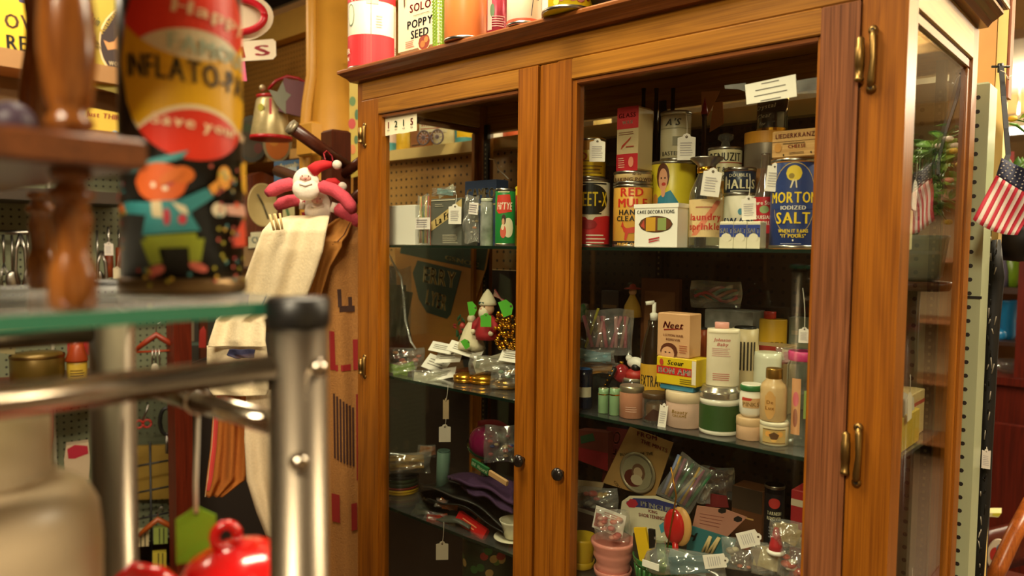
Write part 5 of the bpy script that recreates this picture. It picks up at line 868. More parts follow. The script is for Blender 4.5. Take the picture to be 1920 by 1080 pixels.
p = V((1.12, .20, S3+.0004)); o = empty('candy_globe', 'round clear jar of coloured candy inside the lower side glass', 'jar', p); MB().lathe([(.02, 0), (.042, .01), (.055, .045), (.045, .085), (.03, .10), (.03, .11)], JARGLASS, 32, cap=False).build('jar_body', o); rnd = random.Random(8)
for i in range(34): a = rnd.uniform(0, 6.28); r = rnd.uniform(0, .038); MB().ball((r*cos(a), r*sin(a), .012+rnd.uniform(0, .055)), .0085, M(('#b82c28', '#c8a02c', '#a85a20', '#c8b8a0', '#2c6a3c')[i % 5], .3), 8, 6).build('candy', o)
o = empty('bulb_bottle', 'tiny white bottle with pink cap inside lower side glass', 'bottle', (1.15, .115, S3+.0004)); MB().lathe([(.008, 0), (.012, .003), (.011, .02), (.005, .03)], WHITE, 16).build('bottle_body', o); MB().lathe([(.006, .03), (.006, .038), (.003, .042)], M('#c83a60'), 14).build('cap', o)
for i, (y, z0, c, lb) in enumerate(((.1, .42, '#3a2c2c', 'tall dark picture carton below the lower shelf, front side'), (.27, .42, '#4a3430', 'tall dark picture carton below the lower shelf, rear side'))):
    sidebox('picture_carton', lb, 'box', 1.165, y, y+.12, .4205, .42, .06, c, [('r', -.8, .8, .80, .95, '#8a7a60'), ('r', -.7, -.2, .5, .75, '#c8b48a'), ('r', .0, .7, .5, .75, '#4a6a5a')])
def attach(ch, par):
    ch.parent = par; ch.matrix_parent_inverse = Matrix.LocRotScale(par.location, par.rotation_euler, (1, 1, 1)).inverted()
    for k in ('category', 'group'):
        if k in ch: del ch[k]
by = lambda n: bpy.data.objects[n]
attach(by('pink_cap'), by('talc_tin')); attach(by('red_cap'), by('spice_tin')); attach(by('black_folder_back'), by('black_folder')); attach(by('purple_cloth_fold'), by('purple_cloth'))
# ================================================================ foreground: chrome and glass rack with its load
GT_ = 1.487
rack = empty('chrome_rack', 'chrome tube rack with thick green-edged glass top in the left foreground', 'rack', (.89, -1.13, 0))
def rp(n, mb, **k): o = mb.build(n, rack, **k); o.location = (-.89, 1.13, 0); return o
for x, y in ((1.040, -.809), (.745, -.822), (1.040, -1.47), (.745, -1.47)):
    rp('post', MB().lathe([(.0195, .02), (.0195, GT_-.016)], M('#857a6a', .36, 1., .1), 40, (x, y, 0)))
    rp('cap', MB().lathe([(.0205, GT_-.0165), (.0212, GT_-.014), (.0212, GT_+.001), (.019, GT_+.003), (.001, GT_+.004)], BLACK, 36, (x, y, 0), cap=False))
    rp('foot', MB().lathe([(.012, 0), (.016, .012), (.01, .02)], BLACK, 20, (x, y, 0)))
GREENEDGE = M('#2a6a52', .15)
mb = MB().box((.732, -1.49, GT_-.009), (1.030, -.790, GT_-.0005), glass('thick_glass', (.90, .93, .86), haze=.16, base=.05, power=4)); rp('glass_top', mb)
mb = MB().box((1.0301, -1.49, GT_-.0092), (1.0322, -.79, GT_-.0004), GREENEDGE); rp('glass_edge', mb)
rp('glass_edge', MB().box((.732, -.7899, GT_-.0092), (1.030, -.7880, GT_-.0004), GREENEDGE))
LZ = 1.165
rp('glass_shelf', MB().box((.732, -1.49, LZ-.008), (1.03, -.79, LZ-.0005), glass('thick_glass')))
def rail(a, b, r=.0092): rp('rail', MB().tube([a, b], r, CHROME, 24))
rail((1.036, -.826, 1.443), (1.036, -1.455, 1.443)); rail((1.022, -.811, 1.399), (.763, -.820, 1.399), .0085); rail((.745, -.84, 1.443), (.745, -1.455, 1.443)); rail((1.036, -.826, 1.12), (1.036, -1.455, 1.12)); rail((1.022, -.811, 1.12), (.763, -.82, 1.12), .0085)
for z, yaw_ in ((1.443, 0), (1.399, .0)):
    d_ = (CAM-V((1.04, -.809, z))); d_.z = 0; 
for z, a in ((1.444, .08), (1.383, -.55)):
    n_ = V((cos(a), sin(a), 0)); T = Matrix.Translation(V((1.04, -.809, z))+n_*.019)@n_.to_track_quat('Z', 'Y').to_matrix().to_4x4(); rp('acorn_nut', MB().lathe([(.0062, 0), (.0065, .002), (.006, .005), (.0035, .0075), (.0004, .0085)], CHROME, 20, T=T, cap=False))
# inflatable toy tin
TC = at(345, 545, .592); R = .0450; o = empty('toy_tin', 'tall printed party tin with a yellow red and white oval, blurred in the foreground', 'tin', (TC.x, TC.y, GT_), facing((TC.x, TC.y, GT_)))
H = .315; MB().lathe([(R, .008), (R, H)], M('#17140f', .3), 64).build('tin_body', o); MB().lathe([(R*1.03, 0), (R*1.05, .004), (R*1.04, .010), (R*1.0, .012)], M('#6d5534', .35, .7, .2), 64).build('bottom_rim', o); MB().lathe([(R*1.0, H-.002), (R*1.04, H), (R*1.03, H+.008), (R*.9, H+.01)], M('#b09060', .35, .7), 64).build('lid', o)
s = Skin(2*R, H, R); KP = F_PX/.592*1.0
KV = lambda y: (552-y)/(F_PX/.555)
def US(px): q = max(-.99, min(.99, (px-345)/107)); return R*math.asin(q)
uc, vc, ru, rv = R*.22, KV(120), R*1.28, KV(120)-KV(302)
def ell(u, sg): return vc+sg*rv*math.sqrt(max(0, 1-((u-uc)/ru)**2))
def band(lo, hi, m): # clipped to the oval
    s.strips(uc-ru*.999, uc+ru*.999, lambda u: min(max(lo(u), ell(u, -1)), ell(u, 1)), lambda u: max(min(hi(u), ell(u, 1)), ell(u, -1)), M(m, .35))
arc = lambda y, k: (lambda u: KV(y)-k*((u-uc)/R)**2)
band(lambda u: -1, lambda u: 9, '#d9cba8'); band(arc(62, .012), lambda u: 9, '#d8331c'); band(arc(215, .016), arc(118, -.018), '#d9a414'); band(lambda u: -1, arc(208, .020), '#cf2f1a'); band(arc(208, .020), arc(200, .020), '#e0d0a8')
s.n = 8
def ctext(t, pxa, pxb, y, hpx, col, sh=0, rot=0):
    u0, u1 = US(pxa), US(pxb); vs, fs, wd = layout(t, hpx/(F_PX/.555), True, sh); k = (u1-u0)/wd
    s.mb.add([s.pt((u0+u1)/2+x*k, KV(y)+yy+rot*x, .0016) for x, yy in vs], fs, M(col, .4))
ctext('INFLATO-PAL', 262, 520 and 450, 140, 44, '#17130c', 0, -.05); ctext('FAMOUS', 325, 448, 95, 30, '#a8b8a0', 0, -.1); ctext('Save your br', 298, 450, 236, 22, '#e8c8a0', .1, -.1); ctext('Happy', 330, 447, 28, 26, '#e0b890', .1, -.1)
s.do([('e', -.9, .97, .5, .07, '#2c6a64')])
def E(px, y, rx, ry, col, ang=0):
    uc_, vc_ = US(px), KV(y); a = rx/107*R; b = ry/(F_PX/.555); n = 18; P = []
    for i in range(n): t = 2*pi*i/n; x_, y_ = a*cos(t), b*sin(t); P.append((uc_+x_*cos(ang)-y_*sin(ang), vc_+x_*sin(ang)+y_*cos(ang)))
    s.do([('p', [(u/R, v/H) for u, v in P], col)])
def P_(pts, col): s.do([('p', [(US(x)/R, KV(y)/H) for x, y in pts], col)])
# child in a blue jacket (left) and a partly seen one at right
P_([(268, 330), (345, 300), (355, 285), (262, 316)], '#3f8a8c'); E(310, 345, 44, 36, '#cc5a1c'); E(345, 330, 20, 16, '#c8641c'); E(322, 344, 9, 7, '#a83a5a'); E(300, 350, 4, 5, '#e8dcc0'); E(318, 356, 5, 4, '#e8dcc0')
P_([(292, 380), (345, 376), (372, 432), (282, 442)], '#2f7f82'); P_([(252, 384), (262, 380), (300, 382), (300, 406), (256, 402)], '#2f7f82'); P_([(330, 382), (383, 352), (394, 368), (350, 404)], '#2f7f82'); P_([(296, 380), (312, 378), (314, 410), (298, 408)], '#c8b890'); E(320, 408, 6, 16, '#a82838'); E(344, 412, 7, 9, '#b83040'); E(250, 392, 10, 8, '#c8641c'); P_([(328, 380), (350, 388), (354, 404), (340, 398)], '#d8cca8')
P_([(285, 444), (368, 436), (372, 462), (300, 466)], '#8a941c'); P_([(280, 452), (304, 450), (312, 492), (294, 498)], '#8a941c'); P_([(352, 450), (378, 446), (372, 490), (354, 490)], '#8a941c'); E(304, 506, 14, 9, '#c05a48', .4); E(368, 500, 17, 8, '#c05a48', -.4)
E(328, 333, 24, 10, '#c8641c', .6)
E(412, 330, 15, 22, '#d8901c'); E(412, 325, 10, 12, '#e8b840'); E(402, 392, 14, 14, '#ddd0b0'); P_([(385, 350), (400, 335), (402, 352), (392, 365)], '#d8902c'); P_([(412, 382), (446, 378), (450, 402), (414, 400)], '#d09c88'); P_([(425, 440), (446, 400), (450, 460), (424, 462)], '#cf4424'); E(432, 380, 8, 6, '#c8502c'); P_([(440, 300), (450, 290), (451, 360), (442, 350)], '#d8a41c'); E(272, 300, 12, 14, '#9aa020'); E(262, 318, 14, 5, '#a83a40')
rnd = random.Random(4)
for i in range(120):
    px = rnd.uniform(243, 448); y = rnd.uniform(310, 535)
    if 262 < px < 385 and 290 < y < 505: continue
    E(px, y, 3.2, 3.6, ('#a82c2c', '#a89a20', '#c8a030', '#3a7a7a', '#b8503c')[i % 5])
s.mb.build('printed_picture', o)
# turned spindle shelf
o = empty('spindle_shelf', 'small dark wooden shelf on turned spindles standing on the glass, at far left', 'shelf', (.90, -1.05, GT_)); MZ = wood('z', '#4a2109', '#8a5220', .2, 1.6, name='spindle_wood'); MX = wood('x', '#3a1c0c', '#6a3a1a', .35, name='spindle_shelf_wood')
def spin(x, y, r, full=True):
    pr = [(.010, 0), (.0125, .003), (.0125, .016), (.0118, .024), (.0095, .030), (.0088, .034), (.0100, .046), (.0108, .052), (.0085, .060), (.0118, .062), (.0122, .066), (.0085, .069), (.0070, .072), (.0105, .074), (.0105, .0785)]
    MB().lathe([(a*r/.0125, z) for a, z in pr], MZ, 24, (x, y, 0)).build('lower_spindle', o)
    z = .0965; pr = [(.009, 0), (.0095, .004), (.0125, .006), (.0125, .010), (.009, .014), (.0115, .018), (.0125, .026), (.0145, .042), (.0150, .058), (.0135, .075), (.0110, .09), (.0095, .10), (.0085, .12), (.010, .135), (.0125, .14), (.0125, .146), (.008, .15), (.008, .19)]
    MB().lathe([(a*r/.0125, z+b) for a, b in pr], MZ, 24, (x, y, 0)).build('upper_spindle', o)
spin(1.015-.90, -.938+1.05, .0125); spin(.783-.90, -.888+1.05, .0118); spin(1.015-.90, -1.30+1.05, .0125)
MB().box((-.15, -.30, .079), (.145, .142, .0962), MX, bev=.002).build('board', o); MB().box((-.15, -.30, .288), (.145, .142, .300), MX, bev=.002).build('board', o)
p = at(22, 205, .47); o = empty('toy_mallet', 'small wooden stick with a purple ball end lying on the spindle shelf', 'toy', (p.x, p.y, GT_+.0965+.012)); MB().ball((0, 0, .004), .014, M('#3c2a3c', .5), 18, 10).build('ball_head', o); MB().tube([(.0, .0, 0), (.03, -.0, -.004), (-.02, .035, -.006)][::2], .0035, M('#a8845a', .5)).build('stick', o); 
# stack of white canisters
p = at(-25, 900, .455); o = empty('white_canister', 'stepped stack shape of creamy white enamel canister at the bottom left corner', 'canister', (p.x, p.y, LZ+.0002)); zt_ = 1.425-LZ; CW = M('#a8967a', .4)
MB().lathe([(.062, 0), (.066, .003), (.067, zt_-.155), (.064, zt_-.15), (.061, zt_-.148), (.062, zt_-.09), (.060, zt_-.068), (.054, zt_-.055), (.045, zt_-.050), (.036, zt_-.048), (.0345, zt_-.044), (.0345, zt_-.006), (.032, zt_), (.001, zt_+.002)], CW, 56, cap=False).build('canister_body', o); MB().lathe([(.069, .03), (.0705, .034), (.069, .038)], CW, 56, cap=False).build('lower_rib', o); MB().lathe([(.0365, zt_-.046), (.0375, zt_-.044), (.0365, zt_-.042)], CW, 48, cap=False).build('neck_ring', o)
# red watering can
p = at(455, 1075, .585); o = empty('red_kettle', 'shiny bright red plastic kettle with ring knob, bottom left foreground', 'kettle', (p.x, p.y, LZ+.0002), facing(p)); RP = M('#c00d10', .18, coat=.6); hz_ = hitZ(430, 1015, 1.2); top = 1.284-LZ
MB().lathe([(.045, 0), (.052, .005), (.055, .03), (.053, top-.045), (.049, top-.022), (.040, top-.006), (.022, top+.004), (.008, top+.006), (.001, top+.006)], RP, 48, cap=False).build('kettle_body', o)
k = [(.0085*cos(a)-.012, -.0, top+.013+.0095*sin(a)) for a in [2*pi*i/14 for i in range(15)]]; MB().tube(k, .0042, RP, 12).build('ring_knob', o)
MB().tube([(-.044, 0, top-.028), (-.060, 0, top-.012), (-.076, 0, top-.006), (-.090, 0, top-.018), (-.092, 0, top-.055), (-.08, 0, top-.08), (-.05, 0, top-.09)], [.008, .0085, .0085, .009, .009, .008, .008], RP, 14).build('handle', o)
pg = at(368, 1000, .60)
tg = price_tag('large lime green tag hanging behind the red kettle', 0, 0, 66, 110, 0, None, '#7fb028', yaw=None, d=None) if False else None
o = empty('price_tag', 'large lime green tag hanging by string beside the red kettle', 'tag', pg, facing(pg)); w_, h = .030, .046
MB().prism([(-w_/2, -h/2), (w_/2, -h/2), (w_/2, h*.28), (w_*.3, h*.36), (w_*.15, h*.42), (.0, h*.5), (-w_*.15, h*.42), (-w_*.3, h*.36), (-w_/2, h*.28)], -.0006, .0006, M('#7cae22', .6)).build('card', o); MB().lathe([(.001, -.0002), (.0016, .0003), (.001, .0006)], M('#2a3010'), 14, T=Matrix.Translation((0, -.0007, h*.36))@Matrix.Rotation(pi/2, 4, 'X')).build('eyelet', o)
q = V((pg.x, -.814, 1.399)); MB().tube([V((0, -.001, h*.38)), V((0, 0, h*.9)), Euler((0, 0, facing(pg))).to_matrix().inverted()@(q-pg)+V((0, -.006, -.010))], .0016, STRING, 8).build('string', o)
MB().lathe([(.0098, -.0015), (.0112, 0), (.0098, .0015)], STRING, 20, T=Matrix.Translation(Euler((0, 0, facing(pg))).to_matrix().inverted()@(q-pg))@Euler((0, pi/2, -facing(pg))).to_matrix().to_4x4(), cap=False).build('loop', o)
# ================================================================ left background
def rows(name, label, cat, rws, col, part, seed=0, fold=.012, nf=4, thick=.004, nu=26, rough=.85, prints=None, mat=None, bump=.5, scale=160, smooth=3):
    """hanging cloth: rows of (pixel y, left x, right x, distance) top to bottom"""
    L_ = [at(xl, y, d) for y, xl, xr, d in rws]; R_ = [at(xr, y, d) for y, xl, xr, d in rws]; c = sum(L_+R_, V())/(2*len(L_)); o = empty(name, label, cat, c); n = len(rws)-1
    nrm = V((CAM.x-c.x, CAM.y-c.y, 0)).normalized()
    def fn(u, v):
        t = (1-v)*n; i = min(int(t), n-1); f = t-i; f = f*f*(3-2*f)*.4+f*.6; a = L_[i].lerp(L_[i+1], f); b = R_[i].lerp(R_[i+1], f)
        return a.lerp(b, u)-c+nrm*(fold*sin(u*nf*2*pi+seed+v*1.5)*(.3+.7*sin(pi*v*.9+.2))+fold*.5*sin(u*nf*3.7+v*4+seed*2))
    mb = MB(); mb.grid(fn, nu, n*5, mat or M(col, rough, 0, .14, scale, bump=bump), thick=thick); mb.build(part, o)
    if prints:
        mb = MB(); k = 0
        for q in prints:
            k += 1
            if q[0] == 'Y':
                ys = [r_[0] for r_ in rws]
                def vy(y):
                    for i in range(n):
                        if y <= ys[i+1]: return 1-(i+(y-ys[i])/(ys[i+1]-ys[i]))/n
                q = ('P', q[1], q[2], vy(q[4]), vy(q[3]), q[5])
            if q[0] == 'P': # polygon in cloth uv, drawn as small strips
                _, u0, u1, v0, v1, cl = q; vs = []; m_ = 8
                for j in range(m_+1):
                    for i in range(3): vs.append(fn(u0+(u1-u0)*i/2, v0+(v1-v0)*j/m_)+nrm*(.0015+.0002*k))
                mb.add(vs, [(j*3+i, j*3+i+1, j*3+i+4, j*3+i+3) for j in range(m_) for i in range(2)], M(cl, .8))
        mb.build('print', o)
    return o, fn, c, nrm
# gondolas: green pegboard wall at far left, tan pegboard behind the yellow column
g = empty('left_gondola', 'green pegboard display wall with shelves at far left', 'display rack', (-1.6, 0, 0))
def gp(n, mb, **k): o = mb.build(n, g, **k); o.location = (1.6, 0, 0); return o
gp('pegboard_panel', MB().box((-1.62, -1.6, .3), (-1.60, .34, 1.86), PEG_GR)); gp('shelf_board', MB().box((-1.60, -1.6, 1.88), (-1.30, .12, 1.91), M('#8a5c2c', .6))); gp('shelf_board', MB().box((-1.60, -1.6, 2.10), (-1.42, .10, 2.16), M('#b88a58', .6)))
gp('end_post', MB().box((-1.62, .34, 0), (-1.56, .39, 2.5), M('#5a2a12', .5))); gp('post', MB().box((-1.598, -.205, .3), (-1.585, -.195, 1.86), M('#b8b49c', .4))); gp('back_board', MB().box((-1.64, -1.6, 1.86), (-1.62, .34, 2.5), M('#7a5a34', .7))); gp('shelf_board', MB().box((-1.60, -1.6, 1.02), (-1.35, .0, 1.045), M('#7a2c14', .4))); gp('base_shelf', MB().box((-1.60, -1.6, .3), (-1.3, -.10, .34), M('#4a3a28', .6))); gp('crossbar', MB().box((-1.59, -.6, 1.66), (-1.30, .02, 1.70), M('#3a2c1c', .6)))
g2 = empty('tan_gondola', 'tan pegboard display wall with wooden shelf behind the yellow column', 'display rack', (-1.6, .9, 0))
def gp2(n, mb, **k): o = mb.build(n, g2, **k); o.location = (1.6, -.9, 0); return o
gp2('pegboard_panel', MB().box((-3.4, .90, .3), (-.62, .93, 2.5), pegmat('brown_pegboard', '#a8742c', '#4a2c0c', 0))); gp2('beam', MB().box((-3.4, .84, 2.50), (-.62, .90, 2.62), M('#d8a84c', .5))); gp2('shelf_board', MB().box((-3.4, .62, 1.885), (-.9, .90, 1.925), M('#c89a54', .5))); gp2('shelf_board', MB().box((-3.4, .62, 1.36), (-.9, .90, 1.39), M('#a8743c', .5))); gp2('base_panel', MB().box((-3.4, .62, 0), (-.9, .90, .55), M('#3a2a1c', .7))); gp2('mirror_frame', MB().box((-1.95, .84, 2.66), (-.7, .86, 2.72), BLACK))
gp2('upright', MB().box((-1.30, .885, .3), (-1.285, .90, 2.5), M('#8a7c50', .5)))
# yellow column and pipe
p = at(620, 200, 2.6); o = empty('yellow_column', 'round ochre yellow structural column with a thin pipe on its left', 'column', (p.x, p.y, 0)); YC = M('#b8842c', .45)
MB().lathe([(.078, 0), (.078, CEIL)], YC, 48).build('column_shaft', o); pp = at(584, 150, 2.52)-V((p.x, p.y, 0))
MB().tube([V((pp.x, pp.y, CEIL)), V((pp.x, pp.y, 2.1)), V((pp.x-.012, pp.y-.01, 2.0)), V((pp.x-.02, pp.y-.015, 1.9)), V((pp.x-.02, pp.y-.015, .1))], .018, YC, 16).build('conduit_pipe', o); q = at(580, 262, 2.48)-V((p.x, p.y, 0)); MB().box((q.x-.045, q.y-.02, q.z-.055), (q.x+.045, q.y+.02, q.z+.055), YC, bev=.006).build('junction_box', o)
# sign with red oval ring, and its IS plate
def board(name, label, cat, outline, d, col, items=(), thick=.006, turn=0):
    """a stiff sign or picture facing the aisle: outline and items in pixels at distance d"""
    c = sum((at(x, y, d) for x, y in outline), V())/len(outline); yw = facing(c)+turn; o = empty(name, label, cat, c, yw); iR = Euler((0, 0, yw)).to_matrix().inverted()
    n_ = Euler((0, 0, yw)).to_matrix()@V((0, -1, 0))
    def L(x, y): r = ray(x, y); t = (c-CAM).dot(n_)/r.dot(n_); q = iR@(CAM+r*t-c); return (q.x, q.z)
    P = [L(x, y) for x, y in outline]; sg = sum(a[0]*b[1]-b[0]*a[1] for a, b in zip(P, P[1:]+P[:1]))
    if sg < 0: P.reverse()
    MB().prism(P, 0, thick, M(col, .5) if isinstance(col, str) else col).build('board', o); mb = MB(); k = 0
    for it in items:
        k += 1; y_ = -.0005-.0003*k
        if it[0] == 'p': Q = [L(*q) for q in it[1]]; mb.add([(a, y_, b) for a, b in Q], [tuple(range(len(Q)))], M(it[2], .5))
        elif it[0] == 'e': _, x, y, rx, ry, cl = it; Q = [L(x+rx*cos(2*pi*i/28), y+ry*sin(2*pi*i/28)) for i in range(28)]; mb.add([(a, y_, b) for a, b in Q], [tuple(range(28))], M(cl, .5))
        elif it[0] == 't':
            _, t, x0, y0, x1, y1, hp, cl = it[:8]; a, b = L(x0, y0); e, f_ = L(x1, y1); L_ = math.hypot(e-a, f_-b); an = math.atan2(f_-b, e-a); vs, fs, wd = layout(t, hp*d/F_PX, True, it[8] if len(it) > 8 else 0); q = L_/wd
            mb.add([((a+e)/2+x*q*cos(an)-y*sin(an), y_-.0003, (b+f_)/2+x*q*sin(an)+y*cos(an)) for x, y in vs], fs, M(cl, .5))
    if mb.v: mb.build('printing', o)
    return o
ov = lambda x, y, rx, ry, n=30: [(x+rx*cos(2*pi*i/n), y+ry*sin(2*pi*i/n)) for i in range(n)]
o = board('oval_sign', 'white oval sign with a raised red ring, half behind the toy tin', 'sign', ov(446, 32, 67, 46), 2.6, '#e8d8b8', []); c = o.location; iR = Euler((0, 0, facing(c))).to_matrix().inverted()
MB().tube([iR@(at(444+52*cos(t), 30+31*sin(t), 2.59)-c) for t in [2*pi*i/40 for i in range(41)]], .012, M('#c01828', .3), 10).build('red_ring', o)
board('letter_sign', 'white rectangular sign plate with red letters IS under the oval sign', 'sign', [(400, 82), (512, 73), (517, 78), (518, 104), (512, 111), (400, 118)], 2.6, '#ece0c4', [('t', 'I', 450, 98, 458, 97, 22, '#c01c28'), ('t', 'S', 477, 95, 506, 93, 20, '#b8202c')])
board('pink_paper', 'bright pink paper slip hanging below the letter sign', 'paper', [(444, 116), (459, 115), (463, 152), (446, 152)], 2.58, '#e85a90', [], .001)
# drum toy, plaque, trays, clock
p = at(508, 200, 2.85); p.z = 2.031; o = empty('drum_lantern', 'red and cream tin toy lantern with a long curved red handle', 'toy', p, facing(p)); 
MB().lathe([(.075, -.10), (.077, -.095), (.055, .04), (.048, .055)], M('#b8a878', .3, .3, .4, 40), 28).build('lantern_body', o); MB().lathe([(.079, -.105), (.079, -.092)], M('#b01820', .3), 28).build('base_band', o); MB().lathe([(.052, .05), (.054, .062), (.02, .07)], M('#a81c20', .3), 28).build('top', o); MB().ball((-.03, -.03, .085), .012, M('#d8c8a0', .3, .5), 12, 8).build('finial', o)
s = Skin(.13, .14, .064); s.z0 = -.09; s.do([('r', -.1, .05, .0, .95, '#b01820'), ('r', -1.2, 1.2, .42, .47, '#c83a28'), ('r', -1.2, 1.2, .08, .12, '#3a4a7a'), ('e', .5, .28, .22, .12, '#6a3a5a'), ('e', -.6, .7, .2, .1, '#a8a02c')]); s.mb.build('printing', o)
MB().tube([(-.01, -.03, .08), (.02, -.03, .115), (.06, -.03, .135), (.10, -.03, .13), (.13, -.03, .115)], .006, M('#a01420', .3), 8).build('handle', o)
board('star_plaque', 'maroon square plaque with a grey star hanging by the column', 'plaque', [(532, 146), (582, 156), (576, 222), (522, 208)], 2.8, '#5c1a26', [('p', [(504, 168), (520, 172), (530, 152), (536, 172), (546, 178), (536, 190), (536, 214), (520, 198), (512, 184)], '#6f7058')], .02)
board('round_tray', 'dark green patterned round tray leaning on the wooden shelf', 'tray', ov(472, 260, 32, 44), 3.2, '#38341c', [('e', 472, 262, 24, 34, '#4a3c1c'), ('e', 484, 278, 8, 10, '#6a2c18'), ('e', 462, 240, 10, 8, '#3a4a24')], .012); board('amber_plate', 'amber orange round plate with grey rim on the wooden shelf', 'plate', ov(520, 270, 27, 34), 3.1, '#8a7c58', [('e', 520, 270, 22, 29, '#b8641c'), ('e', 514, 262, 10, 12, '#c88430')], .012)
board('comic_book', 'blue comic style picture book behind the plush dolls', 'book', [(514, 303), (574, 297), (573, 352), (514, 362)], 2.95, '#2c5a80', [('p', [(530, 320), (555, 306), (560, 340), (535, 345)], '#b8c8c8'), ('t', 'Jumbo', 522, 312, 568, 306, 10, '#d8cc98', .2), ('e', 530, 345, 10, 8, '#c8b88c')], .02)
p = at(483, 385, 3.05); o = empty('wooden_clock', 'rounded wooden mantel clock with cream dial behind the plush dolls', 'clock', p, facing(p)+.5); MB().prism([(-.10, -.13), (.10, -.13), (.10, .05), (.07, .11), (0, .135), (-.07, .11), (-.10, .05)], -.04, .05, wood('z', '#3a1608', '#6a3012', .3, name='clock_wood')).build('case', o)
T = Matrix.Rotation(pi/2, 4, 'X'); MB().lathe([(.001, .041), (.082, .041), (.088, .045), (.088, .038)], M('#c8b478', .4), 36, cap=False, T=T, sx=.75).build('dial', o)
for a, l in ((2.1, .05), (-1.2, .06)): MB().tube([(0, -.047, 0), (l*cos(a), -.047, l*sin(a))], .003, BLACK, 6).build('hand', o)
board('cup_sign', 'white card reading CUP on the lower wooden shelf', 'sign', [(465, 436), (500, 434), (500, 462), (466, 466)], 3.0, '#c8c4a0', [('t', 'CUP', 472, 450, 496, 448, 12, '#3a5a60')], .01)
board('striped_box', 'red edged tan box below the clock', 'box', [(455, 462), (520, 458), (520, 500), (455, 504)], 3.02, '#8a6a3c', [('p', [(455, 500), (520, 495), (520, 500), (455, 504)], '#4a2c14')], .05); board('green_cards', 'green and cream greeting cards behind the plush arm', 'card', [(530, 390), (552, 382), (556, 531), (532, 533)], 2.9, '#b8b078', [('p', [(535, 392), (540, 390), (546, 414), (541, 416)], '#4a6a34')], .01)
# coloured discs string beside the cabinet
o = board('dotted_banner', 'narrow yellow and green banner with red dots beside the cabinet', 'banner', [(655, -60), (672, -62), (672, 330), (655, 335)], 2.35, '#a8902c', [('e', 661, 190, 6, 9, '#4a6a2c'), ('e', 660, 232, 7, 10, '#a82c20'), ('e', 669, 215, 4, 10, '#2c5a30'), ('e', 668, 262, 4, 8, '#3a5a2c'), ('e', 661, 280, 6, 9, '#b86a2c')], .003); 
tag(MB().box(at(652, 150, 2.5), at(652, 150, 2.5)+V((.10, .02, .09)), M('#5a2c18', .5)).build('brown_box'), 'brown box above the dotted banner', 'box')
# hall tree
p = at(630, 300, 2.08); o = empty('hall_tree', 'dark wooden coat tree with straight arms holding bags and dolls', 'coat rack', (p.x, p.y, 0)); B0_ = V((p.x, p.y, 0))
ztop = at(630, 246, 2.08).z; a_ = facing(p)+.5; Tz = Matrix.Rotation(a_, 4, 'Z')
MB().box((-.030, -.030, .0), (.030, .030, ztop), WAL_Z, T=Tz, bev=.006).build('post', o)
def arm(pts, r=.016, n='arm'): MB().tube([at(*q)-B0_ for q in pts], r, WAL_X, 8).build(n, o)
arm([(546, 238, 1.95), (648, 312, 2.08)], .019); arm([(640, 330, 2.08), (690, 292, 2.0)], .014); arm([(640, 392, 2.08), (700, 345, 1.98)], .016); arm([(500, 560, 1.88), (540, 540, 1.95), (600, 505, 2.02), (640, 500, 2.08)], .018); arm([(520, 320, 2.3), (640, 365, 2.1)], .018); arm([(470, 1030, 1.95), (560, 1010, 2.0), (640, 990, 2.08)], .018)
MB().tube([at(544, 236, 1.948)-B0_, at(550, 241, 1.955)-B0_], .021, M('#8a8068', .4, .5), 8).build('arm_tip', o)
for i in range(3): a = i*2.09+.4; MB().tube([(0, 0, .25), (.12*cos(a), .12*sin(a), .16), (.24*cos(a), .24*sin(a), .0)], .02, WAL_Z, 8).build('foot', o)
# plush dolls
PK = M('#c84858', .85, 0, .25, 220, bump=.6); PK2 = M('#b83c4c', .85, 0, .25, 220, bump=.6); FZ = M('#e8dccc', .9, bump=.8, scale=90); RH = M('#c01820', .8, bump=.5)
def plush(cx, cy, d, label, sc, arms, hat, mitts=()):
    c = at(cx, cy, d); k = d/F_PX; yw = facing(c); o = empty('plush_doll', label, 'doll', c, yw); iR = Euler((0, 0, yw)).to_matrix().inverted(); L = lambda x, y, dd=0: iR@(at(x, y, d+dd)-c)
    MB().ball((0, 0, 0), .034*sc, FZ, 26, 16, sx=1.0, sy=.55, sz=1.15).build('head', o); MB().ball((0, -.006, -.018*sc), .032*sc, FZ, 24, 14, sx=1.1, sy=.6, sz=.95).build('beard', o)
    MB().ball((-.002*sc, -.019*sc, .010*sc), .010*sc, M('#d8a898', .7), 14, 8, sx=1.5, sy=.6, sz=.9).build('face', o); MB().ball((-.002*sc, -.026*sc, .008*sc), .0035*sc, M('#c87870', .6), 10, 6).build('nose', o)
    MB().tube([(-.016*sc, -.0225*sc, -.006*sc), (-.002*sc, -.026*sc, -.010*sc), (.014*sc, -.0225*sc, -.004*sc)], .0035*sc, FZ, 8).build('moustache', o)
    for s_ in (-1, 1): MB().ball((s_*.008*sc-.002*sc, -.026*sc, .015*sc), .0016*sc, BLACK, 8, 5).build('eye', o)
    for a in arms:
        n = len(a); MB().tube([L(x, y, .01*(i % 2)) for i, (x, y) in enumerate(a)], [.008]+[.0175*sc]*(n-2)+[.010], PK, 14).build('arm', o)
    MB().tube([L(*q) for q in hat[:-1]], [.018*sc, .016*sc, .013*sc, .008*sc][:len(hat)-1], RH, 12).build('hat', o); MB().ball(L(*hat[-1]), .0125*sc, FZ, 14, 8).build('pompom', o)
    for m_ in mitts: MB().tube([L(*m_[0]), L(*m_[1])], .008*sc, FZ, 10).build('mitten', o)
    return o
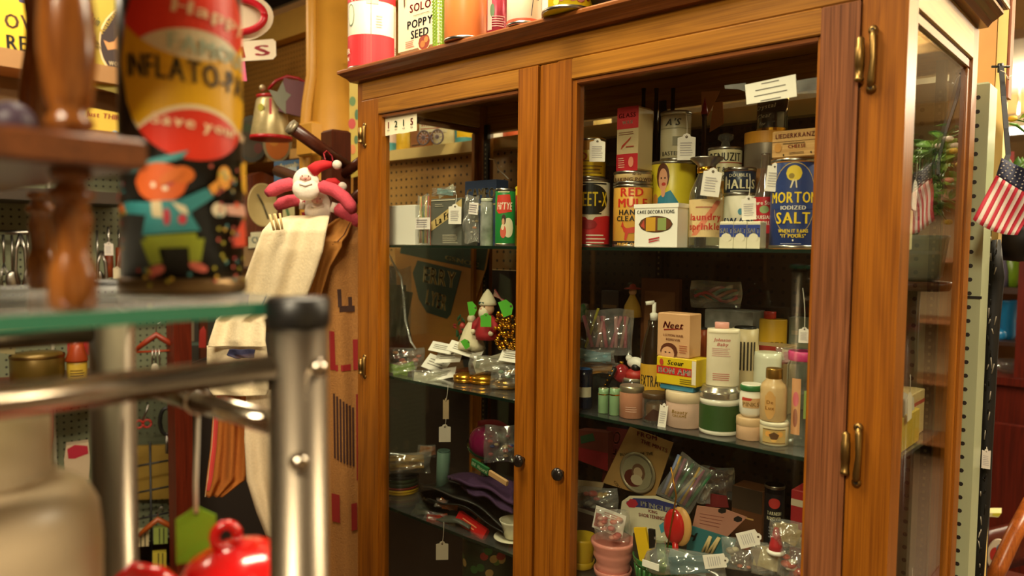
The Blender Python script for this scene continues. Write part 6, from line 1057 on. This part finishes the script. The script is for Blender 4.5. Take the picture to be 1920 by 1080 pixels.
plush(574, 342, 1.86, 'upper plush doll, white round beard and red hat, pink striped arms outstretched', .95, [[(556, 345), (545, 345), (528, 349), (511, 357), (500, 363)], [(594, 352), (605, 350), (625, 356), (645, 370), (657, 386), (663, 398)]], [(584, 322), (596, 313), (608, 309), (622, 308), (632, 309)])
plush(596, 384, 1.93, 'lower plush doll, white bearded face hanging just under the first doll', .95, [[(570, 382), (560, 375), (543, 377), (528, 382), (517, 388)], [(622, 392), (632, 392), (648, 400), (662, 410), (672, 420)]], [(612, 352), (620, 344), (628, 342), (636, 346), (642, 350)], [((566, 374), (566, 392)), ((628, 380), (622, 398))])
MB_ = MB().tube([at(610, 300, 1.9), at(607, 288, 1.93), at(612, 283, 1.96), at(622, 292, 1.98), at(624, 302, 1.97)], .002, M('#a01c28', .6), 6); tag(MB_.build('red_loop'), 'thin red hanging cord looped above the plush dolls', 'cord')
# canvas tote, folded
CV = '#d8c8a4'
rows('canvas_bag', 'cream canvas bag draped over the coat tree arm', 'bag', [(404, 545, 618, 1.90), (414, 508, 616, 1.86), (432, 492, 612, 1.84), (470, 478, 606, 1.84), (520, 460, 590, 1.85), (560, 448, 575, 1.86), (600, 405, 500, 1.86), (640, 392, 498, 1.85), (650, 390, 500, 1.85)], CV, 'canvas', 1, .010, 2.2, .005)
rows('canvas_bag', 'grey-lined inner flap of the cream canvas bag, by the sack', 'bag', [(470, 530, 590, 1.95), (520, 515, 575, 1.96), (580, 505, 572, 1.97)], '#8a7c64', 'lining', 4, .006, 2, .004)
rows('canvas_strap', 'lower part of the cream canvas bag hanging behind the chrome rail', 'bag', [(648, 388, 500, 1.88), (690, 388, 505, 1.88), (730, 392, 505, 1.89), (742, 400, 500, 1.89)], CV, 'canvas', 2, .008, 2, .004)
rows('hanging_cloth', 'long cream cloth panel hanging beside the chrome post', 'cloth', [(730, 462, 540, 1.92), (820, 458, 545, 1.92), (900, 462, 545, 1.93), (960, 480, 545, 1.94), (1010, 500, 545, 1.95)], '#d0bc9a', 'panel', 6, .008, 2, .004)
rows('navy_cloth', 'dark navy folded cloth inside the canvas bag', 'cloth', [(655, 430, 478, 1.80), (665, 425, 476, 1.80), (672, 440, 476, 1.80)], '#1c1c3a', 'cloth', 1, .003, 2, .003)
rows('orange_scarf', 'orange patterned scarf hanging under the canvas bag', 'scarf', [(735, 405, 468, 1.93), (780, 400, 470, 1.93), (840, 396, 466, 1.94), (900, 388, 462, 1.95), (932, 384, 420, 1.96)], '#a8601c', 'fabric', 3, .010, 3, .003, prints=[('P', .02, .14, .1, .95, '#c8403a'), ('P', .0, .03, .0, 1, '#c8b890'), ('P', .4, .7, .72, .95, '#8a5a28')])
for i, (x, y, lb) in enumerate(((513, 415, 'left clothespin clipped to the canvas bag'), (523, 414, 'right clothespin clipped to the canvas bag'), (650, 420, 'clothespin clipped to the burlap sack top'))):
    p = at(x, y, 1.80 if i < 2 else 1.93 if i == 2 else 2.6); o = empty('clothespin', lb, 'clothespin', p, rot=Euler((0, -.2 if i < 2 else .05, facing(p))))
    for s_ in (-1, 1): MB().tube([(s_*.0035, 0, -.022), (s_*.0055, 0, .018)], .0032, M('#c8ac74' if i < 2 else '#a8742c', .6), 6).build('prong', o)
# burlap sack with printed letters
def burl(): return M('#a06e36', .95, 0, .35, 260, bump=.9)
o, fn, c, nrm = rows('burlap_sack', 'brown burlap sack with faded dark and red lettering, hanging beside the cabinet', 'sack', [(408, 640, 690, 1.98), (430, 600, 700, 1.96), (455, 562, 705, 1.94), (500, 578, 706, 1.95), (560, 585, 706, 1.97), (700, 592, 706, 1.98), (850, 595, 706, 2.0), (1000, 600, 706, 2.02), (1110, 605, 706, 2.03)], '', 'burlap', 2, .010, 2, .005, mat=burl(),
    prints=[('Y', .40, .46, 540, 580, '#3a2014'), ('Y', .42, .66, 578, 590, '#3a2014'), ('Y', .56, .62, 556, 584, '#3a2014'), ('Y', .24, .33, 622, 690, '#8c1414'), ('Y', .33, .58, 678, 692, '#8c1414'), ('Y', .62, .70, 636, 692, '#8c1414')]+[('Y', .28+.052*i, .31+.052*i, 742+4*i, 862+3*i, '#3a1c14') for i in range(7)]+[('Y', .66, .74, 745, 905, '#7a1410'), ('Y', .22, .36, 925, 972, '#8a1c14'), ('Y', .56, .66, 940, 990, '#8a1c14')])
rows('burlap_flap', 'folded tan flap of the burlap sack with dark trim', 'sack', [(410, 630, 662, 1.93), (440, 590, 650, 1.92), (452, 562, 640, 1.90), (462, 566, 640, 1.90), (500, 575, 618, 1.91), (560, 572, 600, 1.92)], '#a8702c', 'flap', 5, .006, 2, .004, prints=[('P', .0, .9, .55, .57, '#4a2410'), ('P', .0, .8, .47, .485, '#4a2410'), ('P', .9, .93, .57, .95, '#4a2410')])
rows('red_rag', 'dark red ribbon tied on the coat tree arm under the dolls', 'ribbon', [(398, 565, 612, 1.97), (414, 570, 605, 1.97)], '#8c1c1c', 'ribbon', 1, .004, 1, .003); board('green_tag_strip', 'bright green strip beside the red ribbon', 'tag', [(600, 410), (608, 408), (606, 428), (596, 434)], 1.9, '#2f8a2c', [], .001)
# signs at far left
SGN = [('yellow_sign', 'bright yellow sign showing part letters OV and RE at top left', 'sign', [(-30, -20), (58, -12), (55, 105), (-30, 92)], 2.58, '#d8b418', [('t', 'OV', 8, 38, 62, 42, 28, '#5a3a14'), ('t', 'RE', 12, 78, 52, 82, 30, '#1c1810'), ('p', [(30, -12), (58, -10), (57, 8), (36, 4)], '#2c2c50'), ('p', [(-30, 92), (55, 105), (55, 108), (-30, 96)], '#8a6a10')]),
 ('olive_sign', 'yellow green sign with a dark oval emblem behind the spindles', 'sign', [(150, -30), (300, 10), (300, 196), (162, 160)], 2.72, '#a8982c', [('e', 250, 80, 66, 72, '#d8c090'), ('e', 251, 80, 63, 69, '#2c1410'), ('t', 'Authentic', 188, 62, 222, 14, 8, '#c8a838'), ('t', 'WORLD', 204, 118, 240, 122, 8, '#d8c8a0'), ('p', [(194, 75), (204, 80), (214, 78), (222, 68), (240, 62), (240, 100), (218, 92), (202, 94)], '#c88a50'), ('t', 'Rain', 165, 30, 186, 42, 18, '#4a5a34', .3), ('t', 'Mi', 168, 60, 182, 88, 12, '#6a6a2c', .3)]),
 ('thirst_sign', 'yellow advertising sign with a pale blue diamond, reading THIRST', 'sign', [(150, 198), (300, 226), (300, 296), (152, 296)], 2.66, '#d8b838', [('t', 'Just THIRST-Q', 160, 212, 262, 226, 10, '#a83a1c', .1), ('p', [(168, 268), (215, 244), (262, 264), (262, 292), (175, 288)], '#8fa8b8'), ('t', 'MISSION', 186, 258, 262, 268, 9, '#2c3448', .2), ('t', 'Orange', 176, 272, 240, 282, 7, '#2c3448', .3)])]
for a in SGN: board(*a, thick=.004)
# tools hanging on the green pegboard
def wtool(name, label, x, y0, y1, d, kind):
    a, b = at(x, y0, d), at(x, y1, d); o = empty(name, label, 'tool', a, facing(a)); L_ = (a-b).length
    if kind == 'whisk':
        MB().tube([(0, 0, 0), (0, 0, -L_*.5)], .004, STEEL, 8).build('handle', o)
        for i in range(5): MB().tube([(0, 0, -L_*.5), (.014*cos(i), .014*sin(i), -L_*.75), (.010*cos(i), .01*sin(i), -L_*.98)], .0016, STEEL, 5).build('wire', o)
    elif kind == 'spoon': MB().tube([(0, 0, 0), (0, 0, -L_*.7)], .004, STEEL, 8).build('handle', o); MB().ball((0, 0, -L_*.85), .022, STEEL, 14, 8, sy=.3, sz=1.5).build('bowl', o)
    elif kind == 'wood': MB().tube([(0, 0, 0), (0, 0, -L_*.45)], .005, STEEL, 8).build('blade', o); MB().tube([(0, 0, -L_*.45), (0, 0, -L_)], [.014, .017], M('#8a3c14', .5), 10).build('handle', o)
    elif kind == 'pliers':
        for s_ in (-1, 1): MB().tube([(0, 0, 0), (s_*.012, 0, -L_*.3), (s_*.016, 0, -L_*.7), (s_*.006, 0, -L_)], .006, STEEL, 8).build('jaw', o)
    return o
for q in (('whisk', 'steel whisk hanging at far left of the green pegboard', 6, 440, 545, 2.5, 'whisk'), ('kitchen_spoon', 'long steel spoon beside the whisk', 22, 440, 540, 2.5, 'spoon'), ('pliers', 'old steel pliers hanging left of the spindles', 38, 438, 535, 2.5, 'pliers'), ('whisk', 'second steel whisk nearer the spindles', 52, 440, 548, 2.5, 'whisk'), ('file', 'thin steel file hanging right of the spindles', 182, 432, 540, 2.7, 'spoon'), ('screwdriver', 'wooden handled screwdriver behind the white tags', 203, 425, 520, 2.7, 'wood'), ('screwdriver', 'second wooden handled screwdriver close to the toy tin', 224, 430, 505, 2.7, 'wood'), ('pliers', 'small pliers above the shelf right of the spindles', 190, 470, 545, 2.68, 'pliers')): wtool(*q)
price_tag('white tag on the wooden handled screwdriver', 204, 466, 15, 26, 0, at(204, 430, 2.64), '#e0d8cc', d=2.64); price_tag('cream tag below the second wooden handled screwdriver', 220, 511, 14, 24, 0, at(222, 480, 2.64), '#d8ccac', d=2.64)
MB_ = MB().tube([at(-20, 436, 2.52), at(55, 436, 2.52)], .008, STEEL, 8); tag(MB_.build('tool_rail'), 'steel rail holding the hanging whisks at far left', 'rail'); MB_ = MB().box(at(150, 545, 2.7), at(150, 545, 2.7)+V((.12, .45, .02)), M('#3a4a44', .5)); tag(MB_.build('tool_tray'), 'dark green metal tray under the hanging tools', 'tray')
# things below the glass, at left
board('cream_box', 'small dark box with a cream lid below the glass, far left', 'box', [(0, 640), (30, 642), (28, 665), (0, 662)], 2.4, '#8a8058', [('e', 20, 652, 2, 2, '#1c140c')], .06)
o, R, H = (lambda p: (empty('brass_canister', 'tarnished brass canister below the glass top at far left', 'canister', (p.x, p.y, 1.045)), .075, 0))(at(70, 660, 2.45)); MB().lathe([(.07, .0), (.078, .01), (.078, .10), (.07, .115), (.03, .12)], M('#6a5420', .35, .5, .3, 8), 32).build('canister_body', o); MB().lathe([(.079, .1), (.08, .105), (.079, .11)], BRASS, 32, cap=False).build('rim', o)
p = at(144, 660, 2.5); o = empty('mustard_jar', 'yellow labelled jar with a rust red conical cap below the glass', 'jar', (p.x, p.y, 1.0455), facing(p)); MB().lathe([(.03, 0), (.031, .005), (.031, .075), (.028, .08)], M('#a8862c', .4), 24).build('jar_body', o); MB().lathe([(.034, .08), (.036, .085), (.022, .125), (.018, .15)], M('#9c3c14', .4), 24).build('cap', o); s = Skin(.062, .08, .031); s.do([('r', -1, 1, .2, .9, '#c8a838'), ('l', -.7, .7, .35, .7, 3, M('#4a2c10'))]); s.mb.build('label', o)
p = at(148, 640, 2.58); o = empty('red_packet', 'red and yellow packet behind the mustard jar', 'packet', p, facing(p)); MB().box((-.035, -.01, -.05), (.035, .01, .05), M('#a82018', .5), bev=.003).build('packet_body', o); MB().box((-.02, -.0108, .0), (.015, -.0102, .03), M('#c8a02c', .5)).build('emblem', o)
rows('maroon_scarf', 'dark maroon pointed cloth hanging below the glass, far left', 'cloth', [(744, 20, 100, 2.48), (820, 55, 98, 2.45), (860, 75, 92, 2.45)], '#6a1c10', 'cloth', 0, .008, 1, .004)
o = board('red_cap_jar', 'white mug with a red heart shape, left of the chrome post', 'mug', [(124, 836), (166, 830), (170, 862), (166, 900), (122, 900), (120, 862)], 2.5, '#b8a488', [('p', [(126, 842), (140, 834), (164, 836), (166, 850), (140, 860), (128, 860)], '#a01830')], .05)
for i, (x0, y0, x1, d, lb) in enumerate(((256, 640, 330, 2.55, 'red-brown wooden coat hanger high behind the chrome post'), (262, 985, 330, 2.72, 'orange-brown wooden hanger low beside the lime tag'))):
    c = at((x0+x1)/2, y0, d); o = empty('coat_hanger', lb, 'hanger', c, facing(c)); k = d/F_PX; h = (x1-x0)*k/2
    MB().tube([(-h, 0, -.03), (-h*.45, 0, .0), (0, 0, .022), (h*.45, 0, .0), (h, 0, -.03)], [.007, .010, .011, .010, .007], M('#8a2c0c' if i == 0 else '#9c4a14', .4), 10).build('hanger_arm', o); MB().tube([(0, 0, .03), (0, 0, .055), (.014, 0, .068), (.02, 0, .052)], .002, STEEL, 6).build('hook', o)
    if i == 0: MB().tube([(-h*.95, 0, -.034), (h*.95, 0, -.034)], .004, M('#9c3a14', .4), 8).build('trouser_bar', o)
p = at(338, 800, 2.6); tag(MB().box((p.x-.03, p.y-.03, 0), (p.x+.03, p.y+.03, 1.30), wood('z', '#3a0f06', '#6a2410', .35, name='mahogany')).build('mahogany_post'), 'dark red-brown wooden post behind the back chrome leg', 'post')
p = at(295, 1000, 2.8); o = empty('wire_rack', 'black wire rack with small cards in front of a yellow panel', 'rack', (p.x, p.y, 0), facing(p)); zz0 = at(295, 1085, 2.8).z; zz1 = at(295, 825, 2.8).z
for x in (-.09, -.02, .09): MB().tube([(x, 0, 0), (x, 0, zz1)], .005, BLACK, 6).build('upright_wire', o)
for i in range(5): MB().tube([(-.12, 0, zz0+.1*i+.03), (.10, 0, zz0+.1*i+.05)], .004, BLACK, 6).build('cross_wire', o)
board('yellow_board', 'dull yellow panel behind the black wire rack', 'panel', [(225, 838), (335, 834), (335, 935), (225, 938)], 2.95, '#a08030', [], .02); board('green_frame_panel', 'grey-green pegboard panel behind the shears', 'panel', [(240, 700), (400, 690), (400, 838), (240, 842)], 3.0, '#5a6048', [('e', 262+14*(i % 8), 712+14*(i//8), 1.6, 1.6, '#1c180c') for i in range(64)], .02)
p = at(268, 795, 2.75); o = empty('red_scissors', 'red handled scissors on the green panel', 'scissors', p, facing(p))
for s_ in (-1, 1): MB().tube([(s_*.014+.014*cos(a), 0, .014*sin(a)) for a in [2*pi*i/12 for i in range(13)]], .004, M('#a82418', .4), 8).build('grip', o)
MB().tube([(0, 0, .015), (.02, 0, .07)], .004, STEEL, 6).build('blades', o)
p = at(312, 790, 2.75); o = empty('black_shears', 'black looped tool handle on the green panel', 'tool', p, facing(p)); MB().tube([(.022*cos(a), 0, .05*sin(a)) for a in [2*pi*i/14 for i in range(15)]], .007, BLACK, 8).build('loop_handle', o); MB().tube([(0, 0, -.05), (.0, 0, -.12)], .006, STEEL, 6).build('shaft', o)
for i, (x, y, c, lb) in enumerate(((265, 1010, '#b8a880', 'stack of pale cards in the wire rack, upper'), (300, 1005, '#8a9a48', 'green and cream card packs in the wire rack'), (298, 1052, '#b8a838', 'yellow card pack at the foot of the wire rack'))): board('card_pack', lb, 'card', [(x-12, y-14), (x+14, y-16), (x+14, y+14), (x-12, y+16)], 2.72, c, [('p', [(x-2, y-15), (x, y-15), (x, y+15), (x-2, y+15)], '#1c140c'), ('p', [(x+6, y-15), (x+8, y-15), (x+8, y+14), (x+6, y+15)], '#1c140c')], .03)
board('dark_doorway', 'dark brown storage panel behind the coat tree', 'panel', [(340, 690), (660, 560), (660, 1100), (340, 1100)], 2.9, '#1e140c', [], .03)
board('small_red_bottle', 'small red bottle on a far shelf, above the chrome rail', 'bottle', [(374, 620), (382, 612), (386, 620), (386, 652), (373, 652)], 2.9, '#a8281c', [], .03)
board('far_cabinet', 'dark glazed cupboard front behind the red hanger', 'cupboard', [(230, 596), (460, 560), (460, 700), (230, 700)], 3.1, '#2c2414', [('p', [(240, 645), (440, 640), (440, 646), (240, 651)], '#4a5a4c'), ('p', [(350, 600), (364, 600), (364, 640), (350, 640)], '#7a6a50'), ('p', [(405, 590), (414, 590), (414, 640), (405, 640)], '#8a7048')], .03)
p = at(292, 664, 2.55); o = empty('silver_keys', 'bunch of silver spoons with a small oval tag, on the red hanger', 'keys', p, facing(p)); 
for i in range(3): MB().tube([(-.01+.01*i, 0, .02), (-.012+.012*i, 0, -.04)], .003, STEEL, 6).build('key', o)
MB().ball((-.003, -.004, -.05), .012, M('#c8c0a8'), 10, 6, sy=.2, sz=1.6).build('oval_tag', o)
# ================================================================ right side: flag, strap, plant, hutch, chair
A = {k: at(*v) for k, v in dict(fl=(1824, 411, 1.235), fr=(1908, 440, 1.215), hl=(1868, 328, 1.26), hr=(1948, 372, 1.22), tl=(1878, 296, 1.27), tr=(1925, 318, 1.24)).items()}
c = A['hl']; o = empty('small_flag', 'small american flag hanging in front of the sage green post', 'flag', c); nr = (CAM-c).normalized()
def FL(u, v):  # u across the stripes, v from the fly end (0) to the canton
    a = A['fl'].lerp(A['fr'], u); b = A['hl'].lerp(A['hr'], u); t = A['tl'].lerp(A['tr'], u); p = a.lerp(b, v/.7) if v < .7 else b.lerp(t, (v-.7)/.3)
    return p-c+nr*(.006*sin(7*u+1)+.004*sin(9*v+3*u))+V((0, 0, -.008*sin(pi*u)*(1-v)))
for i in range(13):
    mb = MB(); m_ = M('#b81c34' if i % 2 == 0 else '#d8ccc0', .8); u0, u1 = i/13, (i+1)/13; mb.grid(lambda u, v: FL(u0+(u1-u0)*u, v*.7), 2, 10, m_, thick=.0006); mb.build('stripe', o)
MB().grid(lambda u, v: FL(u, .7+.3*v), 10, 6, M('#20243f', .8), thick=.0006).build('canton', o)
k = 0
for j in range(5):
    for i in range(7):
        q = FL((i+.5+(j % 2)*.4)/7.4, .73+.055*j); MB().ball(q+nr*.0006, .0014, M('#e0d8cc', .8), 8, 4, sz=.9).build('star', o); k += 1
strap = [(1878, 124, 1.34), (1882, 180, 1.33), (1887, 240, 1.31), (1891, 290, 1.30), (1880, 320, 1.29), (1862, 350, 1.30)]; mb = MB(); S_ = [at(*q) for q in strap]; side = RT*.0045
mb.add([p+side*q+FW*e for p in S_ for q, e in ((-1, 0), (1, 0), (1, .0015), (-1, .0015))], [(4*i+j, 4*i+(j+1) % 4, 4*i+4+(j+1) % 4, 4*i+4+j) for i in range(len(S_)-1) for j in range(4)], M('#16151a', .7)); o = empty('black_strap', 'long black webbing strap hanging from a hook beside the pale yellow block', 'strap', (0, 0, 0)); mb.build('webbing', o)
p = at(1876, 125, 1.35); o2 = empty('peg_hook', 'small black metal peg hook holding the black strap', 'hook', p); MB().tube([-RT*.016, RT*.016], .0022, BLACK, 8).build('cross_pin', o2); MB().tube([(0, 0, .006), (0, .002, -.01)], .005, BLACK, 8).build('hook_body', o2)
MB().tube([at(1876, 132, 1.33), at(1884, 136, 1.33), at(1892, 150, 1.33), at(1888, 146, 1.33), at(1896, 142, 1.33)], .0008, STRING, 5).build('string', o)
# black tinsel garland hanging down beside the post
o = empty('black_garland', 'black twisted garland with silver flecks hanging down beside the sage post', 'garland', (0, 0, 0)); gp_ = [(1862, 450, 1.45), (1866, 520, 1.45), (1860, 600, 1.45), (1858, 680, 1.45), (1852, 760, 1.46), (1850, 850, 1.46), (1845, 930, 1.47), (1838, 1010, 1.48), (1832, 1095, 1.48)]; G_ = [at(*q) for q in gp_]
MB().tube(G_, [.013, .016, .014, .011, .013, .010, .012, .011, .011], M('#0e0c0a', .6), 10).build('core', o, label='black core'); rnd = random.Random(11)
for i in range(46):
    t = rnd.uniform(0, 7.99); j = int(t); q = G_[j].lerp(G_[j+1], t-j)+V((rnd.uniform(-.004, .006), -.014, rnd.uniform(-.01, .01))); MB().tube([q, q+V((rnd.uniform(-.003, .004), -.002, rnd.uniform(.006, .022)))], .0011, M('#a8a090' if i % 2 else '#1c1a16', .3, .4), 5).build('strand', o)
price_tag('small white tag on the black garland', 1849, 860, 14, 38, 0, at(1850, 838, 1.43), '#e0d8d0', d=1.42)
tag(MB().box(at(1852, 470, 1.62), at(1852, 470, 1.62)+V((.022, .03, -.75)), M('#15110d', .7)).build('dark_cloth'), 'dark hanging cloth behind the black garland', 'cloth')
# potted flowers on a stand, mostly out of frame (seen mirrored in the cabinet's side glass)
p = V((1.345, .74, 0)); st = empty('plant_stand', 'slim dark plant stand right of the cabinet', 'stand', p); MB().lathe([(.07, 1.44), (.075, 1.45), (.075, 1.46)], WAL_X, 24).build('stand_top', st); MB().tube([(0, 0, .03), (0, 0, 1.44)], .015, WAL_Z, 12).build('stand_pole', st); MB().lathe([(.12, 0), (.11, .02), (.02, .035)], WAL_X, 24).build('stand_base', st)
o = empty('flower_pot', 'green leafy plant with small pink and yellow flowers right of the cabinet', 'plant', (p.x, p.y, 1.4605)); MB().lathe([(.04, 0), (.055, .01), (.065, .09), (.068, .10), (.06, .10)], M('#8a8f7c', .4), 28).build('pot', o)
rnd = random.Random(21); LG = [M(c_, .5) for c_ in ('#5a8a2c', '#7aa03a', '#3c6a24')]; lm = MB(); sm = MB()
for i in range(34):
    a = rnd.uniform(0, 6.28); l = rnd.uniform(.08, .19); e = V((cos(a)*l*.75, sin(a)*l*.75, .10+rnd.uniform(.03, .24))); m_ = V((cos(a)*l*.25, sin(a)*l*.25, .10+e.z*.6)); sm.tube([(0, 0, .09), m_, e], .0014, LG[2], 5)
    for j in range(5):
        q = m_.lerp(e, j/5+.1)+V((rnd.uniform(-.012, .012),)*3); T = Matrix.Translation(q)@Euler((rnd.uniform(-1, 1), rnd.uniform(-1, 1), rnd.uniform(0, 6))).to_matrix().to_4x4(); MB().grid(lambda u, v: T@V(((u-.5)*.018*sin(pi*v), (v)*.036, .004*sin(pi*v))), 2, 4, LG[j % 3], thick=.0004).build('leaf', o)
    if i % 2 == 0: MB().ball(e, .009, M(('#d88a7c', '#d8b040', '#d8c8b8')[i % 3], .6), 10, 6, sz=.7).build('blossom', o)
sm.build('stems', o, kind='stuff')
# long vine leaves reaching into the picture
for i, (pts, lb) in enumerate((([(1925, 250, 1.5), (1905, 234, 1.48), (1893, 232, 1.47)], 'a'), ([(1925, 300, 1.45), (1905, 320, 1.42), (1885, 345, 1.40), (1872, 372, 1.38)], 'b'), ([(1925, 330, 1.5), (1900, 325, 1.46), (1878, 338, 1.4)], 'c'))):
    MB().tube([at(*q)-o.location for q in pts], [.002, .003, .002, .001][:len(pts)], LG[0], 6).build('vine', o)
for i in range(12): q = at(1885+rnd.uniform(0, 40), 300+rnd.uniform(0, 60), 1.5)-o.location; MB().grid(lambda u, v: q+V(((u-.5)*.02*sin(pi*v), .01*v, (v-.5)*.05)), 2, 4, LG[i % 3], thick=.0004).build('leaf', o)
# framed red picture far behind
# mahogany hutch at the end of the passage
c = at(1893, 700, 2.9); o = empty('mahogany_hutch', 'dark red mahogany hutch with open shelves beyond the flag', 'hutch', (c.x, c.y, 0)); MR = wood('z', '#2c0a06', '#5a180c', .3, name='mahogany'); zb = at(1890, 955, 2.9).z; z1 = at(1890, 722, 2.9).z; z2 = at(1890, 545, 2.9).z; z2b = at(1890, 645, 2.9).z; z3 = at(1890, 440, 2.9).z; wl, wr = at(1845, 600, 2.9).x-c.x, at(1908, 600, 2.9).x-c.x
MB().box((-.35, 0, .05), (.60, .40, z1), MR).build('lower_case', o); MB().box((-.35, -.02, z1), (.60, .42, z1+.03), MR).build('counter', o); MB().box((wr, 0, z1+.03), (wr+.45, .03, z3), MR).build('side_panel', o); MB().box((-.35, 0, z1+.03), (-.3, .3, z3), MR).build('side_panel', o)
MB().box((-.35, 0, z2-.012), (wr, .25, z2+.012), M('#2a1408', .4)).build('shelf', o); MB().box((-.35, 0, z2b-.008), (wr, .25, z2b+.008), M('#2a1408', .4)).build('shelf', o); MB().box((-.35, .30, z1+.03), (wr+.1, .32, z3), M('#a07c48', .6)).build('back_panel', o); MB().box((-.35, 0, z3), (.6, .3, z3+.04), MR).build('top_rail', o); MB().box((-.2, -.015, .12), (.10, 0, z1-.15), MR, bev=.006).build('door_panel', o)
HB = V((c.x, c.y, 0))
p = at(1884, 610, 2.95); b = empty('blue_boot', 'tall blue glass boot on the hutch shelf', 'vase', (p.x, p.y+.05, z2b+.0085)); hh = z2-z2b-.05; MB().lathe([(.028, 0), (.032, .02), (.030, hh*.5), (.042, hh*.95), (.045, hh)], M('#1c6a98', .2), 24).build('boot_leg', b); MB().ball((-.025, -.03, .018), .026, M('#1c6a98', .2), 16, 8, sx=1.3).build('boot_toe', b)
p = at(1893, 500, 2.95); b = empty('green_vase', 'lime green bottle vase on the top hutch shelf', 'vase', (p.x, p.y+.05, z2+.0125)); MB().lathe([(.03, 0), (.035, .05), (.033, .10), (.012, .15), (.012, .19)], M('#7ca028', .25), 24).build('vase_body', b)
p = at(1872, 505, 2.95); b = empty('grey_figurine', 'grey-blue figurine beside the lime green vase', 'figurine', (p.x, p.y+.05, z2+.0125)); MB().lathe([(.03, 0), (.028, .06), (.018, .11), (.022, .13), (.015, .16)], M('#5a5468', .4), 20).build('figure_body', b); MB().ball((0, 0, .18), .022, M('#b8a070'), 14, 8).build('head', b)
p = at(1885, 690, 2.95); b = empty('glass_dish', 'cut glass dish on the hutch counter', 'dish', (p.x, p.y+.08, z1+.0305)); MB().lathe([(.03, 0), (.06, .03), (.062, .05), (.055, .05), (.025, .01)], JARGLASS, 24).build('dish_body', b)
p = at(1903, 470, 2.95); b = empty('black_bowl', 'black bowl hanging shape below the flag corner', 'bowl', at(1912, 452, 1.62)); MB().lathe([(.001, -.045), (.03, -.042), (.05, -.02), (.055, .02), (.05, .03), (.001, .03)], M('#0e0c0a', .5), 28, cap=False).build('bowl_body', b)
board('red_framed_print', 'dark red framed print seen behind the flag strap', 'picture', [(1862, 282), (1902, 284), (1898, 440), (1858, 440)], 2.95, '#8a2018', [('p', [(1868, 290), (1884, 290), (1884, 312), (1868, 312)], '#b8604c')], .02)
# chair at lower right
c = at(1885, 1040, 2.0); o = empty('bentwood_chair', 'orange-brown wooden chair at the bottom right corner', 'chair', (c.x, c.y, 0)); CB = V((c.x, c.y, 0)); CWD = wood('z', '#6a2c0c', '#a85a20', .3, name='chair_wood'); L = lambda x, y, d: at(x, y, d)-CB
MB().tube([L(1856, 1100, 1.95), L(1875, 1060, 1.95), L(1900, 1005, 1.96), L(1935, 940, 1.98)], .020, CWD, 14).build('back_rail', o); MB().box(V((-.22, .03, .50)), V((.28, .40, .53)), M('#4a1a0c', .4), bev=.008).build('seat', o)
for x, y in ((-.2, .05), (.26, .05), (-.2, .38), (.26, .38)): MB().tube([(x, y, 0), (x, y, .50)], .018, CWD, 10).build('leg', o)
MB().grid(lambda u, v: L(1838+90*u, 1000-22*u+80*(1-v), 2.15), 4, 4, M('#4a180c', .35), thick=.02).build('back_panel', o)
b = board('yellow_book', 'thin yellow and white book lying above the chair back', 'book', [(1838, 962), (1878, 962), (1872, 970), (1838, 968)], 2.1, '#d8cc90', [('p', [(1862, 962), (1878, 962), (1872, 968), (1860, 966)], '#c8c030')], .05)
board('round_badge', 'round red and blue patterned plate behind the chair rail', 'plate', ov(1872, 1042, 22, 30), 2.12, '#c8b8a0', [('e', 1866, 1040, 10, 14, '#a8281c'), ('e', 1876, 1030, 8, 10, '#5a6a8a')], .01)
# door beyond: keeps the passage closed
struct('door_1', (.2, 9.52, 0), (1.2, 9.6, 2.1), M('#8a5a34', .6))
for i, (x, y, c_) in enumerate(((1.9, 5.0, '#7a4a24'), (2.9, 2.4, '#6a3c1c'))):
    o = empty('display_shelf', ['tall brown shelving unit far along the passage', 'tall dark shelving unit to the right of the passage'][i], 'shelving', (x, y, 0))
    for z in (.1, .55, 1.0, 1.45, 1.9): MB().box((0, 0, z), (1.1, .4, z+.03), M(c_, .5)).build('shelf', o)
    for q in (0, 1.07): MB().box((q, 0, 0), (q+.03, .4, 2.0), M(c_, .5)).build('side_panel', o)
    MB().box((0, .4, 0), (1.1, .42, 2.0), M('#8a7250', .6)).build('back_panel', o)
